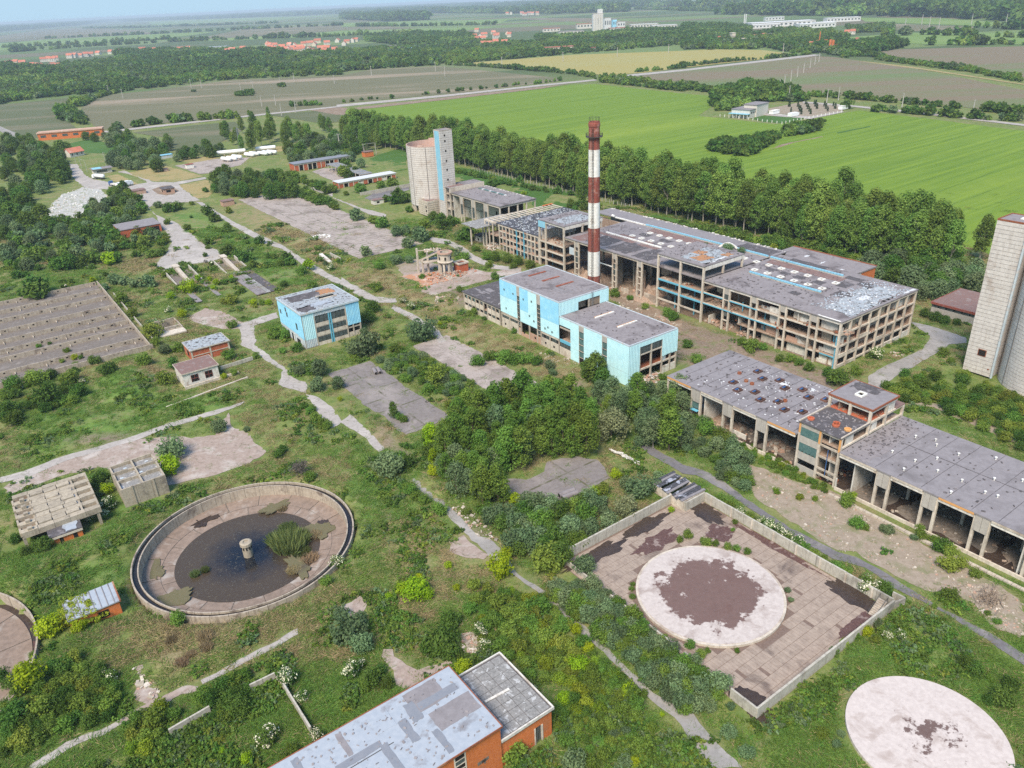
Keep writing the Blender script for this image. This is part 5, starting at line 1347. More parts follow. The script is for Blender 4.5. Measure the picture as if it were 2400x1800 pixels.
# far tower: blue corner strip on the face towards the works, little windows on the long face
pc('cladding_strip', tF, M['clad_mid'], -.12, .9, 8.5, -.05, 5.1, 42.6, label='bright blue cladding strip')
for k, z in enumerate((40.5, 37.8, 33.0, 28.2, 23.8, 18.9, 14.0)): pc('window', tF, M['void'], 2.2, -.1, z - .45, 3.0, -.045, z + .45)
m = MB()
for (x, y) in ((1, 1), (5, 3), (3, 5)): m.bar((x, y, 42.7), (x, y, 44.6), .07)
m.build('antenna', M['steel'], tF)
# near tower
pc('window_frame', tN, M['rust'], -.1, 2.4, 5.4, -.045, 4.6, 7.4); pc('window', tN, M['void'], -.14, 2.6, 5.6, -.11, 4.4, 7.2)
pc('small_opening', tN, M['rust'], -.1, .8, 2.0, -.045, 1.2, 2.4); pc('roof_hatch', tN, M['white_paint'], 3.5, 2.5, 43.0, 5.0, 3.6, 43.3)
m = MB(); m.box(-.45, -.5, 0, .1, -.05, 41); m.build('downpipe', M['clad_grey'], tN)

# ---- hall beside the far silo
fh = root('silo_hall', 'open packing hall with a glazed roof strip beside the far round silo', 'factory', 205.6, 296.6)
FX, FY, FH = 21.2, 42.0, 13.2
b = MB(); b.box(-.3, -.2, FH, FX + .3, FY, FH + .35); b.build('roof', M['roof_grey'], fh)
for x in (.3, 5.4, 10.6, 15.8, 20.9): pc('column', fh, M['pale_concrete'], x - .28, .1, 0, x + .28, .65, FH)
for a, c in ((10.2, 13.2), (21.2, 23.9), (31.7, 34.3)):
 for y in (a, c): pc('column', fh, M['pale_concrete'], -.1, y - .26, 0, .45, y + .26, FH)
 pc('facade_panel', fh, M['panel_grey'], -.05, a + .26, FH - 4.2, .2, c - .26, FH); pc('glazing', fh, M['dark_glass'], .0, a + .26, 4, .15, c - .26, FH - 4.2)
for (y0, y1) in ((.65, 9.9), (13.5, 20.9), (24.2, 31.4), (34.6, 41.8)): pc('edge_beam', fh, M['pale_concrete'], -.05, y0, FH - .8, .35, y1, FH)
for x0, x1 in ((.6, 5.1), (5.7, 10.3), (10.9, 15.5), (16.1, 20.6)):
 pc('edge_beam', fh, M['pale_concrete'], x0, .12, FH - .8, x1, .5, FH); pc('glazing', fh, M['teal_glass'], x0, .25, 4.5, x1, .35, 9.0) if x0 in (5.7, 10.9) else pc('rail_beam', fh, M['concrete'], x0, .2, 7.0, x1, .4, 7.4)
pc('inner_wall', fh, M['white_wall'], 7.0, 11, 0, 7.4, 41, FH - .1); pc('cross_wall', fh, M['white_wall'], .5, 41.0, 0, 20.5, 41.4, FH - .1); pc('rear_wall', fh, M['dark_concrete'], 20.6, 10, 0, 21.0, 41, FH - .1)
pc('opening', fh, M['void'], 6.9, 12.2, 5.2, 6.97, 13.4, 7.6)
for z in (5.0, 9.0): pc('ledge', fh, M['concrete'], 6.8, 11, z, 6.98, 41, z + .3)
k = 0
for k in range(15):
 pc('roof_light_pane', fh, M['teal_glass'] if k % 4 else M['roof_white'], 14.0, 14.8 + k * 1.6, FH + .35, 15.0, 16.2 + k * 1.6, FH + .75)
scraps(fh, 1, 1, 20, 41, FH + .36, M['roof_dark'], 100); scraps(fh, 18.8, 0, 21.2, 42, FH + .36, M['white_wall'], 60, .2, .8)
ub = root('silo_bridge_house', 'raised concrete block between the silo tower and the open packing hall', 'building', 205.2, 339.0)
b = MB(); b.box(-.2, 0, 15.2, 20.5, 9.2, 15.6); b.build('roof', M['roof_grey'], ub); patch(ub, 1, 1, 8, 6, 15.6, M['roof_brown'], amp=.8)
pc('fascia', ub, M['pale_concrete'], -.25, -.3, 13.2, 20.6, -.02, 15.75)
for x, y in ((0, .3), (0, 4.4), (0, 8.8), (7, 8.8), (14, 8.8)): pc('column', ub, M['pale_concrete'], x - .28, y - .28, 0, x + .28, y + .28, 15.2)
for z in (4.2, 8.4, 12): 
 pc('floor_slab', ub, M['concrete'], .1, .2, z, 19, 9, z + .35)
 pc('partition_wall', ub, M['concrete'], 3, .5, z, 3.3, 8.5, z + 3)
pc('rear_wall', ub, M['concrete'], 19.2, .3, 0, 19.6, 9, 15.2)
lb = root('silo_base_block', 'small ribbed concrete block with dirt roof at the foot of the far silo', 'building', 199.0, 352.5)
for (x0, y0, x1, y1) in ((0, 0, 12.5, .35), (0, 8.6, 12.5, 8.95), (0, .35, .35, 8.6), (12.15, .35, 12.5, 8.6)): pc('wall', lb, M['pale_concrete'], x0, y0, 0, x1, y1, 7.6)
b = MB(); b.box(.35, .35, 6.5, 12.15, 8.6, 6.9); b.build('roof', M['roof_brown'], lb)
for k in range(6): pc('wall_rib', lb, M['concrete'], -.08, 0, 1 + k * 1.1, -.005, 8.95, 1.12 + k * 1.1); pc('wall_rib', lb, M['concrete'], 0, -.08, 1 + k * 1.1, 12.5, -.005, 1.12 + k * 1.1)
for (y, z) in ((1.4, 4.6), (1.4, 2.6)): pc('window', lb, M['void'], -.14, y - .5, z - .5, -.085, y + .5, z + .5)

# ---- freestanding portal columns left of the main hall and the hut behind them
pf = root('portal_frame', 'leftover open frame of three bare columns in front of a small white hut', 'frame', 187.0, 286.0)
for (x, y) in ((-1.7, 4.9), (2.2, 1.0), (3.2, 0.0)): pc('column', pf, M['pale_concrete'], x - .25, y - .25, 0, x + .25, y + .25, 9.4)
m = MB(); m.box(-3, -2, 9.4, 20, 10.5, 9.7); m.build('slab', M['slab_mossy'], pf)
for x in (8, 14, 19.5): pc('column', pf, M['concrete'], x - .25, 9.6, 0, x + .25, 10.1, 9.4)
hu = root('hut', 'small white hut with a sagging dark roof among the bare columns', 'hut', 190.5, 291.5)
for (x0, y0, x1, y1) in ((0, 0, 5, .25), (0, 4.7, 5, 4.95), (0, .25, .25, 4.7), (4.75, .25, 5, 4.7)): pc('wall', hu, M['white_wall'], x0, y0, 0, x1, y1, 3)
pc('roof', hu, M['roof_dark'], -.3, -.3, 3, 5.3, 5.25, 3.25); pc('window', hu, M['void'], -.05, 1.0, 1.0, -.02, 2.2, 2.2)

# ==== foreground brick building
fb = root('brick_building', 'orange brick building with patched silvery roof at the bottom of the picture', 'building', 8.0, 65.0)
BX, BY, BH = 32.6, 13.4, 8.9
for (x0, y0, x1, y1) in ((0, .0, BX, .35), (0, BY - .35, BX, BY), (0, .35, .35, BY - .35), (BX - .35, .35, BX, BY - .35)):
 pc('wall', fb, M['orange_brick'], x0, y0, 0, x1, y1, BH - .45)
b = MB(); b.box(-.35, -.35, BH - .1, BX + .15, BY + .3, BH + .1); b.build('roof', M['roof_tin'], fb)
pc('eaves_beam', fb, M['white_wall'], -.2, -.18, BH - .45, BX + .05, .4, BH - .1); pc('eaves_beam', fb, M['white_wall'], -.2, BY - .4, BH - .45, BX + .05, BY + .15, BH - .1)
pc('eaves_beam', fb, M['white_wall'], BX - .4, .4, BH - .45, BX + .1, BY - .4, BH - .1)
for (x0, y0, x1, y1) in ((-.4, -.42, BX + .2, -.3), (-.4, BY + .26, BX + .2, BY + .4), (BX + .12, -.3, BX + .26, BY + .26)): pc('roof_edging', fb, M['rust'], x0, y0, BH - .12, x1, y1, BH + .16)
# repairs in the roof sheet
for (x, y, w, h, mt) in ((24.2, 8.9, 5.5, 4.2, 'roof_lilac'), (25.6, 4.3, 6.8, 3.6, 'roof_lilac'), (21.5, 5.0, 1.2, 4.4, 'roof_tin_grey'), (25.2, 9.2, 6.4, 1.3, 'roof_tin_grey'), (23.4, 7.8, 1.6, 3.6, 'roof_tin_grey'), (17.6, 1.2, 1.1, 6.2, 'roof_tin_grey'), (24.5, .5, 1.0, 4.5, 'roof_tin_grey'),
      (11.4, 7.2, 6.6, 1.1, 'roof_tin_grey'), (2.5, 7.0, 8.6, .9, 'roof_lilac'), (10.3, 1.0, 1, 5.6, 'roof_tin_grey'), (7.0, 7.9, 1, 5.0, 'roof_tin_grey'), (18.3, 9.2, 3.0, 3.6, 'roof_tin'), (13.5, 8.6, .9, 4.4, 'roof_lilac')):
 patch(fb, x, y, w, h, BH + .1, M[mt], amp=.1, n=5)
pc('roof_seam', fb, M['dark_steel'], .2, 6.75, BH + .11, 19.5, 6.86, BH + .15)
scraps(fb, .3, .3, BX - .4, BY - .4, BH + .12, M['roof_lilac'], 260, .1, .5, hmax=.04)
for x in (25.8, 18.2, 10.6, 3): 
 pc('window_frame', fb, M['pale_concrete'], x - .95, -.06, .6, x - .75, -.005, BH - .5); pc('window_frame', fb, M['pale_concrete'], x + .75, -.06, .6, x + .95, -.005, BH - .5)
 for k in range(8):
  pc('window', fb, M['void'] if k % 3 else M['dark_glass'], x - .75, -.03, .8 + k * .95, x + .75, -.006, 1.6 + k * .95); pc('transom', fb, M['pale_concrete'], x - .75, -.07, 1.6 + k * .95, x + .75, -.006, 1.75 + k * .95)
for k in range(7): pc('exposed_brick', fb, M['dark_concrete'], 29.2 + rnd.uniform(-1.2, 1.2), -.02, 4 + rnd.uniform(-.5, .5), 29.5 + rnd.uniform(0, 1), -.004, 4.3 + rnd.uniform(0, .4))
fa = root('brick_annex', 'lower annex with sooty grey gridded roof joined to the orange brick building', 'annex', 40.75, 65.3)
AX, AY, AH = 9.2, 13.3, 5.6
for (x0, y0, x1, y1) in ((.05, 0, 6.1, .35), (7.3, 0, AX, .35), (.05, AY - .35, AX, AY), (AX - .35, .35, AX, AY - .35)): pc('wall', fa, M['orange_brick'], x0, y0, 0, x1, y1, AH - .5)
pc('wall', fa, M['orange_brick'], 6.1, .02, 3.4, 7.3, .33, AH - .5)
pc('door_frame', fa, M['pale_concrete'], 5.9, -.08, 0, 6.15, .4, 3.4); pc('door_frame', fa, M['pale_concrete'], 7.25, -.08, 0, 7.5, .4, 3.4); pc('door_leaf', fa, M['dark_steel'], 6.2, .3, 0, 7.2, .36, 3.3)
for k in range(4): pc('door_bar', fa, M['steel'], 6.2 + k * .3, .05, .1, 6.26 + k * .3, .1, 3.2)
b = MB(); b.box(-.05, -.25, AH - .5, AX + .25, AY + .25, AH); b.build('roof', M['roof_dark'], fa)
for i in range(5):
 for j in range(8):
  mt = rnd.choice(('roof_grey', 'roof_dark', 'roof_lilac', 'slab_mossy', 'slab_mossy'))
  pc('roof_slab', fa, M['slab_mossy'], .1 + i * 1.8, .1 + j * 1.63, AH, .1 + i * 1.8 + 1.72, .1 + j * 1.63 + 1.55, AH + .06 + rnd.uniform(0, .02))
for (x0, y0, x1, y1) in ((-.05, -.35, AX + .3, -.12), (-.05, AY + .08, AX + .3, AY + .32), (AX + .08, -.12, AX + .32, AY + .08)): pc('parapet', fa, M['white_wall'], x0, y0, AH - .3, x1, y1, AH + .22)
pc('loose_plank', fa, M['white_wall'], 2.0, 6.5, AH + .12, 6.3, 6.9, AH + .2, rz=-.06)

# ---- low pavilion behind the near silo
pv_ = root('pavilion', 'low flat roofed pavilion with red fascia half hidden behind the ribbed tower', 'building', 252.0, 96.0)
b = MB(); b.box(-.3, -.3, 3.8, 19, 20.2, 4.1); b.build('roof', M['roof_brown'], pv_)
for (x0, y0, x1, y1) in ((-.35, -.4, -.1, 20.3), (-.1, 20.05, 19, 20.3), (-.1, -.4, 19, -.15)): pc('fascia', pv_, M['red_paint'], x0, y0, 3.45, x1, y1, 4.18)
pc('wall', pv_, M['panel_grey'], 0, 0, 0, .3, 20, 2.3); pc('wall', pv_, M['panel_grey'], .3, 19.7, 0, 18.7, 20, 3.6); pc('wall', pv_, M['panel_grey'], 0, 0, 3.2, .3, 20, 3.44); pc('rear_wall', pv_, M['dark_concrete'], 2, 0, 0, 2.2, 19.6, 3.6)
for k in range(8): pc('window', pv_, M['dark_glass'], .1, .4 + k * 2.5, 2.3, .2, 2.5 + k * 2.5, 3.2)
for (x, y) in ((6, 6), (8, 5), (6.5, 3.5)):
 m = MB(); m.rings([(.75, 0), (.7, .3), (.4, .5), (.02, .55)], 12); m.build('roof_dome', M['white_paint'], pv_, (x, y, 4.1), smooth=True)
# ==== round settling tank
def radial_mat(name, inner, outer, r0, r1, rough_in, rough_out):
 t = NT(name)
 tc = t.n.new('ShaderNodeTexCoord')
 ln = t.n.new('ShaderNodeVectorMath'); ln.operation = 'LENGTH'; t.l.new(tc.outputs['Object'], ln.inputs[0])
 nz = t.math('MULTIPLY', t.math('SUBTRACT', t.noise(.35, 6, .65), .5), 7.0)
 f = t.ramp(t.math('ADD', ln.outputs['Value'], nz), r0, r1)
 c = t.mix(f, inner, outer)
 sp = t.ramp(t.noise(2.2, 5, .75), .60, .66)
 c = t.mix(t.math('MULTIPLY', sp, .6), c, (.20, .18, .12))
 t.color(c)
 t.rough(t.math('ADD', t.math('MULTIPLY', f, rough_out - rough_in), rough_in))
 t.b.inputs['Specular IOR Level'].default_value = .3
 t.bump(t.noise(6.0, 2), .03, .02)
 return t.m
M['pond'] = radial_mat('stagnant_water', (.010, .013, .019), (.062, .045, .030), 4.0, 10.5, .05, .3)
M['channel_water'] = plain('channel_water', (.02, .018, .018), .1)
M['tank_floor'] = weathered('pinkish_tank_floor', (.265, .198, .158), (.20, .15, .12), (.36, .32, .285), big=.22, small=.9, objrand=.14)
M['tank_wall'] = weathered('streaked_tank_wall', (.42, .36, .29), (.33, .275, .22), (.18, .14, .115), big=.4, streak=.8, cs=(.15, .115, .095), objrand=.06)
M['moss'] = weathered('moss_mat', (.115, .11, .055), (.15, .125, .075), (.09, .075, .05), small=2.5)

def sector(rr, a0, a1, n, mat, name):
 m = MB(); m.rings(rr, n, a0, a1)
 return m.mesh(name, mat)

def settling_tank(label, u, v, R, floor_z, water_r, water_z, channel=True, full=True):
 s = root('settling_tank', label, 'settling tank', u, v)
 N = 40; g = .0012
 a1 = 2 * math.pi / N
 W1 = sector([(R - .3, -2.0), (R, -2.0), (R, .85), (R - .3, .85), (R - .3, -2.0)], g, a1 - g, 4, M['tank_wall'], 'wall_panel')
 W2 = sector([(R - 1.25, .2), (R - 1.25, .72), (R - 1.5, .72), (R - 1.55, floor_z - .1)], g, a1 - g, 4, M['tank_wall'], 'inner_wall_panel')
 for k in range(N):
  put('wall_panel', W1, s, (0, 0, rnd.uniform(-.012, .012)), (0, 0, k * a1))
  if channel: put('inner_wall_panel', W2, s, (0, 0, rnd.uniform(-.012, .012)), (0, 0, k * a1))
 if channel:
  m = MB(); m.rings([(R - .29, .28), (R - 1.26, .28)], 96); m.build('overflow_channel', M['channel_water'], s)
 m = MB(); m.rings([(R - .5, -3.4), (.02, -3.6)], 64); m.build('foundation', M['mud'] if 'mud' in M else M['dark_concrete'], s)
 F = 17; fa = 2 * math.pi / F
 for k in range(F):
  j = rnd.uniform(.003, .008); off = 0
  me = sector([(R - 1.5, floor_z + rnd.uniform(-.03, .03)), (water_r + 2.6, floor_z - .4), ], k * fa + j + off, (k + 1) * fa - j + off, 6, M['tank_floor'], 'floor_slab')
  put('floor_slab', me, s, (0, 0, 0))
  me = sector([(water_r + 2.5, floor_z - .42), (water_r - .6, floor_z - .8)], k * fa + j + .13, (k + 1) * fa - j + .13, 6, M['tank_floor'], 'floor_slab')
  put('floor_slab', me, s, (0, 0, 0))
 m = MB(); m.rings([(R - 1.5, floor_z - .1), (water_r + 2.5, floor_z - .5), (water_r - 1, floor_z - .9)], 64); m.build('joint_bed', M['dark_concrete'], s)
 if water_r > 1:
  m = MB(); m.rings([(water_r, water_z), (water_r * .5, water_z), (.02, water_z)], 96); m.build('water', M['pond'], s)
 return s
tank = settling_tank('large round settling tank with dark water, reeds and a centre pier', 29.2, 141.3, 22.3, -1.75, 14.75, -2.45)
m = MB(); m.rings([(1.0, -2.6), (1.0, .2), (1.25, .35), (1.25, 1.0), (.95, 1.15), (.55, 1.15), (.55, .9), (.02, .9)], 20)
pier = m.build('centre_pier', M['tan_concrete'], tank, (-.2, -.5, 0))
for k in range(10):
 a = k * .628
 m = MB(); m.box(-.12, -.13, -.55, .06, .13, .1); o = m.build('slot', M['void'], pier, (1.0 * math.cos(a), 1.0 * math.sin(a), 0)); o.rotation_euler = (0, 0, a)
_bz = [0]
def blob(parent, x, y, z, rx, ry, mat, name='mud_patch', n=56, seed=0, h=.05):
 _bz[0] += 1; z += (_bz[0] % 7) * .004
 m = MB(); P = []
 for i in range(n):
  a = 2 * math.pi * i / n; ca, sa = math.cos(a), math.sin(a)
  q = .42 + .75 * float(vnoise(ca * 2 + seed * 5, sa * 2, .9, seed)) + .38 * float(vnoise(ca * 2 + seed * 5, sa * 2, .28, seed + 1)) + .2 * float(vnoise(ca * 9, sa * 9 + seed, .5, seed))
  P.append((x + rx * q * ca, y + ry * q * sa))
 m.face([(p[0], p[1], z + h) for p in P])
 for i in range(n):
  a, c = P[i], P[(i + 1) % n]
  m.face([(a[0], a[1], z - .05), (c[0], c[1], z - .05), (c[0], c[1], z + h), (a[0], a[1], z + h)])
 return m.build(name, mat, parent)
def stained_disc(name, c1, c2, c3, stain, r0, r1, thr, sc):
 t = NT(name); tc = t.n.new('ShaderNodeTexCoord'); ob = tc.outputs['Object']
 ln = t.n.new('ShaderNodeVectorMath'); ln.operation = 'LENGTH'; t.l.new(ob, ln.inputs[0])
 c = t.mix(t.ramp(t.noise(1.4, 7, .7), .36, .64), c1, c2); c = t.mix(t.ramp(t.noise(.28, 7, .66, dist=.5), .52, .66), c, c3)
 f = t.math('SUBTRACT', 1.0, t.ramp(ln.outputs['Value'], r0, r1))
 k = t.ramp(t.math('ADD', f, t.math('MULTIPLY', t.math('SUBTRACT', t.noise(sc, 7, .68), .5), 2.4)), thr, thr + .12)
 c = t.mix(t.math('MULTIPLY', k, .93), c, t.mix(t.noise(1.2, 5, .7), stain, tuple(x * 1.9 for x in stain)))
 c = t.mix(t.math('MULTIPLY', t.ramp(t.noise(1.1, 8, .78), .62, .68), .6), c, (.16, .12, .105))
 t.color(c); t.rough(.85); t.bump(t.noise(4, 6, .7), .3, .05)
 return t.m
def loc_in(o, t, x, y, z):
 gx, gy = gp(t, x, y, z); u, v = UV(gx, gy); bu, bv = UV(o.location.x, o.location.y)
 return u - bu, v - bv
for k, (x, y, rx, ry, mt) in enumerate(((1310, 610, 2.8, 1.6, 'mud'), (970, 920, 2.0, 3.4, 'moss'), (1110, 1120, 3.6, 2.2, 'moss'), (2050, 680, 3.2, 2.6, 'moss'), (1780, 520, 3, 1.5, 'moss'), (1930, 900, 1.7, 4.2, 'moss'), (2090, 640, 1.5, 2.2, 'mud'))):
 lx, ly = loc_in(tank, 'H', x, y, -2.0)
 blob(tank, lx, ly, -2.08 if mt == 'moss' else -2.12, rx, ry, M[mt] if mt in M else G[mt], 'moss_patch' if mt == 'moss' else 'mud_patch', seed=k, h=.14)

tank2 = settling_tank('second round settling tank cut by the picture edge, dry cracked muddy floor', -37, 141.6, 27.2, -1.5, 8.0, -3.3, channel=False)
for k, (x, y, rx, ry, mt) in enumerate(((60, 1170, 5.5, 3.5, 'mud'), (180, 1330, 3, 7, 'mud'), (150, 1500, 2.5, 4, 'stain'))):
 lx, ly = loc_in(tank2, 'H', x, y, -1.7); blob(tank2, lx, ly, -1.9, rx, ry, G[mt], 'mud_patch', seed=k + 20, h=.2)

# ==== walled square basin with raised round slab
sq = root('walled_basin', 'large square walled yard of small paving slabs around a raised round concrete slab', 'basin', 76, 48)
SLAB = weathered('pinkish_paving', (.345, .275, .225), (.27, .21, .172), (.145, .11, .095), big=.14, small=.8, objrand=.12)
SLABD = weathered('dark_joint_soil', (.15, .105, .085), (.19, .135, .11), small=2)
pcs = MB(); pcs.box(-.315, -.98, -.03, .315, .98, .05)
paver = pcs.mesh('paving_slab', SLAB)
fb_ = MB(); fb_.box(0, 0, -.2, 37.2, 47.2, .0); fb_.build('floor_bed', SLABD, sq)
cells = []
for i in range(55):
 for j in range(23):
  x, y = .45 + i * .67, 1.1 + j * 2.03
  if math.hypot(x - 15.8, y - 23.0) < 14.2: continue
  if rnd.random() < .015: continue
  cells.append((x, y))
cells.sort(key=lambda c: c[0] + c[1] * .8)
far_m = MB()
for k, (x, y) in enumerate(cells):
 z, a = rnd.uniform(-.015, .02), rnd.uniform(-.012, .012)
 if k < 300: put('paving_slab', paver, sq, (x, y, z), (0, 0, a))
 else: far_m.box(x - .315, y - .98, -.03 + z, x + .315, y + .98, .05 + z)
fo = far_m.build('paving', SLAB, sq); fo['kind'] = 'stuff'
for k, (x, y, rx, ry, mt) in enumerate(((35.5, 5.5, 2.0, 5.0, 'mud'), (1.6, 2.2, 2.0, 3.0, 'mud'), (34.5, 41, 2.2, 4.5, 'mud'), (8, 44.5, 7, 1.6, 'mud'), (22, 45, 5, 1.6, 'mud'), (30, 1.8, 5, 1.2, 'stain'), (36, 24, .8, 9, 'stain'), (19, 40, 5, 2, 'stain'), (31, 34, 3, 2, 'stain'))):
 blob(sq, x, y, .06, rx, ry, G[mt], 'mud_patch', seed=60 + k, h=.02)
def wall_run(parent, x0, y0, x1, y1, h, th, piece=3.0, mat='wall_concrete', gaps=(), name='wall_panel', z=0):
 L = math.hypot(x1 - x0, y1 - y0); n = max(1, round(L / piece)); a = math.atan2(y1 - y0, x1 - x0)
 for k in range(n):
  if k in gaps: continue
  t = (k + .5) / n
  o = bpy.data.objects.new(name, cube_mesh(M[mat])); link(o, parent)
  hh = h * (1 + rnd.uniform(-.015, .015))
  o.location = (x0 + (x1 - x0) * t, y0 + (y1 - y0) * t, z + hh / 2); o.rotation_euler = (0, 0, a); o.scale = (L / n - .05, th + rnd.uniform(-.03, .03), hh)
wall_run(sq, 37.5, .3, 37.5, 43.2, 2.3, .35)
wall_run(sq, 3.0, 47.4, 31.4, 47.4, 2.3, .35)
wall_run(sq, 31.6, 47.4, 31.6, 43.4, 2.3, .35, 2); wall_run(sq, 31.6, 43.4, 37.5, 43.4, 2.3, .35, 2)
wall_run(sq, 0, .2, 37.6, .2, 2.2, .35); wall_run(sq, .1, .2, .1, 5.2, 2.1, .3, 2.4)
wall_run(sq, .8, 12, .8, 46, 1.1, .3, 3.4, gaps=(1, 4))
for k in range(8): pc('wall_pier', sq, M['pale_concrete'], 37.2, 4 + k * 5.3, 0, 37.32, 4.35 + k * 5.3, 2.2)
m = MB()
for k in range(9): m.box(33.2 + k * .32, .7, .0, 33.5 + k * .32, 2.2, .25 + k * .24)
m.build('stair', M['concrete'], sq); m = MB()
for s in (.75, 2.15):
 m.bar((33, s, .9), (36.2, s, 3.1), .07); m.bar((33.0, s, .1), (33.0, s, .9), .06); m.bar((36.2, s, 2.2), (36.2, s, 3.1), .06)
m.build('stair_railing', M['dark_steel'], sq)
wall_run(sq, 37.6, .2, 40.2, -.4, 1.6, .3, 2.6); wall_run(sq, 40.2, -.4, 40.0, 1.8, 1.6, .3, 2.2)
m = MB(); m.rings([(13.45, 0), (13.45, .5), (13.0, .5)], 72); m.build('slab_kerb', M['pale_concrete'], sq, (15.8, 23.0, .03))
DISC = stained_disc('bleached_round_slab', (.52, .46, .43), (.42, .365, .34), (.33, .27, .245), (.085, .048, .042), 6.5, 12.0, .52, .34)
m = MB(); m.rings([(13.0, .46), (13.0, .55), (6, .58), (.02, .6)], 72); m.build('round_slab', DISC, sq, (15.8, 23.0, .03))
dr = root('pump_house', 'low pit house with torn dark slatted roof against the square basin wall', 'hut', 107.2, 91.8)
for (x0, y0, x1, y1) in ((0, 0, 6.8, .3), (0, 9.2, 6.8, 9.5), (0, .3, .3, 9.2), (6.5, .3, 6.8, 9.2)): pc('wall', dr, M['pale_concrete'], x0, y0, 0, x1, y1, 2.35)
for k in range(14):
 if k in (5, 9): continue
 pc('roof_plank', dr, M['roof_black'] if k % 3 else M['roof_lilac'], -.2 + rnd.uniform(-.2, .2), .05 + k * .68, 2.36 + rnd.uniform(0, .1), 6.9 + rnd.uniform(-.3, .3), .65 + k * .68, 2.5 + rnd.uniform(0, .1), rz=rnd.uniform(-.03, .03))

dc = root('round_slab', 'bleached round concrete slab lying alone in grass in the picture corner', 'slab', 92.6, 30.7)
DISC2 = stained_disc('blotched_round_slab', (.55, .485, .455), (.46, .40, .375), (.38, .315, .285), (.075, .045, .04), 1.0, 10.0, .85, .42)
m = MB(); m.rings([(11.1, -.3), (11.1, .55)], 64); m.build('rim', M['pale_concrete'], dc)
m = MB(); m.rings([(11.1, .55), (6, .6), (.02, .62)], 64); m.build('top', DISC2, dc)

# ==== ribbed basin on the left
rb = root('ribbed_basin', 'broad sunken basin crossed by rows of low concrete walls beside the brick sheds', 'basin', 0, 266)
fl = MB(); fl.box(-14, .3, .0, 40.2, 89, .12); fl.build('floor', M['basin_floor'], rb)
RIBS = (89.1, 77.2, 66.3, 52.8, 42, 31.5, 23.2, 10.2)
for y in RIBS:
 wall_run(rb, -14, y, 39.6, y, 1.55, .3, 4.5, mat='tank_wall', name='rib_panel', z=.1)
 for k in range(12):
  if rnd.random() < .8: pc('rib_hole', rb, M['void'], -11 + k * 4.5, y - .19, .75, -10.4 + k * 4.5, y - .17, 1.15)
  if k % 2: pc('buttress', rb, M['concrete'], -12.5 + k * 4.5, y - 2.0, .12, -12.2 + k * 4.5, y - .17, .55)
wall_run(rb, -14, .4, 41, .4, 1.8, .4, 4.6, mat='tank_wall'); wall_run(rb, 40.2, .2, 40.2, 89.4, 1.8, .35, 4.5, mat='tank_wall'); wall_run(rb, 42.6, 4, 42.6, 70, 1.2, .25, 4.5, mat='wall_concrete', gaps=(3, 7, 8))

# ==== sheds and the flooded pit
def box_house(name, label, u, v, L, Wd, h, wall, roofm, over=.25, rt=.22, parapet=None):
 s = root(name, label, 'shed', u, v)
 for (x0, y0, x1, y1) in ((0, 0, L, .3), (0, Wd - .3, L, Wd), (0, .3, .3, Wd - .3), (L - .3, .3, L, Wd - .3)): pc('wall', s, M[wall], x0, y0, 0, x1, y1, h)
 b = MB(); b.box(-over, -over, h, L + over, Wd + over, h + rt); b.build('roof', M[roofm], s)
 if parapet:
  for (x0, y0, x1, y1) in ((-over - .1, -over - .1, L + over + .1, -over), (-over - .1, Wd + over, L + over + .1, Wd + over + .1), (-over - .1, -over, -over, Wd + over), (L + over, -over, L + over + .1, Wd + over)): pc('roof_edging', s, M[parapet], x0, y0, h - .05, x1, y1, h + rt + .06)
 return s
gh = box_house('shed', 'pale grey rendered shed with two red framed windows and brown roof', 40.6, 227.4, 10.4, 9.0, 4.5, 'white_wall', 'roof_brown', parapet='pale_concrete')
for x in (2.2, 6.3):
 pc('window', gh, M['void'], x, -.05, 1.4, x + 2.2, -.02, 3.6)
 for k in range(3): pc('window_bar', gh, M['red_paint'], x + k * 1.05, -.1, 1.4, x + k * 1.05 + .1, -.055, 3.6)
 pc('window_bar', gh, M['red_paint'], x, -.1, 2.4, x + 2.2, -.055, 2.5)
pc('window', gh, M['void'], 3.0, -.12, 1.5, 3.5, -.101, 2.2); wall_run(gh, -.2, -.9, 16, -.6, .9, .4, 4, mat='pale_concrete', name='kerb_wall'); wall_run(gh, -8, -9.5, 17, -5.5, .5, .5, 5, mat='pale_concrete', name='kerb_wall')
rh = box_house('shed', 'red brick shed with peeling silvery roof beside the flooded pit', 48, 245.3, 12.2, 8.6, 4.0, 'red_brick', 'roof_peel', parapet='pale_concrete')
for x in (.15, 6.0, 11.9): pc('pier', rh, M['pale_concrete'], x - .25, -.12, 0, x + .25, -.005, 4)
pc('beam', rh, M['pale_concrete'], .4, -.1, 1.9, 11.7, -.005, 2.15); pc('opening', rh, M['void'], -.03, 3, 1, -.005, 5, 3)
for (x, y) in ((3.2, 5), (7.5, 5.6), (9, 3.8)): pc('roof_opening', rh, M['void'], x, y, 4.2, x + .9, y + .6, 4.245)
wall_run(gh, 12.5, 6.0, 23, 6.8, 1.2, .3, 3.5, mat='wall_concrete', name='yard_wall')
pit = root('flooded_pit', 'sunken concrete pit holding dark water behind the red brick shed', 'pit', 46, 279.2)
m = MB(); m.box(.3, .3, -3.0, 8, 11.3, -2.6); m.build('water', M['channel_water'], pit)
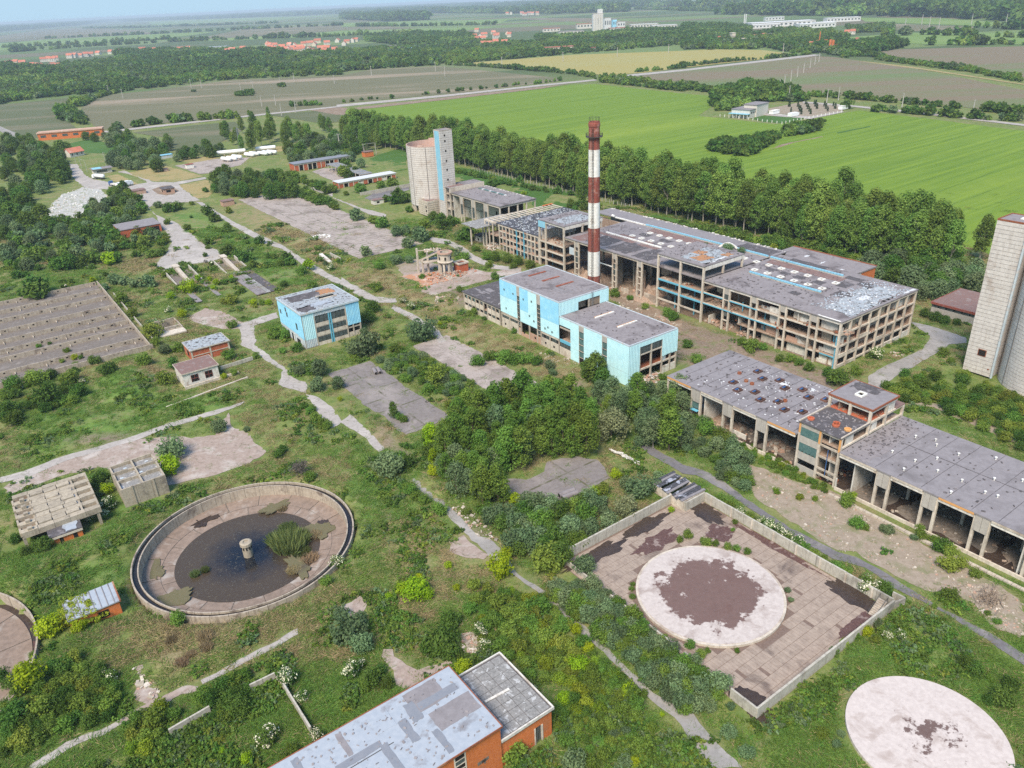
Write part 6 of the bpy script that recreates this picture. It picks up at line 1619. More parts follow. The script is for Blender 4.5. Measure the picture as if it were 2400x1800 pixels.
for (x0, y0, x1, y1) in ((0, 0, 8.2, .4), (0, 11.2, 8.2, 11.6), (0, .4, .4, 11.2), (7.8, .4, 8.2, 11.2)):
 n = 3
 for k in range(n):
  if x1 - x0 > y1 - y0: pc('wall_panel', pit, M['tank_wall'], x0 + (x1 - x0) * k / n, y0, -3.2, x0 + (x1 - x0) * (k + 1) / n - .04, y1, .7 + rnd.uniform(-.15, .15))
  else: pc('wall_panel', pit, M['tank_wall'], x0, y0 + (y1 - y0) * k / n, -3.2, x1, y0 + (y1 - y0) * (k + 1) / n - .04, .7 + rnd.uniform(-.15, .15))
pc('cross_beam', pit, M['concrete'], .4, 3.6, -.4, 7.8, 4.0, .3); pc('apron', pit, M['pale_concrete'], -.5, -4.5, -.1, 8.2, -.05, .35)

# ==== two cellular concrete bins
b1 = root('concrete_bin', 'square open topped concrete bin with inner cells beside a round dark bush', 'bin', 12.1, 172.4)
for k in range(4): 
 y = (0, 4.2, 8.4, 12.3)[k]
 for j in range(3): pc('wall_panel', b1, M['tan_concrete'], j * 3.25, y, 0, j * 3.25 + 3.2, y + .35, 5 - rnd.uniform(0, .25))
for x in (0, 4.7, 9.4):
 for j in range(3): pc('wall_panel', b1, M['tan_concrete'], x, .36 + j * 4.1, 0, x + .35, 4.15 + j * 4.1, 5 - rnd.uniform(.05, .4))
pc('cell_floor', b1, M['slab_mossy'], .3, .3, 3.6, 9.4, 12.2, 4.1)
for x in (2.2, 6.8): pc('rib', b1, M['tan_concrete'], x, -.14, 0, x + .35, -.005, 5)
for (x, y) in ((2.6, 8.8), (5.2, 4.6), (7.4, 8.9), (1.0, 4.6)): pc('lid', b1, M['clad_grey'], x, y, 4.98, x + .7, y + .5, 5.06)
b2 = root('concrete_bin', 'long cellular concrete bunker on stubby legs above a small brick hut', 'bin', -8.4, 169.0)
for k in range(6):
 y = k * 3.3
 for j in range(5): pc('cell_beam', b2, M['tan_concrete'], .4 + j * 3.05, y, 3.1, 3.4 + j * 3.05, y + 1.5, 4.6 - rnd.uniform(0, .3))
for x in (0, 3.2, 12.0, 15.2): 
 for j in range(5): pc('cell_wall', b2, M['tan_concrete'], x, .95 + j * 3.3, 3.1, x + .4, 3.3 + j * 3.3, 4.5 - rnd.uniform(0, .5))
for j in range(5):
 pc('cell_floor', b2, M['slab_mossy'], 3.6, .95 + j * 3.3, 3.2, 12.0, 3.3 + j * 3.3, 4.05 + .1 * (j % 3)); pc('cell_floor', b2, M['rust'] if j != 3 else M['slab_mossy'], .4, .95 + j * 3.3, 3.1, 3.2, 3.3 + j * 3.3, 3.3)
 pc('cell_floor', b2, M['tank_wall'], 12.4, .95 + j * 3.3, 3.1, 15.2, 3.3 + j * 3.3, 3.3)
 for q in range(3): pc('cover_slab', b2, M['tan_concrete'], 3.8 + q * 2.7, 1.2 + j * 3.3 + rnd.uniform(0, .6), 4.0, 6.3 + q * 2.7, 3.0 + j * 3.3, 4.4 + rnd.uniform(0, .25), rz=rnd.uniform(-.05, .05))
for x in (.5, 7.5, 14.8):
 for y in (.4, 8, 17): pc('leg', b2, M['tan_concrete'], x - .3, y - .3, 0, x + .3, y + .3, 3.1)
for k in range(5): pc('hopper_post', b2, M['tan_concrete'], 1.6, .2 + k * 3.3, 4.3, 2.5, 1.0 + k * 3.3, 5.1)
h1 = box_house('brick_hut', 'small orange brick hut with sooty roof in front of the long bunker', -3.5, 165.8, 5.9, 4.8, 3.0, 'orange_brick', 'roof_dark')
patch(h1, 2.8, .2, 2.6, 4.2, 3.22, M['roof_tin'], amp=.3); pc('eaves_beam', h1, M['pale_concrete'], -.2, -.3, 2.5, 6.1, -.03, 2.98); pc('plinth', h1, M['concrete'], -.1, -.4, -.2, 6.0, -.03, .5); pc('opening', h1, M['void'], 1.5, -.04, .5, 2.2, -.01, 2.5); pc('opening', h1, M['void'], 4.1, -.04, .5, 4.9, -.01, 2.5)
h2 = box_house('brick_hut', 'orange brick hut with ribbed tin roof half buried in creeper', -4.7, 135.7, 8.4, 6.1, 3.0, 'orange_brick', 'roof_tin')
for k in range(8): pc('tin_rib', h2, M['roof_lilac'], -.2 + k * 1.12, -.2, 3.22, -.05 + k * 1.12, 6.3, 3.30)
for k in range(9): pc('roof_edging', h2, M['rust'], 8.5, -.3 + k * .74, 2.9, 8.75, .4 + k * .74, 3.35)
pc('doorway', h2, M['void'], 8.38, 1.0, .2, 8.42, 2.6, 2.4); pc('opening', h2, M['void'], 4.6, -.04, .8, 6.4, -.01, 2.3)

# ---- pieces of old wall by the bottom edge
ow = root('ruined_wall', 'broken low yard wall running through bushes left of the brick building', 'wall', *UV(*gp('I', 1620, 735)))
a0, a1_, a2, a3, a4 = [loc_in(ow, 'I', *q) for q in ((1620, 725, 1), (1785, 645, 1), (1745, 690, 1), (1840, 715, 1), (2015, 1000, 1))]
wall_run(ow, *a0, *a1_, 1.7, .3, 2.5, mat='wall_concrete'); wall_run(ow, *a1_, *a3, .8, .3, 2, mat='concrete'); wall_run(ow, *a3, *a4, 1.7, .3, 2.6, mat='wall_concrete')
ow2 = root('ruined_wall', 'short leaning wall piece beside the track end between round bushes', 'wall', *UV(*gp('I', 1090, 1020)))
a0, a1_ = loc_in(ow2, 'I', 1095, 1010, 1), loc_in(ow2, 'I', 1360, 855, 1); wall_run(ow2, *a0, *a1_, 1.5, .3, 2.6, mat='wall_concrete')

# ---- concrete pipes
def pipes(label, t, x, y, ang, n=2, L=3.6, r=.55):
 gx, gy = gp(t, x, y); u, v = UV(gx, gy)
 s = root('pipe_pair', label, 'pipes', u, v)
 for k in range(n):
  m = MB(); d = Vector((math.cos(ang), math.sin(ang), 0)); nn = Vector((-d.y, d.x, 0)); o = nn * (k * 1.25)
  p0, p1 = o - d * L / 2, o + d * L / 2
  m.cyl(p0 + Vector((0, 0, r)), p1 + Vector((0, 0, r)), r, 14); q = m.build('pipe', M['roof_grey'], s, smooth=False)
  m = MB(); m.cyl(p0 - d * .02 + Vector((0, 0, r)), p0 + Vector((0, 0, r)), r * .78, 12); m.build('bore', M['void'], q)
pipes('two concrete pipes side by side at the bramble edge of the dark pad', 'D', 245, 890, math.radians(75))
pipes('two concrete pipes lying on the clearing among the young trees', 'L', 1480, 735, math.radians(-5), L=4.0, r=.6)
lg = root('timber_pile', 'pile of pale planks below the pale willow', 'timber', *UV(*gp('L', 1840, 480)))
for k in range(16):
 q = loc_in(lg, 'L', 1770 + k * 9, 440 + k * 4.5, 0); pc('plank', lg, M['white_wall'], q[0] - 1.6, q[1] - .12, .1 + .12 * (k % 3), q[0] + 1.6, q[1] + .12, .28 + .12 * (k % 3), rz=rnd.uniform(1.2, 2.2))
lg2 = root('branch_pile', 'heap of bleached branches on gravel at the picture edge', 'branches', *UV(*gp('F', 1990, 150)))
m = MB()
for k in range(110):
 a = rnd.uniform(-.5, .9); x, y = rnd.gauss(0, 1.4), rnd.gauss(0, 1.0); L = rnd.uniform(.8, 2.4)
 m.bar((x - L * math.cos(a) / 2, y - L * math.sin(a) / 2, rnd.uniform(.05, .9)), (x + L * math.cos(a) / 2, y + L * math.sin(a) / 2, rnd.uniform(.05, .9)), .08)
m.build('branches', M['wood'], lg2)

# ==== ruined pump tower
pt = root('water_tower_ruin', 'ruined round tank on concrete legs with a broken frame house beside it', 'ruin', 155.6, 265.2)
m = MB(); m.rings([(3.0, 5.0), (3.3, 5.4), (2.6, 5.6), (2.6, 8.5), (3.1, 8.7), (3.1, 9.2), (2.0, 9.2), (2.0, 7)], 24); m.build('tank', M['pale_concrete'], pt); m = MB(); m.rings([(3.12, 8.8), (3.12, 9.25), (1.9, 9.25)], 24); m.build('broken_rim', M['pink_brick'], pt); m = MB(); m.rings([(3.0, 5.0), (.02, 4.9)], 20); m.build('tank_floor', M['dark_concrete'], pt)
for k in range(7):
 a = k * 2 * math.pi / 7 + .3; m = MB(); m.box(-.38, -.38, 0, .38, .38, 5.1); o = m.build('leg', M['pale_concrete'], pt, (2.3 * math.cos(a), 2.3 * math.sin(a), 0)); o.rotation_euler = (0, 0, a)
for a in (3.2, 4.2, 5.2): m = MB(); m.box(-.05, -.35, 6.3, .05, .35, 7.5); o = m.build('window', M['void'], pt, (2.62 * math.cos(a), 2.62 * math.sin(a), 0)); o.rotation_euler = (0, 0, a)
for (x, y, h) in ((-7.6, 9.2, 10.3), (-1.2, 3.2, 10.3), (-6.4, 7.5, 5.5), (-4.6, 6.2, 6.5), (-2.8, 9.4, 9.0), (1.6, 6.2, 9.0)): pc('column', pt, M['pale_concrete'], x - .32, y - .32, 0, x + .32, y + .32, h)
m = MB(); m.bar((-7.2, 9.0, 5.0), (-1.0, 3.4, 8.6), .5, .6); m.bar((-3, 9.5, 5.6), (1.6, 6.0, 9.0), .5, .6); m.bar((-7.5, 9.3, 9.3), (-1.2, 3.3, 9.4), .3, .3); m.build('sloping_beam', M['concrete'], pt)
m = MB(); m.face([(-7.0, 8.6, 5.3), (-1.2, 3.6, 8.9), (1.6, 6.0, 9.1), (-3.0, 9.5, 5.7)]); m.face([(-7.0, 8.6, 5.0), (-3.0, 9.5, 5.4), (1.6, 6.0, 8.8), (-1.2, 3.6, 8.6)]); m.build('sloping_roof', M['roof_grey'], pt)
pc('floor_slab', pt, M['concrete'], -6.8, 4.0, 4.6, 1, 9.4, 4.95); rubble(pt, -6, 4, 1, 9, 9.0, [M['pale_concrete'], M['pink_brick']], 40, .3, 1.2)
for (x0, y0, x1, y1) in ((4.4, -3.2, 8.8, -2.9), (4.4, .6, 8.8, .9), (8.5, -2.9, 8.8, .6), (4.4, -2.9, 4.7, .6)): pc('hut_wall', pt, M['red_brick'], x0, y0, 0, x1, y1, 3.4)
pc('hut_roof', pt, M['roof_dark'], 4.7, -2.9, 2.9, 8.5, .6, 3.1)
for (x0, y0, x1, y1) in ((4.1, -3.5, 9.1, -2.9), (4.1, .6, 9.1, 1.2), (4.1, -2.9, 4.7, .6), (8.5, -2.9, 9.1, .6)): pc('hut_parapet', pt, M['pale_concrete'], x0, y0, 3.4, x1, y1, 4.0)
rubble(pt, -12, -8, 12, 6, .05, [M['pink_brick'], M['orange_brick'], M['concrete']], 700, .2, .8, heaps=[(-6, -1, 6), (-2, -3, 5), (3, -4, 4), (-9, 2, 3)])
mound(pt, -7, 0, 6, 1.0, 0, M['pink_brick'], seed=5); mound(pt, -1, -4, 5, .8, 0, M['concrete'], seed=6)
NTH = ('first', 'second', 'third', 'fourth', 'fifth', 'sixth', 'seventh', 'eighth', 'ninth', 'tenth', 'eleventh', 'twelfth', 'thirteenth')
# ==== loading ramps
def ramp_bay(label, u, v, wid, sunk):
 s = root('loading_ramp', label, 'ramp', u, v)
 for x, h in ((0, 2.0), (wid, 2.0)):
  m = MB()
  m.v += [(x, 0, 0), (x + .4, 0, 0), (x + .4, 19, 0), (x, 19, 0), (x, 0, .3), (x + .4, 0, .3), (x + .4, 19, h), (x, 19, h)]
  for q in ((3, 2, 1, 0), (4, 5, 6, 7), (0, 1, 5, 4), (1, 2, 6, 5), (2, 3, 7, 6), (3, 0, 4, 7)): m.f.append(q); m.m.append(0)
  m.build('side_wall', M['wall_concrete'], s)
 m = MB(); c = wid / 2 - .6
 m.v += [(c, 0, 0), (c + 1.6, 0, 0), (c + 1.6, 21, 0), (c, 21, 0), (c, 0, .2), (c + 1.6, 0, .2), (c + 1.6, 18, 2.4), (c, 18, 2.4), (c, 21, 2.4), (c + 1.6, 21, 2.4)]
 for q in ((4, 5, 6, 7), (7, 6, 9, 8), (0, 1, 5, 4), (2, 3, 8, 9), (1, 2, 9, 6, 5), (3, 0, 4, 7, 8)): m.f.append(q); m.m.append(0)
 m.build('middle_wall', M['concrete'], s)
 pc('cap_slab', s, M['pale_concrete'], c - .5, 17, 2.42, c + 2.1, 21.5, 2.75)
 for x0, x1 in ((.45, c - .05), (c + 1.65, wid - .05)): pc('bay_floor', s, M['dark_concrete'], x0, 0, .0, x1, 20, .12)
 if sunk:
  for x0, x1, mt in ((.2, c - .2, 'roof_grey'), (c, c + 1.8, 'slab_mossy'), (c + 2, wid, 'roof_dark')): 
   for k in range(8): pc('track_slab', s, M[mt], x0, -36 + k * 4.4, .0, x1, -36 + k * 4.4 + 4.3, .22 + rnd.uniform(0, .05))
 else:
  for k in range(6): pc('track_slab', s, M['roof_grey'], wid - 1.6, -26 + k * 4.4, 0, wid, -26 + k * 4.4 + 4.3, .18)
  for k in range(4): pc('track_slab', s, M['roof_grey'], .2, -28 + k * 5, 0, 2.4, -28 + k * 5 + 4.9, .16)
 return s
ramp_bay('concrete loading ramp bay with a lime green bush growing at its mouth', 65.6, 331, 10.4, False)
ramp_bay('concrete loading ramp bay with long sunken track slabs running from it', 86.4, 330.6, 9.6, True)
r3 = root('loading_ramp', 'small lone ramp block at the corner of the big ribbed pad', 'ramp', *UV(*gp('N', 745, 860)))
m = MB(); m.v += [(0, 0, 0), (1.6, 0, 0), (1.6, 11, 0), (0, 11, 0), (0, 0, .3), (1.6, 0, .3), (1.6, 11, 2.2), (0, 11, 2.2)]
for q in ((3, 2, 1, 0), (4, 5, 6, 7), (0, 1, 5, 4), (1, 2, 6, 5), (2, 3, 7, 6), (3, 0, 4, 7)): m.f.append(q); m.m.append(0)
m.build('middle_wall', M['white_wall'], r3); pc('side_wall', r3, M['wall_concrete'], 5, 0, 0, 5.35, 11, 1.7)

# ==== garage court
def garage(label, u, v, L, Wd, h, bays, front, roofm, wall='red_brick', cat='garages'):
 s = root('garage_block', label, cat, u, v)
 b = MB(); b.box(-.3, -.4, h, L + .3, Wd + .3, h + .3); b.build('roof', M[roofm], s)
 pc('rear_wall', s, M[wall], 0, Wd - .3, 0, L, Wd, h); pc('end_wall', s, M[wall], 0, .3, 0, .3, Wd - .3, h); pc('end_wall', s, M['pale_concrete'], L - .3, .3, 0, L, Wd - .3, h)
 w = L / bays
 for k in range(bays + 1): pc('column', s, M['pale_concrete'], max(0, k * w - .25), 0, 0, min(L, k * w + .25), .4, h)
 pc('lintel', s, M['pale_concrete'], 0, -.1, h - .8, L, -.005, h - .02)
 for k in range(bays):
  if front[k % len(front)] == 'r': pc('gate_panel', s, M[wall], k * w + .3, .1, 0, (k + 1) * w - .3, .3, h - .8)
  elif front[k % len(front)] == 'o': pc('inner_wall', s, M['dark_concrete'], k * w + .3, Wd * .5, 0, (k + 1) * w - .3, Wd * .5 + .2, h - .1)
  else: pc('gate_panel', s, M['white_wall'], k * w + .3, .1, 0, (k + 1) * w - .3, .3, h * .55)
 return s
garage('long garage row with dark bays and brick infill at the back of the court', 196.5, 525.5, 42, 9, 4.9, 13, 'roroorroorowo', 'roof_tin_grey')
garage('front garage row in red brick with a broken white roof', 195, 452.2, 39.5, 8, 3.3, 12, 'rorrwrorrwor', 'roof_white')
mg = root('open_shed', 'collapsed open shed with bare ribs linking the two garage rows', 'shed', 214, 462)
for k in range(9):
 pc('column', mg, M['pale_concrete'], 0, k * 6, 0, .4, k * 6 + .4, 3.8); pc('rafter', mg, M['pale_concrete'], 0, k * 6, 3.8, 9, k * 6 + .35, 4.1)
for k in range(20): pc('roof_sheet', mg, M['slab_mossy'] if k % 3 else M['roof_tin_grey'], .2, k * 2.6, 4.1, 9, k * 2.6 + 2.2, 4.25)
pc('rear_wall', mg, M['concrete'], 8.7, 0, 0, 9, 54, 3.8)
yw = root('yard_wall', 'long low wall in front of the empty dark pad left of the far silo', 'wall', 195, 423.5); wall_run(yw, 0, 0, 34, 0, 2.0, .35, 4.2, mat='wall_concrete'); wall_run(yw, 34, 0, 34, -20, 2.0, .35, 4.2)
sh = box_house('shed', 'tiny white shed at the corner of the dark pad left of the far silo', *UV(*gp('N', 1010, 510)), 6, 4, 2.4, 'white_wall', 'roof_brown'); pc('window', sh, M['void'], 1.5, -.04, .8, 3.2, -.01, 1.8)
ts = box_house('substation_hut', 'small orange brick substation hut near bare power posts', *UV(*gp('N', 955, 225)), 7, 5, 3.4, 'orange_brick', 'roof_brown')
for k, (x, y) in enumerate(((10, 2), (13, 8), (4, 10))): pc('mast', ts, M['pole'], x - .15, y - .15, 0, x + .15, y + .15, 8)
pc('cross_bar', ts, M['pole'], 4, 9.9, 7.4, 13.2, 10.1, 7.6)
box_house('hut', 'little brown roofed hut among grass beside the long straight road', *UV(*gp('N', 112, 520)), 6.5, 5, 2.8, 'pink_brick', 'roof_brown')

# ==== gas tanks
def gas_tank(label, u, v, L, r, ang, group=None):
 s = root('gas_tank', label, 'tank', u, v, 0, group, SITE + ang)
 m = MB(); m.rings([(.02, 0), (r * .6, .12 * r), (r * .92, .4 * r), (r, .8 * r), (r, L - .8 * r), (r * .92, L - .4 * r), (r * .6, L - .12 * r), (.02, L)], 16)
 o = m.build('vessel', M['tank_white'], s, (0, 0, r + .7), smooth=True); o.rotation_euler = (0, math.pi / 2, 0)
 for x in (L * .25, L * .75): pc('saddle', s, M['concrete'], x - .3, -r * .8, 0, x + .3, r * .8, .8 + r * .2)
 pc('manhole', s, M['steel'], L * .5 - .35, -.35, 2 * r + .6, L * .5 + .35, .35, 2 * r + 1.0)
 return s
A_ = UV(*gp('N', 75, 222)); B_ = UV(*gp('N', 250, 205)); C_ = UV(*gp('N', 310, 195))
gas_tank('long white gas vessel at the back of the tank yard, nearest the gate', A_[0] + 1, A_[1] + 4, 22, 1.5, math.radians(-18)); gas_tank('long white gas vessel at the back of the tank yard, by the dry lawn end', C_[0], C_[1] + 3, 16, 1.5, math.radians(-18))
for k, (x, y) in enumerate(((102, 248), (135, 244), (165, 235), (240, 222), (268, 216), (318, 214), (342, 210), (372, 206))):
 u, v = UV(*gp('N', x, y))
 gas_tank('white gas vessel lying crosswise in the tank yard, %s from the gate side' % NTH[k], u, v, 10.5, 1.35, math.radians(-68), 'front row of white gas tanks')
m = MB()
pyl = root('power_pylon', 'grey lattice power pylon standing behind the white gas tanks', 'pylon', *UV(*gp('N', 215, 185)))
for k in range(10):
 z0, z1 = k * 1.7, (k + 1) * 1.7; w0, w1 = 1.2 - .09 * k, 1.2 - .09 * (k + 1)
 for sx, sy in ((-1, -1), (1, -1), (1, 1), (-1, 1)): m.bar((sx * w0, sy * w0, z0), (sx * w1, sy * w1, z1), .16)
 for (ax_, ay_, bx, by) in ((-1, -1, 1, -1), (1, -1, 1, 1), (1, 1, -1, 1), (-1, 1, -1, -1)):
  m.bar((ax_ * w0, ay_ * w0, z0), (bx * w1, by * w1, z1), .09); m.bar((ax_ * w1, ay_ * w1, z1), (bx * w1, by * w1, z1), .09)
m.build('lattice_mast', M['steel'], pyl)
m = MB(); m.bar((-2.6, 0, 15), (2.6, 0, 15), .18); m.bar((-2.2, 0, 16.6), (2.2, 0, 16.6), .18); m.bar((0, -1.5, 16.9), (0, 1.5, 16.9), .2); m.build('cross_arm', M['steel'], pyl)

# ==== around the gate
ik = root('transformer_hut', 'low ruined hut on the brown island in the middle of the apron', 'hut', *UV(*gp('O', 905, 430)))
for (x0, y0, x1, y1) in ((0, 0, 6.5, .3), (0, 7.5, 6.5, 7.8), (0, .3, .3, 7.5), (6.2, .3, 6.5, 7.5)): pc('wall', ik, M['pink_brick'], x0, y0, 0, x1, y1, 2.9)
pc('roof', ik, M['roof_dark'], -.4, -.4, 2.9, 6.9, 8.2, 3.2); pc('opening', ik, M['void'], 1.5, -.04, .8, 4.2, -.01, 2.2); pc('opening', ik, M['void'], -.04, 2, .8, -.01, 5, 2.2)
gk = box_house('gate_house', 'gate house with broad blue and grey flat roof by the entrance road', *UV(*gp('O', 385, 285)), 12, 8, 3.4, 'white_wall', 'roof_grey', over=1.0); patch(gk, 0, 0, 6, 8, 3.62, M['clad_mid'], amp=.1); pc('window', gk, M['dark_glass'], 2, -.04, 1, 9, -.01, 2.6)
gs = box_house('shed', 'grey roofed shed among trees across from the gate house', *UV(*gp('O', 25, 285)), 11, 6, 3, 'white_wall', 'roof_tin_grey')
rs = box_house('long_shed', 'long flat roofed shed nearly swallowed by bushes beside the apron', 65, 428, 19.5, 16, 4.0, 'red_brick', 'roof_lilac'); pc('opening', rs, M['void'], 14, -.04, .5, 18.5, -.01, 3.2); pc('opening', rs, M['void'], 19.52, 4, .5, 19.54, 8, 3.2)
bs = box_house('shed', 'collapsing brown shed at the edge of the apron opposite the island', *UV(*gp('O', 660, 440)), 9, 6, 2.4, 'pink_brick', 'roof_brown')
def gable(name, label, cat, x, y, L, Wd, h, rh, wall, roofm, ang=SITE, group=None, z=0, parts=True):
 s = bpy.data.objects.new(name, None); link(s); s.location = (x, y, z); s.rotation_euler = (0, 0, ang); tag(s, label, cat, group)
 key = (wall.name, roofm.name, round(L), round(Wd), round(h), round(rh))
 if key not in _gab:
  m = MB(); m.box(-L / 2, -Wd / 2, 0, L / 2, Wd / 2, h)
  for sx in (-L / 2, L / 2): m.face([(sx, -Wd / 2, h), (sx, Wd / 2, h), (sx, 0, h + rh)] if sx > 0 else [(sx, Wd / 2, h), (sx, -Wd / 2, h), (sx, 0, h + rh)])
  w = m.mesh('wall', wall)
  m = MB(); o = .5; e = .25
  for sy in (-1, 1):
   p = [(-L / 2 - o, sy * (Wd / 2 + o), h - .25), (L / 2 + o, sy * (Wd / 2 + o), h - .25), (L / 2 + o, 0, h + rh + .1), (-L / 2 - o, 0, h + rh + .1)]
   q = [(a, b_, c + e) for a, b_, c in p]
   if sy > 0: p, q = p[::-1], q[::-1]
   m.face(q); m.face(p[::-1]); m.face([p[0], p[1], q[1], q[0]]); m.face([p[1], p[2], q[2], q[1]]); m.face([p[3], p[0], q[0], q[3]])
  r = m.mesh('roof', roofm)
  m = MB()
  for sy in (-1, 1):
   for k in range(max(2, int(L / 4))):
    xx = -L / 2 + (k + .5) * L / max(2, int(L / 4)); yy = sy * (Wd / 2 + .03)
    f = [(xx - .6, yy, h * .35), (xx + .6, yy, h * .35), (xx + .6, yy, h * .75), (xx - .6, yy, h * .75)]
    m.face(f if sy < 0 else f[::-1])
  _gab[key] = (w, r, m.mesh('windows', M['dark_glass']))
 w, r, wi = _gab[key]
 put('wall', w, s, (0, 0, 0)); put('roof', r, s, (0, 0, 0)); put('window', wi, s, (0, 0, 0))
 return s
_gab = {}
M['tile_red'] = weathered('red_roof_tiles', (.46, .16, .10), (.38, .14, .095), (.52, .26, .20), big=.05, small=.3, bump=0, objrand=.35)
M['house_white'] = plain('white_render', (.58, .55, .50)); M['house_cream'] = plain('cream_render', (.60, .53, .43)); M['hall_white'] = plain('white_hall_sheet', (.62, .62, .62))
q = gp('O', 240, 145); gable('house', 'white house with red tiled roof beside the entrance road', 'house', q[0], q[1], 12, 8, 3.5, 3, M['house_white'], M['tile_red'], SITE + .4)

def wheel(parent, x, y, r=.5, w=.3):
 m = MB(); m.cyl((x, y - w / 2, r), (x, y + w / 2, r), r, 14); o = m.build('wheel', M['tyre'], parent)
 m = MB(); m.cyl((x, y - w / 2 - .02, r), (x, y - w / 2, r), r * .55, 10); m.cyl((x, y + w / 2, r), (x, y + w / 2 + .02, r), r * .55, 10); m.build('rim', M['steel'], o)
def lorry(label, t, x, y, ang, kind):
 s = root('tanker_lorry' if kind == 'tank' else 'lorry', label, 'lorry', *UV(*gp(t, x, y)), .1, None, ang)
 cabm = M['tank_white'] if kind != 'blue' else M['blue_paint']
 m = MB()
 m.v += [(5.2, -1.2, .8), (7.2, -1.2, .8), (7.2, 1.2, .8), (5.2, 1.2, .8), (5.2, -1.2, 3.0), (6.7, -1.2, 3.0), (6.7, 1.2, 3.0), (5.2, 1.2, 3.0), (7.2, -1.2, 1.9), (7.2, 1.2, 1.9)]
 for f in ((3, 2, 1, 0), (4, 5, 6, 7), (0, 1, 8, 5, 4), (2, 3, 7, 6, 9), (1, 2, 9, 8), (8, 9, 6, 5), (3, 0, 4, 7)): m.f.append(f); m.m.append(0)
 m.build('cab', cabm, s); m = MB(); m.face([(7.12, -1.0, 2.08), (7.12, 1.0, 2.08), (6.78, 1.0, 2.9), (6.78, -1.0, 2.9)]); m.build('windscreen', M['dark_glass'], s)
 pc('chassis', s, M['dark_steel'], -4.5, -.6, .75, 6.5, .6, 1.0)
 if kind == 'tank':
  m = MB(); L = 9.2; r = 1.25; m.rings([(.02, 0), (r * .8, .1), (r, .5), (r, L - .5), (r * .8, L - .1), (.02, L)], 18)
  o = m.build('tank', M['tank_white'], s, (-4.5, 0, 2.3), smooth=True); o.rotation_euler = (0, math.pi / 2, 0); pc('walkway', s, M['steel'], -3.5, -.3, 3.52, 3.5, .3, 3.6)
 else:
  pc('cargo_box', s, M['tank_white'] if kind == 'box' else M['white_wall'], -4.5, -1.25, 1.05, 4.8, 1.25, 3.5 if kind == 'box' else 1.7)
 for xx in (-3.4, -2.2, 3.2, 6.2):
  for yy in (-1.05, 1.05): wheel(s, xx, yy)
lorry('white tanker lorry parked below the gate house', 'O', 430, 318, math.radians(150), 'tank'); lorry('blue cabbed flatbed lorry near the middle of the entrance apron', 'O', 545, 372, math.radians(140), 'blue'); lorry('white box lorry parked at the tree edge of the apron', 'O', 600, 378, math.radians(60), 'box')
rf_ = box_house('kiosk', 'small red and white kiosk at the edge of the tank yard', *UV(*gp('O', 1075, 240)), 5, 4, 2.6, 'white_paint', 'red_paint'); bl = box_house('canopy', 'little blue roofed canopy by the hedge behind the dry lawn', *UV(*gp('O', 880, 168)), 9, 5, 2.4, 'clad_grey', 'clad_mid'); fz = box_house('wash_house', 'broken low grey pen wall on the dry lawn', *UV(*gp('O', 905, 262)), 3, 4, 1.6, 'pink_brick', 'roof_brown')
def street_lamp(t, x, y, h, lab):
 gx, gy = gp(t, x, y)
 s = root('street_lamp', 'grey street lamp ' + lab, 'street lamp', *UV(gx, gy), 0, 'street lamps along the entrance road')
 m = MB(); m.cyl((0, 0, 0), (0, 0, h), .13, 8, 0, .08); m.build('post', M['pole'], s)
 m = MB(); m.bar((0, 0, h), (-1.4, .4, h + .3), .08); m.build('arm', M['pole'], s); pc('lamp_head', s, M['white_paint'], -2.0, .3, h + .25, -1.3, .55, h + .4)
for x, y, h, lab in ((333, 268, 9, 'beside the entrance road, nearest the gate house'), (292, 236, 9, 'beside the entrance road, middle one of three'), (250, 205, 9, 'beside the entrance road, nearest the red roofed house'), (655, 240, 9, 'standing alone at the dry lawn edge')): street_lamp('O', x, y, h, lab)
def pole(label, t, x, y, h, group, arms=1, sc=1.0, cat='power pole'):
 gx, gy = gp(t, x, y)
 s = root('power_pole', label, cat, *UV(gx, gy), 0, group)
 m = MB(); m.cyl((0, 0, 0), (0, 0, h), .22 * sc, 6, 0, .12 * sc); m.build('post', M['pole'], s)
 m = MB()
 for k in range(arms): m.bar((-1.2, 0, h - .4 - k * .9), (1.2, 0, h - .4 - k * .9), .14 * sc)
 m.build('cross_arm', M['pole'], s)
pole('power pole with two arms by the gate house', 'O', 475, 220, 10, None, 2)
pole('thick concrete pole in bushes right of the gas tanks, nearer the tanks', 'N', 803, 168, 10.5, None, 1, 2.4); pole('thick concrete pole in bushes right of the gas tanks, nearer the poplars', 'N', 910, 158, 11.5, None, 1, 2.4)
FP = 'power poles across the sown fields'
for i, (x, y) in enumerate(sorted(((707, 610), (798, 637), (1308, 572), (1562, 595), (1643, 585), (1818, 555), (1907, 528), (2168, 543), (1698, 690), (1788, 683), (1826, 750), (1918, 730), (1240, 570)))): pole('slim pale power pole in the brown sown field, %s from the left' % NTH[i], 'T1', x, y, 12, FP, 1, 2.2)
for i, (x, y) in enumerate(sorted(((196, 490), (611, 463), (672, 495)))): pole('slim pale power pole in the brown field between the woods, %s from the left' % NTH[i], 'T2', x, y, 14, FP, 1, 2.6)
for i, (x, y) in enumerate(sorted(((1041, 432), (1437, 400), (1788, 368), (2120, 345)))): pole('slim power pole standing in the yellow field, %s from the left' % NTH[i], 'T2', x, y, 15, 'power poles in the yellow field', 1, 3.2)
for i, (x, y) in enumerate(sorted(((626, 595), (658, 560), (700, 527), (742, 500), (783, 473), (825, 443), (856, 420), (882, 403)))): pole('power pole in the slanting line across the reddish field, %s from the left' % NTH[i], 'T3', x, y, 12, 'line of power poles across the reddish field', 1, 2.8)
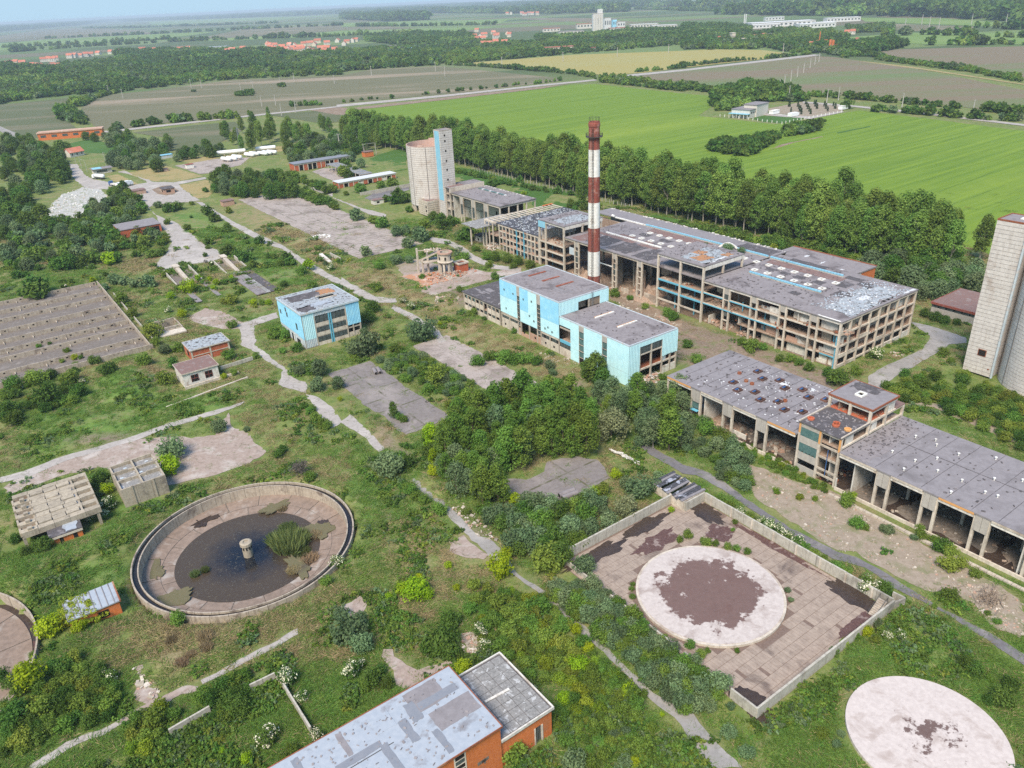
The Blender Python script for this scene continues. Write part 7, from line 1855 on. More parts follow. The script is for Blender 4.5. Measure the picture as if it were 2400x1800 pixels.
for i, (x, y) in enumerate(sorted(((688, 640), (933, 668), (1008, 650), (1420, 700), (1875, 750)))): pole('power pole standing in the hedge behind the nursery, %s from the left' % NTH[i], 'T3', x, y, 12, 'power poles along the hedge road', 1, 2.2)
pole('tall power pole by the farm hamlet at the end of the track', 'T3', 650, 345, 15, None, 2, 3)
for i, (x, y) in enumerate(sorted(((1438, 190), (1548, 160), (1597, 175), (1658, 185), (2092, 162), (1870, 158)))): pole('distant high power pylon beyond the green fields, %s from the left' % NTH[i], 'T3', x, y, 22, 'distant pylons', 2, 4)

# fence along the poplar belt
fe = root('wire_fence', 'line of concrete posts and wire along the foot of the poplar belt', 'fence', 282.5, 290)
post = MB(); post.box(-.12, -.12, 0, .12, .12, 2.0); post = post.mesh('post', M['pole'])
for k in range(50): put('post', post, fe, (rnd.uniform(-.1, .1), k * 3.0, 0), (0, 0, 0))
m = MB()
for z in (.7, 1.3, 1.85): m.bar((0, 0, z), (0, 147, z), .035)
m.build('wire', M['steel'], fe)

# ==== nursery farm in the field
fm = root('farm_building', 'low pale farm building with stepped flat roof at the corner of the nursery', 'farm building', 0, 0, 0, None, 0)
c0, c1 = gp('V', 215, 305), gp('V', 350, 315); c2 = gp('V', 460, 280)
ang = math.atan2(c1[1] - c0[1], c1[0] - c0[0]); fm.location = (c0[0], c0[1], 0); fm.rotation_euler = (0, 0, ang)
LW = math.hypot(c1[0] - c0[0], c1[1] - c0[1]); DP = math.hypot(c2[0] - c1[0], c2[1] - c1[1])
for (x0, y0, x1, y1, h) in ((0, 4, LW, DP, 6.5), (LW * .35, DP * .45, LW + 1, DP + 3, 9.5)):
 pc('wall', fm, M['house_white'], x0, y0, 0, x1, y1, h); pc('roof', fm, M['roof_lilac'], x0 - .5, y0 - .5, h, x1 + .5, y1 + .5, h + .5)
pc('canopy_roof', fm, M['clad_mid'], -.5, 0, 3.4, LW + .5, 3.9, 3.8)
for k in range(6): pc('canopy_post', fm, M['white_paint'], k * LW / 5 - .15, .2, 0, k * LW / 5 + .15, .5, 3.4)
for k in range(8): pc('window', fm, M['dark_glass'], LW + .01, 6 + k * 3, 3.5, LW + .04, 8 + k * 3, 5)
for (x, y, lab) in ((543, 285, 'white flat shed on the nursery path beside the farm building'), (682, 302, 'white truck parked on the nursery path in the middle'), (1058, 250, 'white cabin at the far corner of the nursery')):
 q = gp('V', x, y); o = root('shed' if x != 682 else 'truck', lab, 'shed' if x != 682 else 'truck', *UV(*q)); pc('body', o, M['tank_white'], 0, 0, .5, 9, 4, 3.2); pc('roof' if x != 682 else 'cab', o, M['white_paint'], -.2, -.2, 3.2, 9.2, 4.2, 3.5) if x != 682 else pc('cab', o, M['tank_white'], 9.1, .5, .6, 11, 3.5, 2.6)
ff = root('picket_fence', 'pale picket fence round the nursery lawn', 'fence', 0, 0, 0, None, 0)
fp_ = [gp('V', *q) for q in ((150, 295), (360, 320), (610, 352), (780, 318), (1080, 262))]; fmv = MB(); fmv.box(-.2, -.2, 0, .2, .2, 2.0); fmv = fmv.mesh('post', M['white_paint'])
for a, c in zip(fp_[:-1], fp_[1:]):
 n = int(math.hypot(c[0] - a[0], c[1] - a[1]) / 5)
 for k in range(n): put('post', fmv, ff, (a[0] + (c[0] - a[0]) * k / n, a[1] + (c[1] - a[1]) * k / n, 0))

# ==== villages, plants and hamlets on the plain
def houses(tile, lst, label, group, sc=1.0, tall=1.0):
 lst = sorted(lst); n = len(lst)
 for i, (x, y) in enumerate(lst):
  q = gp(tile, x, y); r = random.Random(int(x * 7 + y * 13))
  lab = label.replace('house', 'house, %s from its left end,' % NTH[i] if i < 10 else 'house, %s from its right end,' % NTH[n - 1 - i] if n - i <= 10 else 'house amid the middle ones', 1)
  gable('house', lab, 'house', q[0], q[1], r.choice((11, 13, 16)) * sc, r.choice((9, 10)) * sc, r.choice((5, 6, 7)) * sc * tall, 4 * sc, r.choice((M['house_white'], M['house_cream'])), M['tile_red'], r.choice((.1, .35, 1.5, -.3)), group)
houses('T1', [(290, 400), (320, 398), (365, 392), (345, 400), (455, 378), (490, 374), (515, 372), (590, 365), (640, 355), (720, 350), (775, 348), (830, 340), (925, 335), (975, 340), (1000, 338), (205, 440), (240, 438), (265, 440), (345, 440), (375, 440), (110, 420), (30, 425), (70, 418), (150, 425), (560, 368), (1175, 335), (1220, 330)], 'red roofed house in the scattered village', 'houses of the scattered village', 1.2)
houses('T1', [(1480, 355), (1510, 345), (1580, 335), (1610, 345), (1745, 310), (1780, 305), (1755, 325), (1790, 330), (1880, 310), (1910, 305), (1850, 335), (1880, 345), (1930, 345), (1960, 335), (2005, 340), (2030, 345), (2085, 330), (2120, 335), (2170, 338), (1970, 300), (2010, 295), (2040, 300), (2060, 280), (2120, 290), (2190, 275), (1800, 345), (1840, 350), (1735, 295), (1900, 325), (1945, 320), (2105, 345), (1830, 320), (1870, 330), (1480, 345)], 'red roofed house in the dense village', 'houses of the dense village', 1.3)
houses('T2', [(40, 280), (75, 275), (100, 270), (20, 295), (865, 250), (900, 245), (925, 240), (880, 265), (915, 262), (985, 222), (1010, 240), (1075, 225), (1090, 240), (1000, 250), (920, 295), (960, 295), (1000, 292), (1060, 290), (880, 205)], 'small house among trees behind the yellow field', 'houses behind the yellow field', 1.15)
houses('T2', [(1170, 95), (1190, 100), (1215, 98), (1240, 97), (1100, 95), (1075, 95), (1270, 98)], 'tiny house in the hazy distance', 'hazy distant houses', 1.8)
houses('T3', [(600, 225), (525, 245), (540, 265), (560, 285), (460, 255), (1070, 220), (1100, 222), (240, 265), (1130, 275), (1160, 280), (820, 310), (860, 308), (1150, 312)], 'low house in the hamlet behind the reddish field', 'buildings of the hamlet', .9)
houses('T3', [(1700 + k * 33, 12 + (k * 37) % 14 + k * 1.6) for k in range(15)], 'faint house of the far horizon town', 'houses of the far town', 3.5)
def big(name, label, cat, t, x, y, L, Wd, h, mat, roofm, ang=.1, parts=()):
 q = gp(t, x, y); s = bpy.data.objects.new(name, None); link(s); s.location = (q[0], q[1], 0); s.rotation_euler = (0, 0, ang); tag(s, label, cat)
 pc('wall', s, mat, -L / 2, -Wd / 2, 0, L / 2, Wd / 2, h); pc('roof', s, roofm, -L / 2 - .6, -Wd / 2 - .6, h, L / 2 + .6, Wd / 2 + .6, h + 1.0)
 n = max(3, int(L / 9))
 for k in range(min(n, 14)): pc('window', s, M['dark_glass'], -L / 2 + (k + .25) * L / min(n, 14), -Wd / 2 - .1, h * .4, -L / 2 + (k + .75) * L / min(n, 14), -Wd / 2 - .02, h * .75)
 return s
big('warehouse', 'long white flat hall at the edge of the dense village', 'hall', 'T1', 1395, 325, 74, 24, 9, M['hall_white'], M['roof_tin'])
big('warehouse', 'long cream block with rows of windows behind the yellow field', 'block', 'T2', 1410, 340, 55, 13, 10, M['house_cream'], M['tile_red'], .12)
big('warehouse', 'low blue roofed shed in the wood left of the cream block', 'hall', 'T2', 430, 325, 27, 12, 5, M['house_white'], M['clad_blue']); big('warehouse', 'long low pale shed in the wood behind the brown field', 'hall', 'T2', 340, 310, 36, 14, 5, M['house_white'], M['roof_lilac']); big('warehouse', 'long low grey shed nearest the poplar clump', 'hall', 'T2', 600, 300, 50, 14, 4, M['house_cream'], M['roof_lilac'])
big('warehouse', 'small red roofed white house by the yellow field edge', 'house', 'T2', 1635, 330, 11, 9, 6, M['house_white'], M['red_paint'])
big('ruined_factory', 'orange brick ruin without a roof beside the far bend of the road', 'ruin', 'T1', 470, 890, 55, 11, 6, M['orange_brick'], M['pink_brick'], .28)
for k, (x, y, w, h, lab) in enumerate(((1660, 200, 30, 46, 'tallest white concrete silo block of the distant mill'), (1722, 190, 20, 32, 'second white silo block of the distant mill, to the right of the tallest'), (1768, 180, 13, 24, 'blue tower of the distant mill'), (1810, 180, 24, 17, 'grey stair block of the distant mill'))):
 s = big('mill_silo', lab, 'silo', 'T2', x, y, w, 18, h, M['hall_white'] if k != 2 else M['clad_blue'], M['concrete'], .1)
 if k == 0: pc('head_house', s, M['hall_white'], 0, -6, h + 1, 14, 6, h + 12)
 for j in range(4 if k == 0 else 0): pc('silo_cell', s, M['house_white'], -14 + j * 7.2, -10.2, 0, -8 + j * 7.2, -9.2, h - 2)
for (x, y, L, h, lab, rm) in ((1575, 185, 52, 14, 'pale mill building with reddish roof beside the tall silos', 'tile_red'), (1490, 220, 69, 8, 'long pale shed in front of the distant mill', 'roof_lilac'), (1360, 205, 52, 9, 'red roofed shed left of the distant mill', 'tile_red'), (1800, 205, 58, 10, 'pale pinkish store right below the distant mill', 'tile_red'), (1960, 180, 83, 10, 'long white hall right of the distant mill', 'hall_white'), (2090, 185, 72, 9, 'white hall at the end of the distant mill row', 'hall_white')):
 big('warehouse', lab, 'hall', 'T2', x, y, L, 22, h, M['house_white'], M[rm])
for (x, y, L, W_, h, lab) in ((630, 170, 172, 50, 11, 'very long white factory hall on the plain'), (850, 178, 90, 40, 9, 'white factory hall adjoining the very long one'), (520, 182, 85, 20, 8, 'white front hall before the very long factory'), (1030, 140, 95, 25, 10, 'pale hall on the plain behind the long white factory'), (590, 132, 60, 18, 9, 'small far hall behind the long white factory'), (915, 175, 50, 24, 11, 'stepped white hall at the end of the long factory')):
 big('warehouse', lab, 'factory', 'T3', x, y, L, W_, h, M['hall_white'], M['hall_white'], .06)
for x in (398, 408):
 q = gp('T3', x, 155); s = bpy.data.objects.new('smokestack', None); link(s); s.location = (q[0], q[1], 0); tag(s, 'slender white stack beside the long white factory, %s of the pair' % ('left' if x < 400 else 'right'), 'chimney', 'twin white stacks')
 m = MB(); m.cyl((0, 0, 0), (0, 0, 27), 1.7, 10, 0, 1.3); m.build('shaft', M['hall_white'], s)
q = gp('T3', 950, 335)
for (dx, h, lab, c) in ((0, 18, 'orange silo tower of the batching plant by the track end', 'orange_brick'), (4.5, 17, 'second orange silo tower of the batching plant', 'orange_brick')):
 s = bpy.data.objects.new('batching_silo', None); link(s); s.location = (q[0] + dx, q[1], 0); tag(s, lab, 'silo'); m = MB(); m.cyl((0, 0, 6), (0, 0, h), 2.0, 12); m.build('drum', M[c], s); m = MB()
 for a, b_ in ((-1.2, -1.2), (1.2, -1.2), (1.2, 1.2), (-1.2, 1.2)): m.bar((a, b_, 0), (a, b_, 6), .4)
 m.build('leg', M[c], s)
s = bpy.data.objects.new('crane', None); link(s); q2 = gp('T3', 880, 312); s.location = (q2[0], q2[1], 0); tag(s, 'slim orange crane mast beside the batching plant', 'crane'); pc('mast', s, M['orange_brick'], -.6, -.6, 0, .6, .6, 26); pc('jib', s, M['orange_brick'], -5, -.4, 12, 14, .4, 13)
for (x, y, L, h, lab, rm) in ((840, 310, 30, 5, 'low white shed of the batching plant', 'hall_white'), (960, 325, 26, 7, 'red sided shed of the batching plant', 'red_paint'), (240, 290, 42, 6, 'long ruined grey shed left of the hamlet', 'roof_lilac'), (370, 280, 36, 8, 'pale ruined works left of the hamlet', 'house_cream'), (320, 275, 7, 17, 'pale square tower of the ruined works', 'house_cream'), (1140, 285, 34, 6, 'pale farm sheds right of the batching plant', 'roof_lilac'), (540, 240, 26, 6, 'cream hall in the hamlet trees', 'roof_lilac')):
 big('warehouse', lab, 'hall', 'T3', x, y, L, 14, h, M['house_cream'] if rm != 'red_paint' else M['red_paint'], M[rm])
# ==== vegetation
def leaf_mat(name, c1, c2, transl=.36, var=.28):
 m = bpy.data.materials.new(name); m.use_nodes = True
 n, l = m.node_tree.nodes, m.node_tree.links
 n.remove(n['Principled BSDF'])
 at = n.new('ShaderNodeAttribute'); at.attribute_name = 'tint'
 mx = n.new('ShaderNodeMix'); mx.data_type = 'RGBA'; mx.inputs[6].default_value = (*c1, 1); mx.inputs[7].default_value = (*c2, 1); l.new(at.outputs['Fac'], mx.inputs[0])
 oi = n.new('ShaderNodeObjectInfo'); hs = n.new('ShaderNodeHueSaturation')
 mr = n.new('ShaderNodeMapRange'); mr.inputs['To Min'].default_value = 1 - var; mr.inputs['To Max'].default_value = 1 + var; l.new(oi.outputs['Random'], mr.inputs['Value']); l.new(mr.outputs[0], hs.inputs['Value'])
 m2 = n.new('ShaderNodeMath'); m2.operation = 'MULTIPLY'; m2.inputs[1].default_value = 7.31; l.new(oi.outputs['Random'], m2.inputs[0])
 fr = n.new('ShaderNodeMath'); fr.operation = 'FRACT'; l.new(m2.outputs[0], fr.inputs[0])
 mh = n.new('ShaderNodeMapRange'); mh.inputs['To Min'].default_value = .475; mh.inputs['To Max'].default_value = .52; l.new(fr.outputs[0], mh.inputs['Value']); l.new(mh.outputs[0], hs.inputs['Hue'])
 l.new(mx.outputs[2], hs.inputs['Color'])
 d = n.new('ShaderNodeBsdfDiffuse'); t = n.new('ShaderNodeBsdfTranslucent'); ms = n.new('ShaderNodeMixShader'); ms.inputs[0].default_value = transl
 l.new(hs.outputs[0], d.inputs['Color']); l.new(hs.outputs[0], t.inputs['Color']); l.new(d.outputs[0], ms.inputs[1]); l.new(t.outputs[0], ms.inputs[2])
 l.new(ms.outputs[0], n['Material Output'].inputs['Surface'])
 return m
LM_ = {'d': leaf_mat('dark_leaves', (.055, .118, .024), (.135, .225, .048)), 'm': leaf_mat('mid_green_leaves', (.085, .165, .028), (.190, .295, .058)), 'l': leaf_mat('lime_leaves', (.20, .32, .015), (.36, .47, .03), var=.15),
       'g': leaf_mat('grey_green_leaves', (.095, .158, .068), (.21, .285, .140)), 'G': leaf_mat('pale_willow_leaves', (.165, .205, .095), (.29, .33, .175), var=.1), 'o': leaf_mat('olive_leaves', (.125, .185, .030), (.255, .315, .06)),
       'p': leaf_mat('poplar_leaves', (.105, .190, .036), (.225, .330, .075)), 'b': leaf_mat('bare_twigs', (.11, .095, .085), (.19, .16, .14)), 'r': leaf_mat('dry_reed_leaves', (.26, .195, .11), (.42, .33, .20)), 'c': leaf_mat('spruce_needles', (.025, .055, .022), (.05, .09, .035)),
       'reed': leaf_mat('reed_leaves', (.10, .155, .05), (.20, .25, .09)), 'y': leaf_mat('yellow_green_leaves', (.15, .23, .025), (.27, .345, .04))}
FLOWER = leaf_mat('cream_blossom', (.62, .60, .42), (.80, .78, .60), .1, .1)
BARK = weathered('pale_bark', (.42, .37, .31), (.30, .26, .21), small=2, streak=.4); BARK_D = weathered('brown_bark', (.16, .12, .09), (.10, .08, .06), small=2)

def leaf_cloud(name, mat, centers, radii, per, size, seed, flower=0.0, squash=.85, up=.25, elong=1.5):
 """many small leaf-sized faces on the surface of uneven clumps"""
 r = np.random.default_rng(seed)
 V, T, MI = [], [], []
 K = len(centers)
 ct = r.random(K)
 C = np.repeat(np.array(centers, float), per, 0); Rr = np.repeat(np.array(radii, float), per)
 n = len(C)
 d = r.normal(size=(n, 3)); d /= np.linalg.norm(d, axis=1)[:, None]
 rad = Rr * (.55 + .5 * r.random(n) ** .5)
 P = C + d * rad[:, None] * np.array([1, 1, squash])
 P[:, 2] = np.maximum(P[:, 2], .02 + .05 * r.random(n))
 nn = d + r.normal(size=(n, 3)) * .55 + np.array([0, 0, up]); nn /= np.linalg.norm(nn, axis=1)[:, None]
 a = np.cross(nn, r.normal(size=(n, 3))); a /= np.linalg.norm(a, axis=1)[:, None]
 b = np.cross(nn, a)
 s = size * (.65 + .7 * r.random(n))
 A = a * (s * elong / 2)[:, None]; B = b * (s / 2)[:, None]
 V = np.stack([P - A, P - B * .9 + A * .15, P + A, P + B * .9 + A * .15], 1).reshape(-1, 3)
 tint = np.clip(np.repeat(ct, per) * .55 + r.random(n) * .45, 0, 1)
 me = bpy.data.meshes.new(name)
 me.vertices.add(n * 4); me.vertices.foreach_set('co', V.astype(np.float32).ravel())
 me.loops.add(n * 4); me.loops.foreach_set('vertex_index', np.arange(n * 4, dtype=np.int32))
 me.polygons.add(n); me.polygons.foreach_set('loop_start', np.arange(0, n * 4, 4, dtype=np.int32)); me.polygons.foreach_set('loop_total', np.full(n, 4, np.int32))
 me.materials.append(mat)
 if flower > 0:
  me.materials.append(FLOWER)
  topk = (np.repeat((r.random(K) < flower), per)) & (r.random(n) < .7) & (d[:, 2] > -.2)
  me.polygons.foreach_set('material_index', topk.astype(np.int32))
 me.update()
 at = me.attributes.new('tint', 'FLOAT', 'FACE'); at.data.foreach_set('value', tint.astype(np.float32))
 return me

def clumps(r, k, asp, lo=0.0, core=.25):
 """clump centres of a lumpy crown: unit radius, height 2*asp"""
 out, rad = [], []
 for i in range(k):
  d = r.normal(size=3); d /= np.linalg.norm(d)
  q = .50 + .26 * r.random() if r.random() > core else .35 * r.random()
  z = asp * (1 + d[2] * q * 1.15)
  if z < lo: z = lo + r.random() * .3
  out.append((d[0] * q * (.85 + .3 * r.random()), d[1] * q * (.85 + .3 * r.random()), z)); rad.append(.24 + .22 * r.random())
 return out, rad

ARCH = {}
def bush_arch(kind, matk, asp, k, per, size, variants=3, flower=0.0, fine=True):
 L = []
 for i in range(variants):
  r = np.random.default_rng(hash_(kind) + i * 31)
  c, rd = clumps(r, k, asp)
  L.append(leaf_cloud('foliage_' + kind, LM_[matk], c, rd, per, size, hash_(kind) + i, flower))
 ARCH[kind] = (L, asp)
def hash_(s): return sum((i + 3) * ord(ch) for i, ch in enumerate(s)) % 10007
for kd, asp in (('d', .72), ('m', .72), ('l', .85), ('g', .72), ('o', .72), ('G', .9), ('y', .7)):
 bush_arch(kd, kd, asp, 46, 34, .115); bush_arch(kd + '_far', kd, asp, 26, 20, .21)
bush_arch('w', 'd', .75, 48, 34, .115, 3, .42); bush_arch('w_far', 'd', .75, 26, 22, .2, 2, .4)
bush_arch('b', 'b', .8, 20, 26, .09, 2); bush_arch('b_far', 'b', .8, 16, 20, .15, 1)
def spiky(name, matk, n, seed, h=1.0, lean=.35, w=.05, spread=1.0):
 """upright blades: reeds and tall grass, unit radius and unit height"""
 r = np.random.default_rng(seed)
 m = MB(); tt = []
 for i in range(n):
  a, q = r.random() * 6.283, math.sqrt(r.random()) * spread
  x, y = q * math.cos(a), q * math.sin(a)
  hh = h * (.55 + .5 * r.random()) * (1 - .35 * q)
  lx, ly = r.normal() * lean * .4 + x * .25, r.normal() * lean * .4 + y * .25
  t = r.random() * 6.283; wx, wy = math.cos(t) * w, math.sin(t) * w
  m.face([(x - wx, y - wy, -.05), (x + wx, y + wy, -.05), (x + lx * .5 + wx * .7, y + ly * .5 + wy * .7, hh * .6), (x + lx + wx * .1, y + ly + wy * .1, hh)]); tt.append(r.random())
 me = m.mesh(name, LM_[matk]); at = me.attributes.new('tint', 'FLOAT', 'FACE'); at.data.foreach_set('value', np.array(tt, np.float32))
 return me
ARCH['r'] = ([spiky('foliage_r', 'r', 420, 3 + i, 1.0, .5, .03) for i in range(2)], .6)
ARCH['reed'] = ([spiky('foliage_reed', 'reed', 900, 13 + i, 1.0, .45, .03) for i in range(2)], .6)
def conifer(seed):
 r = np.random.default_rng(seed); c, rd = [], []
 for i in range(40):
  z = r.random(); q = (1 - z) * .75 * (.6 + .4 * r.random()); a = r.random() * 6.283
  c.append((q * math.cos(a), q * math.sin(a), .15 + z * 2.6)); rd.append(.12 + .22 * (1 - z))
 return leaf_cloud('foliage_c', LM_['c'], c, rd, 26, .13, seed)
ARCH['c'] = ([conifer(5), conifer(6)], 1.4)

def trunk_mesh(name, h, r, seed, limbs=5, z0=.35, mat=None, spread=.22):
 rr = random.Random(seed); m = MB()
 p = Vector((0, 0, -.2)); prev = p; rad = r
 pts = [p]
 for i in range(1, 5):
  q = Vector((rr.uniform(-.02, .02) * h, rr.uniform(-.02, .02) * h, h * i / 4.6)); m.cyl(prev, q, rad, 7, 0, rad * .78); prev = q; rad *= .78; pts.append(q)
 for k in range(limbs):
  i = rr.choice((1, 2, 2, 3)); a = rr.uniform(0, 6.28); s = pts[i]
  L = h * rr.uniform(.22, .38)
  e = s + Vector((math.cos(a) * L * spread * 2, math.sin(a) * L * spread * 2, L * .9))
  m.cyl(s, e, r * .42, 5, 0, r * .12)
 return m.mesh(name, mat or BARK)
TREES = {}; THT = {}
def tree_arch(kind, matk, h, R, z0, k, per, size, variants, bark, limbs=5, spread=.22):
 L = []
 for i in range(variants):
  r = np.random.default_rng(hash_(kind) + 17 * i)
  c, rd = [], []
  H = h * (.92 + .16 * r.random())
  for _ in range(k):
   t = r.random() ** .85; z = H * (z0 + (1 - z0) * t * .95)
   w = R * math.sin(math.pi * min(1, (t * .80 + .17))) ** .75
   a, q = r.random() * 6.283, w * (.25 + .68 * math.sqrt(r.random()))
   c.append((q * math.cos(a), q * math.sin(a), z)); rd.append(R * (.24 + .2 * r.random()))
  L.append((leaf_cloud('crown_' + kind, LM_[matk], c, rd, per, size, hash_(kind) + i, 0, 1.0), trunk_mesh('trunk_' + kind, H * .88, .012 * h + .05, i + 3, limbs, z0, bark, spread)))
 TREES[kind] = L; THT[kind] = h
tree_arch('poplar', 'p', 22.5, 4.3, .20, 104, 44, .52, 6, BARK, 9, .28)
tree_arch('grove', 'm', 9.5, 2.6, .10, 64, 44, .30, 5, BARK_D, 5)
tree_arch('grove_grey', 'g', 8.0, 2.6, .1, 60, 44, .29, 4, BARK, 5)
tree_arch('dark_tree', 'd', 9.0, 4.2, .08, 66, 30, .55, 4, BARK_D, 6, .35)
tree_arch('grey_tree', 'g', 8.5, 4.0, .08, 66, 30, .52, 3, BARK_D, 6, .35)
tree_arch('oval_lime', 'l', 6.5, 2.0, .06, 44, 34, .30, 2, BARK_D, 4)
tree_arch('pale_willow', 'G', 9.5, 4.3, .08, 84, 34, .42, 1, BARK_D, 6, .35)
tree_arch('slim_poplar', 'p', 20.0, 2.6, .15, 44, 26, .75, 2, BARK, 6)
tree_arch('wood_far', 'd', 11.0, 5.0, .05, 16, 12, 1.9, 3, BARK_D, 2)

KNAME = {'d': ('dark green', 'bush'), 'm': ('fresh green', 'bush'), 'l': ('lime yellow-green', 'bush'), 'g': ('grey-green willow', 'bush'), 'o': ('olive green', 'bush'), 'w': ('white flowering elder', 'bush'), 'b': ('bare purplish', 'bush'),
         'r': ('straw coloured', 'reed clump'), 'reed': ('green', 'reed clump'), 'c': ('dark little', 'conifer'), 'G': ('pale silvery', 'bush'), 'y': ('yellowish', 'bush'),
         'poplar': ('tall poplar', 'tree'), 'grove': ('slim young green', 'tree'), 'grove_grey': ('grey-green young', 'tree'), 'dark_tree': ('broad dark', 'tree'), 'grey_tree': ('broad grey-green', 'tree'), 'oval_lime': ('oval lime green', 'tree'), 'pale_willow': ('round pale willow', 'tree'), 'slim_poplar': ('slim poplar', 'tree')}
PLANTS = []
prng = random.Random(5)
def add_plant(kind, x, y, r, hs=1.0, region=None, z=0.0):
 key = kind if (math.hypot(x, y) < 330 or kind + '_far' not in ARCH) else kind + '_far'
 L, asp = ARCH[key]
 zz = max(float(terrain(np.array([x]), np.array([y]))[0]), -1.0) - .05 * r if z == 0.0 else z
 PLANTS.append(dict(kind=kind, me=L[prng.randrange(len(L))], loc=(x, y, zz), rot=prng.uniform(0, 6.28), r=r, size=r * 1.3,
                       scale=(r, r * prng.uniform(.9, 1.1), r * hs * prng.uniform(.9, 1.12) * (1 if kind not in ('r', 'reed') else 1.5)), reg=region, tree=None))
def add_tree(kind, x, y, s=1.0, region=None, row=0):
 L = TREES[kind]; s2 = s * prng.uniform(.9, 1.1)
 zz = max(float(terrain(np.array([x]), np.array([y]))[0]), -1)
 PLANTS.append(dict(kind=kind, me=None, loc=(x, y, zz), rot=prng.uniform(0, 6.28), r=4 * s, size=THT[kind] * s * (.6 if row > 1 else 1), scale=(s2, s2, s2), reg=region, tree=prng.randrange(len(L)), row=row))

def spot(t, x, y, w, asp=.72):
 """crown centre and width in the photograph -> ground point and crown radius"""
 a, b = tp(t, x, y); wp = w * TILE[t][2]
 r = 2.0
 for _ in range(4):
  g_ = ray(a, b, asp * r); r = .5 * wp * depth(*g_[:3]) / FPX
 return g_[0], g_[1], r
def bushes(t, spec, region=None):
 for q in spec.split():
  p = q.split(','); kind = p[3] if len(p) > 3 else 'm'
  L, asp = ARCH[kind]
  x, y, r = spot(t, float(p[0]), float(p[1]), float(p[2]), asp)
  add_plant(kind, x, y, r, 1.0, region)

# --- single bushes, listed tile by tile: x, y, width, kind
bushes('G', '235,50,180,d 85,690,130,d 240,640,150,o 320,620,90,d 440,640,130,o 530,670,60,w 130,700,70,w 300,770,200,d 430,710,110,d 510,740,120,d 60,860,160,d 90,940,130,d 700,600,130,d 610,530,90,m 490,560,50,m 930,540,110,m 1115,545,110,d 1070,650,140,o 1150,455,90,m 1060,470,90,g 985,335,150,o 1010,415,80,o 850,220,90,o 780,130,110,o 1500,300,80,m 1480,490,100,m 1790,340,130,m 1840,365,90,m 1920,450,90,m 1830,470,60,m 2050,690,130,g 1940,605,90,g 1450,640,50,l 1515,615,60,m 1660,505,60,m 1420,960,120,g 1600,985,50,g 2000,870,70,m 2050,905,90,m 2090,935,80,m 2120,955,80,m 1970,830,60,m 2020,845,70,m 2205,790,40,l 1100,1100,210,g 1080,1210,170,l 480,515,50,l 520,515,40,m 400,540,40,m 680,60,60,g 250,440,40,m 320,425,30,m 430,470,50,m 1150,60,50,m 480,600,60,d', None)
bushes('H', '640,330,110,d 600,390,80,d 690,400,90,l 700,490,120,w 670,570,90,w 575,600,75,w 870,455,40,m 240,700,100,m 290,800,130,d 180,830,100,d 220,760,80,m 2010,325,90,m 1950,270,130,b 1800,170,80,d 1830,140,70,d 2110,990,90,m 2180,850,125,w 120,620,70,d 90,720,90,d 470,1230,60,m')
bushes('I', '310,310,190,l 180,630,230,l 520,340,110,l 430,300,80,y 700,640,130,w 640,590,120,d 430,560,140,d 330,700,130,o 560,640,120,d 270,850,180,o 520,820,150,o 690,840,130,o 420,940,120,o 100,900,200,d 130,1060,190,o 60,1000,120,d 240,1030,100,o 380,760,120,d 620,720,110,d 1000,920,200,o 1110,890,120,m 920,1050,130,o 940,1120,120,y 1050,1080,90,m 1570,640,130,m 1490,790,180,d 1420,770,110,d 1560,800,130,d 1350,760,110,o 1450,890,130,m 1600,730,90,d 1720,1050,170,w 1860,650,150,w 1955,790,100,w 1440,1130,50,l 1600,1190,90,l 1490,1220,40,l 2050,1030,110,w 2040,1110,90,g 1890,1130,120,m 1840,1180,80,m 1330,395,95,r 1340,470,80,r 1180,570,80,r 1110,420,70,r 1240,520,60,r 1140,270,130,m 30,850,90,m 200,480,60,m 640,190,110,y 560,250,90,y 700,210,60,y')
bushes('J', '40,330,250,g 130,430,170,g 0,240,120,g 60,600,150,w 130,560,70,w 160,700,110,m 480,70,200,l 400,60,110,l 560,110,90,l 305,115,60,l 745,65,55,l 640,400,260,d 700,480,150,d 560,440,130,d 700,270,160,d 790,575,130,l 200,650,160,d 300,690,100,d 250,600,90,d 880,130,120,o 1000,160,150,o 1270,190,200,m 1150,230,160,m 980,270,140,m 900,350,120,w 1100,340,150,m 1230,310,150,m 1310,400,160,o 1150,450,140,o 1030,460,120,m 1180,560,110,m 1520,340,90,l 1450,300,130,m 1420,420,140,o 1500,450,110,o 1540,560,140,l 1480,540,90,y 1700,570,100,m 1760,620,120,m 1640,600,110,m 1320,650,110,m 1220,640,100,m 1440,790,110,l 1530,880,60,l 1370,920,120,m 1410,860,90,m 1650,960,120,m 1630,840,60,l 1740,940,110,m 1660,1010,110,m 1860,740,120,l 1910,890,110,m 1960,760,70,m 2080,890,40,l 1950,1080,160,m 1880,1040,100,m 1900,1200,80,l 1510,1190,180,g 1090,1120,240,o 1030,1090,120,o 1160,1060,110,o 1210,1060,80,m 1290,1120,55,m 1660,1080,70,g 1740,1120,90,m 370,420,50,m 260,220,40,l 860,40,110,o 950,60,100,o 1060,100,100,m 940,440,110,w 1080,240,120,m 830,200,110,m 1390,520,110,o 1600,460,90,l 1560,640,80,m 1820,650,70,m 2010,970,90,m')
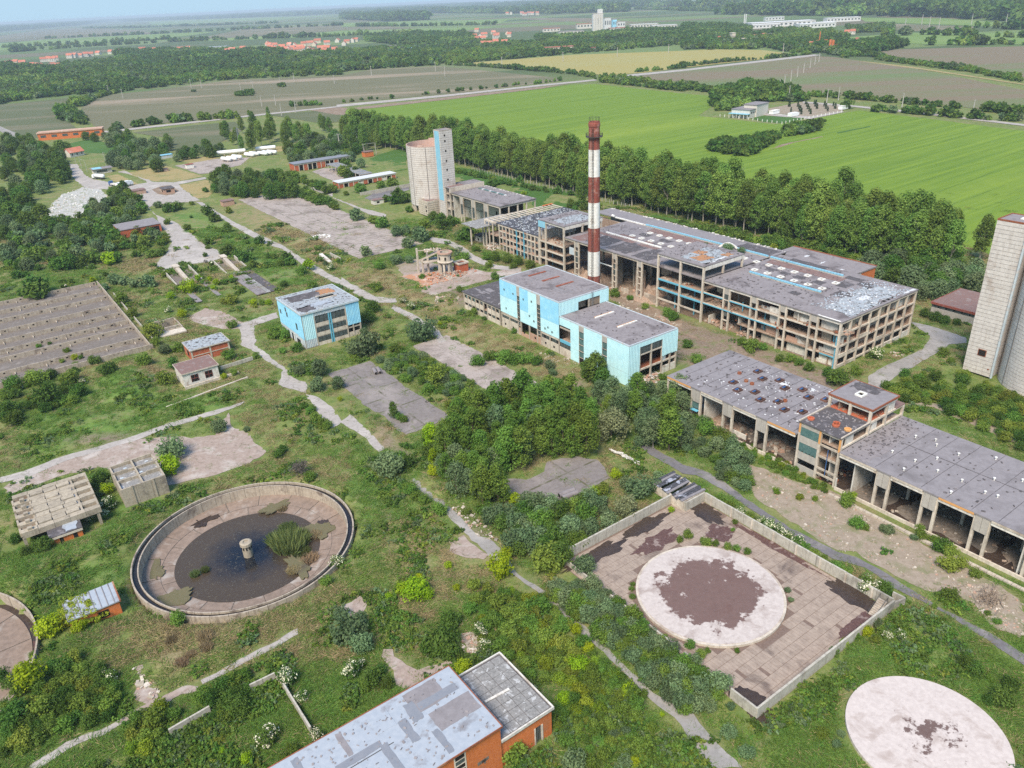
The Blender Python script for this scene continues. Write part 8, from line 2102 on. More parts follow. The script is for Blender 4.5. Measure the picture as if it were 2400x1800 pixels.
bushes('L', '570,420,130,d 310,520,220,g 230,540,90,g 440,490,110,d 1780,570,85,l 1690,680,110,o 1640,700,90,l 1930,660,200,g 1860,640,120,g 2030,660,120,g 2060,600,110,g 1620,780,150,g 1560,800,110,g 1840,800,170,G 1450,760,70,g 1120,740,100,l 1160,790,80,l 1230,790,45,l 1340,1110,230,o 1570,1170,170,g 1150,1060,150,d 640,800,120,m 540,760,80,m 450,700,90,m 480,740,80,m 690,1160,60,l 500,1235,55,l 600,580,90,l 625,600,45,l 690,610,35,l 1030,1170,190,l 1060,1100,110,l 810,820,70,m 2140,810,50,l 1700,880,60,m 420,680,60,m 900,790,60,o')
bushes('D', '520,605,210,g 450,460,75,w 400,420,60,w 230,340,90,m 200,460,110,d 170,530,110,d 150,620,70,g 150,700,220,g 80,730,110,g 350,720,90,m 320,640,40,m 640,580,35,l 400,1190,70,m 375,1170,70,m 880,810,110,m 960,780,100,m 1040,790,120,m 1120,800,110,m 1190,800,120,m 1265,815,90,m 1350,840,90,g 1370,890,70,g 850,500,70,m 925,540,40,m 1340,760,40,m 1120,620,50,m 1000,265,70,m 770,350,60,m 1780,375,80,m 1870,405,50,m 2110,495,90,m 2150,520,90,m 1970,460,60,m 1890,970,60,d 1980,1010,80,m 2020,1050,90,d 620,900,180,o 700,1090,90,o 250,720,60,m 520,270,50,m 2080,920,60,m')
bushes('A', '540,620,90,m 740,600,60,m 430,740,100,g 510,690,130,g 260,610,100,m 210,590,80,m 90,560,110,g 155,795,90,g 350,850,90,g 440,850,70,g 250,880,90,m 800,690,130,m 860,780,50,m 960,700,90,m 340,460,90,d 410,450,100,d 370,420,90,d 290,460,60,d 120,380,90,m 330,350,90,m 250,360,70,m 440,520,60,d 30,420,40,m 770,860,90,m 800,820,80,m 570,955,35,m 755,955,25,m 610,910,35,m 1180,425,60,y 885,295,40,d 1000,830,90,m 1080,840,90,m 1150,855,90,m 1220,875,80,m 940,820,80,m 960,880,70,m 880,780,50,m 1110,890,60,m 1230,700,60,m 1780,480,30,d 1160,330,60,d 970,360,70,d 1000,355,50,d')
bushes('C', '1010,920,170,d 940,900,90,d 1130,870,90,m 1250,765,110,w 440,715,120,m 380,700,70,m 520,720,70,m 630,800,70,m 700,800,80,m 750,830,70,m 820,860,80,d 1690,750,80,m 1740,800,60,m 1570,500,80,d 1640,520,90,d 1700,545,80,d 1780,560,60,d 1330,720,40,m 30,710,80,m 90,800,90,m')
bushes('E', '100,230,100,m 1060,745,120,m 1100,720,70,l 1130,890,110,m 1180,920,70,m 1340,940,90,g 1300,930,70,g 1560,970,100,m 1540,930,70,m 1690,1040,140,m 1740,1070,110,o 1720,1160,150,o 1810,1160,110,o 240,740,70,m 310,780,70,m 370,830,80,w 440,860,70,m 510,880,70,w 560,910,110,w 620,930,90,w 680,980,110,w 740,1020,110,w 790,1050,90,m 850,1090,80,m 920,1130,80,m 990,1180,90,m 1060,1210,80,m 340,890,45,m 325,940,35,m 1640,1000,80,m 760,730,60,y 860,740,50,y 1500,990,60,g 610,690,60,y 1900,1220,90,m')
bushes('F', '1190,50,140,w 1250,60,110,w 1310,60,110,d 1340,110,70,d 1740,115,130,m 1190,350,90,l 1120,390,80,m 1260,300,80,g 1330,390,80,w 1250,410,80,o 1420,380,80,w 980,490,80,m 1050,430,65,l 910,1000,100,o 420,1130,120,g 300,1000,110,g 310,830,70,g 2130,680,130,d 1840,550,110,d 1900,580,110,d 2000,650,70,m 2080,760,180,d 1990,790,90,d 1630,190,50,m 1980,240,50,m 2040,290,60,m 120,500,80,m 50,440,80,m 165,480,50,m 355,480,45,m 90,520,60,g 680,90,50,g 700,150,45,g 1030,1020,60,g 500,1010,60,m 1000,1080,70,g 640,950,60,g')
bushes('E', '40,970,80,m 150,1020,90,m 210,1030,60,m 290,1050,75,m 350,1060,60,m 420,1080,60,m -20,1000,60,m')
bushes('J', '1885,130,50,d 1880,80,45,d 1890,50,40,m 1990,350,45,m 2100,390,40,m')
bushes('K', '1150,500,80,d 1090,510,90,d 1020,490,60,g 1240,485,40,m 1080,605,55,m 1340,535,90,d 1390,575,85,d 1240,580,25,d 1215,640,60,m 1350,730,75,d 1600,740,40,d 1680,725,75,d 1480,780,110,d 1590,830,105,d 1540,810,70,d 1640,880,75,d 1740,825,55,d 1775,835,50,d 1850,830,100,d 1880,860,80,d 1820,870,60,d 2000,885,85,l 1950,930,85,m 1840,1010,60,d 2020,1010,75,m 1770,990,25,d 2070,850,55,d 2140,900,60,w 2110,880,40,g 1220,880,50,d 1330,862,30,b 1375,870,50,w 110,950,70,d 165,945,50,d 235,1040,170,d 160,1060,80,d 395,885,110,d 250,900,60,d 505,890,30,d 595,890,45,d 680,945,45,d 455,990,50,d 415,1022,50,w 600,985,55,l 740,980,90,g 800,985,80,g 880,990,100,g 960,980,110,g 1060,940,60,m 1220,1015,120,l 1280,970,55,l 1400,1000,50,l 1360,975,40,l 1380,1030,40,l 1500,1100,100,o 1560,1045,60,m 1640,1120,60,l 1700,1120,60,o 1740,1125,50,l 1500,970,40,l 1480,530,55,o 1330,400,45,d 1105,1085,60,l 1450,1110,60,o 1180,1205,70,l 1085,1170,60,w 1345,770,40,d 700,840,105,l 1330,820,40,d')

# --- thickets: every bush its own object, spread through an outlined patch
def thicket(t, outline, kinds, wid, region, gap=.8, seed=1, tree=False, sc=1.0, maxn=60):
 zc = sum((THT[k] * sc * .5 if k in TREES else wid * .4) for k in kinds) / len(kinds)      # the outline was traced round the crowns
 P = poly(t + ' ' + outline, zc)
 r = random.Random(seed)
 xs, ys = [p[0] for p in P], [p[1] for p in P]
 area = abs(sum(P[i][0] * P[(i + 1) % len(P)][1] - P[(i + 1) % len(P)][0] * P[i][1] for i in range(len(P)))) / 2
 got = []
 n = min(maxn, max(3, int(area / (wid * wid * gap * gap) * 1.0)))
 tries = 0
 while len(got) < n and tries < 6000:
  tries += 1
  x, y = r.uniform(min(xs), max(xs)), r.uniform(min(ys), max(ys))
  if not inside(P, np.array([x]), np.array([y]))[0]: continue
  d = wid * r.uniform(.7, 1.25)
  if any((x - a) ** 2 + (y - b) ** 2 < ((d + c) * .5 * gap * .8) ** 2 for a, b, c in got): continue
  got.append((x, y, d))
  k = r.choice(kinds)
  if k in TREES: add_tree(k, x, y, sc * d / wid, region)
  else: add_plant(k, x, y, d * .58, r.uniform(.9, 1.25), region)
thicket('L', '720,200 800,110 1000,120 1150,60 1300,40 1560,110 1620,250 1600,360 1250,390 1130,490 1050,490 960,450 850,380 640,350 700,250', ['grove'] * 4 + ['grove_grey'], 3.6, 'grove', .72, 2, maxn=75)
thicket('L', '640,420 900,420 1060,520 1030,600 1010,700 860,720 760,660 640,560', ['grove', 'grove', 'grove_grey', 'd'], 3.8, 'grove', .75, 3, sc=.85, maxn=26)
thicket('L', '1620,60 1800,60 2212,60 2212,330 2080,360 1900,300 1850,180 1650,150', ['grove_grey', 'grove', 'grove_grey', 'g'], 4.6, 'grove', .8, 4, maxn=36)
thicket('L', '1190,760 1300,740 1480,800 1600,720 1740,760 1750,900 1600,1000 1490,1060 1440,1130 1100,1030 1080,900 980,880 900,780 1100,830', ['g', 'g', 'm', 'g', 'd'], 4.0, 'basin', .68, 5, maxn=70)
thicket('J', '1380,40 1500,10 1660,40 1780,160 2000,340 2212,540 2212,830 2080,750 1900,560 1600,300 1400,150', ['g', 'g', 'm'], 2.8, 'basin', .56, 6, maxn=130)
thicket('F', '0,480 60,520 180,640 260,720 200,830 130,880 0,850', ['g', 'g', 'm'], 2.9, 'basin', .6, 7, maxn=36)
thicket('D', '230,800 420,760 560,780 700,860 800,900 850,950 740,1030 560,1010 440,950 350,880', ['g', 'm', 'g', 'm'], 2.8, 'pad', .95, 8, maxn=44)
thicket('E', '0,190 130,210 270,310 430,460 430,640 350,670 270,600 160,470 60,420 0,400', ['g', 'g', 'm'], 3.6, 'low_hall', .8, 9, maxn=34)
thicket('E', '320,385 450,395 700,525 950,670 960,690 900,685 700,610 440,460', ['m', 'm', 'y'], 1.5, 'low_hall', .85, 10, maxn=40)
thicket('C', '1300,980 1440,880 1620,890 1850,880 2100,1000 2212,1070 2212,1244 1900,1230 1650,1130 1450,1090 1330,1040', ['d', 'm', 'd', 'o'], 3.0, 'near_silo', .8, 11, maxn=60)
thicket('E', '1650,40 2060,10 2212,80 2212,430 2050,350 1800,220 1660,150', ['d', 'm', 'd', 'o'], 3.0, 'near_silo', .8, 12, maxn=44)
thicket('C', '1100,150 1400,90 1700,180 1950,240 1930,340 1700,330 1560,420 1500,330 1260,250 1120,180', ['grey_tree', 'grey_tree', 'dark_tree'], 6.0, 'belt_end', .75, 13, sc=.8, maxn=40)
thicket('K', '0,70 190,60 240,110 320,100 430,150 450,260 420,320 300,310 280,390 160,480 300,570 310,610 0,630', ['dark_tree', 'dark_tree', 'grey_tree'], 9.5, 'left_wood', .68, 14, sc=1.0, maxn=105)
thicket('K', '0,640 330,610 650,470 720,390 860,400 930,520 940,580 740,640 720,800 560,860 260,920 0,880', ['d', 'm', 'g', 'dark_tree', 'd', 'grey_tree'], 6.2, 'left_wood', .68, 15, sc=.75, maxn=140)
thicket('K', '720,700 950,645 1060,700 1070,790 980,825 850,815 700,860 650,870', ['d', 'm', 'g', 'd', 'o'], 5.2, 'apron', .8, 16, maxn=26)
thicket('K', '1345,335 1420,270 1560,295 1780,285 1850,340 1920,370 1890,415 1700,435 1500,425 1380,385', ['dark_tree', 'dark_tree', 'grey_tree'], 7.0, 'ribbed_pad', .75, 17, sc=.78, maxn=46)
thicket('K', '1800,262 1960,300 2060,350 2180,395 2100,410 1950,345 1800,320', ['m', 'd', 'm'], 5.0, 'court', .8, 18, maxn=26)
thicket('K', '1890,385 2000,395 2120,455 2195,490 2185,515 2080,485 1900,415', ['m', 'd', 'm'], 5.0, 'court', .8, 19, maxn=22)
thicket('K', '740,170 840,115 900,90 960,60 1090,65 1110,160 1040,190 1030,245 840,245 720,225', ['dark_tree', 'grey_tree', 'grey_tree'], 10, 'gate', .75, 20, sc=1.05, maxn=30)
thicket('K', '665,30 770,15 860,40 870,90 800,130 690,95', ['grey_tree', 'dark_tree'], 10, 'gate', .75, 21, sc=1.0, maxn=14)
thicket('K', '1840,150 2000,70 2212,60 2212,200 2060,190 1890,200', ['grey_tree', 'grey_tree', 'dark_tree'], 9, 'tank_yard', .75, 22, sc=1.0, maxn=34)
thicket('K', '1110,165 1300,120 1440,105 1450,150 1240,190 1120,195', ['dark_tree', 'grey_tree'], 10, 'tank_yard', .75, 24, sc=.8, maxn=16)
thicket('A', '0,60 130,60 130,250 60,330 0,300', ['dark_tree', 'grey_tree', 'm'], 8, 'court', .8, 25, sc=.8, maxn=18)
thicket('T1', '1420,850 1560,800 1760,790 1790,870 1600,930 1430,915', ['poplar'], 9, 'tank_yard', .85, 26, sc=.72, maxn=18)
thicket('T1', '1810,830 1920,800 2010,850 1990,900 1840,890', ['poplar'], 9, 'tank_yard', .85, 27, sc=.75, maxn=9)
thicket('T2', '0,830 100,780 280,800 290,900 150,930 20,930', ['poplar', 'poplar', 'dark_tree'], 9, 'belt', .85, 28, sc=.8, maxn=22)
thicket('I', '0,560 140,720 420,520 760,660 760,900 480,980 250,1080 0,1180', ['d', 'o', 'd', 'm'], 2.5, None, .9, 35, maxn=48)
thicket('I', '860,880 1040,840 1180,870 1100,960 1020,1100 900,1200 840,1100', ['o', 'o', 'y', 'm'], 2.2, None, .85, 36, maxn=22)
thicket('J', '850,120 1100,60 1300,120 1500,330 1700,560 1900,720 1960,860 1700,900 1500,860 1380,640 1200,560 1000,520 900,400', ['m', 'm', 'o', 'm', 'y'], 2.2, None, .9, 37, maxn=110)
thicket('I', '1300,760 1560,640 1640,760 1560,900 1420,930', ['d', 'm', 'd'], 2.6, None, .8, 38, maxn=16)
thicket('G', '0,640 150,640 380,700 560,720 540,780 380,850 160,950 0,960', ['d', 'd', 'o', 'm'], 3.0, None, .85, 39, maxn=34)
thicket('J', '1380,900 1700,880 1850,1000 1900,1244 1600,1244 1380,1000', ['m', 'm', 'o', 'g'], 1.9, None, 1.1, 40, maxn=26)
for (t, x, y, s) in (('T1', 2090, 850, .7), ('T1', 1740, 755, .45), ('T1', 2110, 860, .6), ('T1', 2140, 870, .62)): add_tree('poplar', *gp(t, x, y), s, 'tank_yard')
for (t, x, y) in (('K', 440, 130), ('K', 560, 60), ('K', 620, 70)): add_tree('dark_tree', *gp(t, x, y + 20), .9, 'left_wood')
for (t, x, y, k, s, reg) in (('L', 585, 395, 'oval_lime', 1.0, 'grove'), ('L', 605, 520, 'oval_lime', .75, 'grove'), ('L', 1750, 360, 'pale_willow', 1.0, 'grove'), ('G', 2080, 640, 'grey_tree', .62, 'workshop'), ('G', 2195, 720, 'grey_tree', .5, 'workshop'), ('D', 1640, 950, 'dark_tree', .85, 'boiler_house'),
                         ('D', 1590, 920, 'dark_tree', .55, 'boiler_house'), ('D', 1690, 985, 'dark_tree', .6, 'boiler_house'), ('L', 340, 225, 'grove', .52, 'pad'), ('A', 650, 650, 'dark_tree', .8, 'far_silo'), ('A', 600, 600, 'dark_tree', .55, 'far_silo'), ('A', 710, 640, 'dark_tree', .55, 'far_silo'), ('A', 360, 700, 'grey_tree', .6, 'ruin'), ('A', 490, 710, 'grey_tree', .62, 'ruin'), ('A', 420, 690, 'grey_tree', .5, 'ruin'),
                         ('K', 1480, 675, 'dark_tree', .55, 'ribbed_pad'), ('A', 1560, 520, 'poplar', .74, 'belt'), ('C', 2060 - 140, 165, 'poplar', .85, 'belt_end'), ('L', 2000, 350, 'grove_grey', 1.0, 'grove'), ('L', 1620, 320, 'grove', 1.05, 'grove')):
 add_tree(k, *gp(t, x, y), s, reg)
add_plant('b', *gp('H', 1950, 320), 2.4)
o = add_plant('g', *W(191 + 29, 111.3 + 50 + 14)[:2], 2.2, 1.0, 'main_hall', z=14.9); o2 = add_plant('g', *W(191 + 31, 161 + 10)[:2], 1.6, 1.0, 'main_hall', z=14.9); add_plant('g', *W(191 + 28, 161 + 24)[:2], 1.3, .8, 'main_hall', z=14.9)
cr_ = np.random.default_rng(4); cm_ = leaf_cloud('creeper', LM_['y'], [(-1 + 5.2 * cr_.random() ** 1.2, -.6 + 7 * cr_.random(), 3.15) for _ in range(40)] + [(cr_.random() * 6, -.5, .5 + 2.4 * cr_.random()) for _ in range(16)], [.4 + .4 * cr_.random() for _ in range(56)], 40, .3, 5, 0, .45)
put('creeper', cm_, h2, (0, 0, 0))
# reeds in the round tank
for k, (x, y, r, hs) in enumerate(((1870, 760, 3.0, 1.0), (1800, 720, 2.0, .9), (1930, 720, 2.2, .9), (1860, 640, 1.6, .7), (1950, 800, 1.6, .7), (1260, 945, .75, 1.5), (1325, 915, .7, 1.5))):
 gx, gy = gp('H', x, y, -1.6); add_plant('reed', gx, gy, r, hs * 1.05, 'tank', z=-2.5)
for (x, y, r) in ((2010, 850, 1.6), (1900, 930, 1.3), (2040, 700, 1.3), (1830, 530, 1.0)):
 gx, gy = gp('H', x, y, -2.0); add_plant('r', gx, gy, r, .6, 'tank', z=-2.3)

# --- poplar belt between the works and the wheat
k = 0
for row, u in enumerate((287, 291.6, 296.4, 301.4, 306.6, 311.6)):
 v = 132.0 + row * 2.3
 while v < 640:
  vv = v + prng.uniform(-1.6, 1.6)
  uu = u + prng.uniform(-1.4, 1.4) + (6 if v < 150 else 0)
  if not (v > 560 and row > 3):
   add_tree('poplar', *W(uu, vv)[:2], prng.uniform(.74, 1.12), 'belt', row); k += 1
  v += 5.9 if v < 420 else 7.5
thicket('M', '60,640 440,690 880,760 1240,850 1560,870 1560,890 1240,870 700,780 200,700', ['d', 'm', 'd'], 4.6, 'belt', .75, 31, maxn=60)
thicket('A', '740,260 1190,365 1500,420 1500,430 1180,380 740,275', ['d', 'm'], 4.0, 'belt', .85, 32, maxn=30)
thicket('A', '1420,490 1560,560 1700,500 1640,480 1480,470', ['d', 'm'], 4.0, 'main_hall', .85, 33, maxn=10)
thicket('M', '380,690 520,740 620,780 500,770 390,720', ['m', 'y', 'd'], 3.5, 'main_hall', .85, 34, maxn=10)
# ---- a label for every plant: kind, size, and the landmark it grows by
LAND = [('the dark pad corner', *UV(*gp('L', 690, 215))), ('the pale willow', *UV(*gp('L', 1750, 360))), ('the clearing back edge', *UV(*gp('L', 1250, 430))), ('the blue building corner', *UV(*gp('D', 1860, 1000))), ('the basin west wall', 77, 72), ('the fence middle', 284, 365), ('the brick annex', 243, 150), ('the round settling tank', 29, 141), ('the orange brick building', 30, 72), ('the walled square basin', 93, 70), ('the lone round slab', 93, 31), ('the blue workshop', 90, 240), ('the tall blue building', 150, 190),
  ('the low blue building end', 150, 145), ('the striped chimney', 183, 206), ('the skeleton wing', 210, 125), ('the stair tower of the low halls', 148, 82), ('the near ribbed silo', 224, 75), ('the far round silo', 212, 368), ('the packing hall', 214, 318),
  ('the ruined water tower', 156, 265), ('the ribbed basin', 20, 300), ('the red brick shed', 54, 250), ('the grey rendered shed', 45, 230), ('the concrete bins', 10, 178), ('the second settling tank', -30, 140), ('the ramp bays', 82, 340), ('the big ribbed pad', 155, 400),
  ('the long straight road', 125, 400), ('the entrance apron', 95, 520), ('the gate house', 95, 630), ('the garage court', 215, 490), ('the white gas tanks', 195, 615), ('the creeper covered hut', 0, 138), ('the yard wall ruins', *UV(*gp('I', 1800, 720))),
  ('the dark asphalt pad', *UV(*gp('L', 400, 120))), ('the clearing with pipes', *UV(*gp('L', 1350, 620))), ('the low hall with skylights', 145, 110), ('the plain roofed low hall', 145, 50), ('the long sunken road', *UV(*gp('J', 1500, 330))), ('the bramble pad', *UV(*gp('D', 550, 880))), ('the swallowed long shed', 75, 436), ('the worn screed yard', *UV(*gp('H', 1450, 200)))]
ORD = ['nearest', 'second nearest', 'third nearest', 'fourth nearest', 'fifth nearest', 'sixth nearest', 'seventh nearest', 'eighth nearest', 'ninth nearest', 'tenth nearest', 'eleventh nearest', 'twelfth nearest', 'thirteenth nearest', 'fourteenth nearest']
REG = {'grove': 'in the young grove', 'belt': 'by the wheat', 'left_wood': 'in the left wood', 'basin': 'in basin thicket', 'pad': 'in the brambles', 'low_hall': 'before the low hall', 'near_silo': 'in silo scrub', 'belt_end': 'in the back copse', 'apron': 'by the apron',
       'ribbed_pad': 'in the pad copse', 'court': 'in the court hedge', 'gate': 'in the gate copse', 'tank_yard': 'behind the tanks', 'main_hall': 'by the main hall', 'tank': 'in the tank'}
ROWS = ['front row', 'second row', 'third row', 'fourth row', 'fifth row', 'back row']
def frame_px(x, y, z):
 q = _R.T @ np.array([x, y, z - CAM_H])
 return (1200 + FPX * q[0] / -q[2], 900 - FPX * q[1] / -q[2], -q[2]) if q[2] < -1 else (-9e9, 0, 1)
kept, rest, counts = [], [], {}
for p in PLANTS:
 fx, fy, dd = frame_px(*p['loc'])
 p['px'] = p['size'] / dd; m_ = p['size'] * 1.2 / dd * FPX
 p['in'] = -m_ < fx < 2400 + m_ and -m_ < fy < 1800 + m_
for p in sorted(PLANTS, key=lambda q: -q['px']):
 c = 'tree' if p['tree'] is not None else KNAME[p['kind']][1]
 if p['in'] and counts.get(c, 0) < 296: counts[c] = counts.get(c, 0) + 1; kept.append(p)
 elif p['in'] or -900 < frame_px(*p['loc'])[0] < 3300: rest.append(p)
bins_ = {}
for p in kept:
 kind = p['kind']; col, noun = KNAME[kind]
 if p['tree'] is not None:
  o = bpy.data.objects.new('poplar_tree' if 'poplar' in kind else 'willow_tree' if 'willow' in kind else 'tree', None); link(o)
  cr, tr = TREES[kind][p['tree']]; put('trunk', tr, o, (0, 0, 0)); put('crown', cr, o, (0, 0, 0))
 else:
  o = bpy.data.objects.new({'r': 'reed_clump', 'reed': 'reed_clump', 'c': 'conifer', 'w': 'flowering_bush'}.get(kind, 'bush'), p['me']); link(o)
 o.location = p['loc']; o.rotation_euler = (0, 0, p['rot']); o.scale = p['scale']; o['category'] = 'tree' if p['tree'] is not None else noun
 u, v = UV(*p['loc'][:2]); L = min(LAND, key=lambda q: (q[1] - u) ** 2 + (q[2] - v) ** 2)
 key = (col, noun, ROWS[p['row']] + ' ' if p.get('row') is not None and p['reg'] == 'belt' and kind == 'poplar' else '', REG.get(p['reg'], ''), L[0])
 bins_.setdefault(key, []).append((math.hypot(L[1] - u, L[2] - v), p['r'], o))
for (col, noun, row, reg, place), lst in bins_.items():
 lst.sort(key=lambda q: q[0]); pl = noun + ('es' if noun.endswith('sh') else 's')
 for i, (d, r, o) in enumerate(lst):
  near = 'closest to' if len(lst) == 1 else (ORD[i] + ' to') if i < len(ORD) else 'among many toward'
  size = '' if reg or noun == 'tree' else ('big ' if r > 2.6 else 'small ' if r < 1.3 else '')
  lab = '%s%s %s%s, %s %s' % (size, row and col.replace('tall ', row) or col, noun, ' ' + reg if reg else '', near, place)
  if len(lab.split()) > 16: lab = lab.replace(' ' + reg, '')
  tag(o, lab, None, '%s %s %s' % (col, pl, reg or 'around ' + place))

# ==== masses nobody could count: turf, weeds, far woods
def scatter(name, protos, pts, scales, picks, label=None):
 """one object: points carrying instances of a few small prototypes"""
 me = bpy.data.meshes.new(name)
 me.vertices.add(len(pts)); me.vertices.foreach_set('co', np.asarray(pts, np.float32).ravel())
 a = me.attributes.new('sc', 'FLOAT', 'POINT'); a.data.foreach_set('value', np.asarray(scales, np.float32))
 a = me.attributes.new('pick', 'INT', 'POINT'); a.data.foreach_set('value', np.asarray(picks, np.int32))
 rot = np.zeros((len(pts), 3), np.float32); rot[:, 2] = RNG.random(len(pts)) * 6.283
 a = me.attributes.new('rot', 'FLOAT_VECTOR', 'POINT'); a.data.foreach_set('vector', rot.ravel())
 o = bpy.data.objects.new(name, me); link(o); o['kind'] = 'stuff'
 if label: o['label'] = label
 pcol = bpy.data.collections.new(name + '_prototypes')
 for i, pm in enumerate(protos):
  po = bpy.data.objects.new('%s_%02d' % (name, i), pm); pcol.objects.link(po)
 ng = bpy.data.node_groups.new(name, 'GeometryNodeTree')
 ng.interface.new_socket('Geometry', in_out='INPUT', socket_type='NodeSocketGeometry'); ng.interface.new_socket('Geometry', in_out='OUTPUT', socket_type='NodeSocketGeometry')
 n, l = ng.nodes, ng.links
 gi, go = n.new('NodeGroupInput'), n.new('NodeGroupOutput')
 ci = n.new('GeometryNodeCollectionInfo'); ci.inputs['Collection'].default_value = pcol; ci.inputs['Separate Children'].default_value = True; ci.inputs['Reset Children'].default_value = True
 ip = n.new('GeometryNodeInstanceOnPoints'); ip.inputs['Pick Instance'].default_value = True
 def na(nm, ty):
  q = n.new('GeometryNodeInputNamedAttribute'); q.data_type = ty; q.inputs['Name'].default_value = nm; return q.outputs['Attribute']
 l.new(gi.outputs[0], ip.inputs['Points']); l.new(ci.outputs[0], ip.inputs['Instance'])
 l.new(na('pick', 'INT'), ip.inputs['Instance Index']); l.new(na('sc', 'FLOAT'), ip.inputs['Scale'])
 er = n.new('FunctionNodeEulerToRotation'); l.new(na('rot', 'FLOAT_VECTOR'), er.inputs[0]); l.new(er.outputs[0], ip.inputs['Rotation'])
 l.new(ip.outputs[0], go.inputs[0])
 md = o.modifiers.new(name, 'NODES'); md.node_group = ng
 return o

def tuft(seed, matk, n, h, w, spread, flop):
 return spiky('tuft', matk, n, seed, h, flop, w, spread)
def weed(seed, matk, k, per, size, h):
 r = np.random.default_rng(seed); c = [(r.normal() * .38, r.normal() * .38, h * (.3 + .6 * r.random())) for _ in range(k)]
 return leaf_cloud('weed', LM_[matk], c, [.18 + .16 * r.random() for _ in range(k)], per, size, seed)
LM_['grass'] = leaf_mat('turf_blades', (.15, .215, .055), (.27, .335, .11), .45, .25); LM_['grass2'] = leaf_mat('bright_turf_blades', (.115, .225, .042), (.215, .335, .08), .45, .25); LM_['straw'] = leaf_mat('straw_blades', (.21, .17, .085), (.36, .29, .16), .1, .3)
TUFTS = [tuft(1, 'grass', 34, .26, .05, .85, 1.3), tuft(2, 'grass2', 34, .3, .055, .9, 1.3), tuft(3, 'grass2', 28, .5, .06, .7, 1.2), tuft(4, 'straw', 30, .42, .04, .8, 1.2), weed(5, 'm', 6, 12, .22, .5), weed(6, 'o', 6, 12, .22, .45), weed(7, 'd', 7, 12, .25, .55), weed(8, 'g', 7, 12, .22, .6)]
N = 170000
uu = RNG.random(N); yy = 70 + (uu ** 1.7) * 330
half = yy * .78 + 20
xx = (RNG.random(N) * 2 - 1) * half
keep = samp(HARD, xx, yy) < .25
dens = vnoise(xx, yy, 9, 21) * .55 + vnoise(xx, yy, 3, 22) * .45
dr_, lu_, di_ = samp(DRY, xx, yy), samp(LUSH, xx, yy), samp(DIRT, xx, yy)
keep &= (vnoise(xx, yy, 16, 60) + vnoise(xx, yy, 4, 61) * .6 > .52) | (RNG.random(N) < .25)
keep &= (RNG.random(N) < np.clip(.25 + dens * 1.1 + lu_ * .4 - di_ * .8 - dr_ * .15, .06, 1))
cov = samp(HARD, xx, yy); weedy = (cov >= .34) & (RNG.random(N) < .05) & (vnoise(xx, yy, 5, 30) > .58) & (samp(MASK, xx, yy) > .5)
BLD = np.zeros_like(MASK)
for q in ((190, 110, 236, 291), (138, 140, 161, 228), (79, 229, 101, 252), (137, 0, 172, 128), (7, 64, 51, 80), (204, 296, 230, 350), (75, 47, 115, 97), (-14, 266, 41, 356), (11, 171, 23, 186), (-9, 168, 8, 187), (40, 227, 52, 237), (47, 245, 61, 254), (234, 136, 252, 171), (-5, 134, 5, 143), (-4, 165, 3, 171)): paint(BLD, rectuv(*q))
for q in ((29.2, 141.5, 22.6), (-37, 141.6, 27.4), (92.6, 30.7, 11.3), (212, 368, 12), (225, 69, 12)): paint(BLD, disc(*q))
weedy &= samp(BLD, xx, yy) < .5
keep = (keep & (samp(BLD, xx, yy) < .5)) | weedy
xx, yy, dr_, lu_ = xx[keep], yy[keep], dr_[keep], lu_[keep]
zz = terrain(xx, yy)
q = RNG.random(len(xx)); clump_n = vnoise(xx, yy, 7, 40)
pick = np.where(q < .5, 0, 1)
pick = np.where((lu_ * .8 + .15 > RNG.random(len(xx))), np.where(RNG.random(len(xx)) < .3, 2, 1), pick)
pick = np.where((dr_ * .75 + .06 > RNG.random(len(xx))), 3, pick)
n25, n9 = vnoise(xx, yy, 22, 50), vnoise(xx, yy, 6, 51)
pick = np.where((n25 + (n9 - .5) * .7 > .60) & (RNG.random(len(xx)) < .55) & (lu_ < .6), 3, pick); pick = np.where((n25 < .36) & (pick == 0), 1, pick)
wk = (clump_n > .66) & (RNG.random(len(xx)) < .28)
pick = np.where(wk, np.array([4, 4, 5, 6, 7, 4, 6])[(RNG.random(len(xx)) * 6.99).astype(int)], pick)
sc = (.55 + .75 * RNG.random(len(xx))) * np.where(wk, 1.35, 1.0) * (1 + np.clip(yy - 200, 0, 250) / 250)
sc = np.where(zz < -1, .01, sc)
scatter('grass', TUFTS, np.stack([xx, yy, zz], 1), sc, pick)

# plants past the largest few hundred: one mass each
bm_ = [p for p in rest if p['tree'] is None]; protos = []
for p in bm_:
 if p['me'] not in protos: protos.append(p['me'])
if bm_: scatter('undergrowth', protos, [p['loc'] for p in bm_], [p['scale'][0] for p in bm_], [protos.index(p['me']) for p in bm_], 'smaller and farther bushes of the overgrown works')
tm_ = [p for p in rest if p['tree'] is not None]; keys, protos = [], []
for p in tm_:
 k = (p['kind'], p['tree'])
 if k not in keys:
  keys.append(k); cr, tr = TREES[p['kind']][p['tree']]; b = bmesh.new(); b.from_mesh(cr); n = len(b.faces); b.from_mesh(tr); b.faces.ensure_lookup_table()
  for f in b.faces[n:]: f.material_index = 1
  me = bpy.data.meshes.new('tree'); b.to_mesh(me); b.free()
  for m_ in (cr.materials[0], tr.materials[0]): me.materials.append(m_)
  protos.append(me)
if tm_: scatter('background_trees', protos, [p['loc'] for p in tm_], [p['scale'][0] for p in tm_], [keys.index((p['kind'], p['tree'])) for p in tm_], 'farther trees standing behind the named ones')

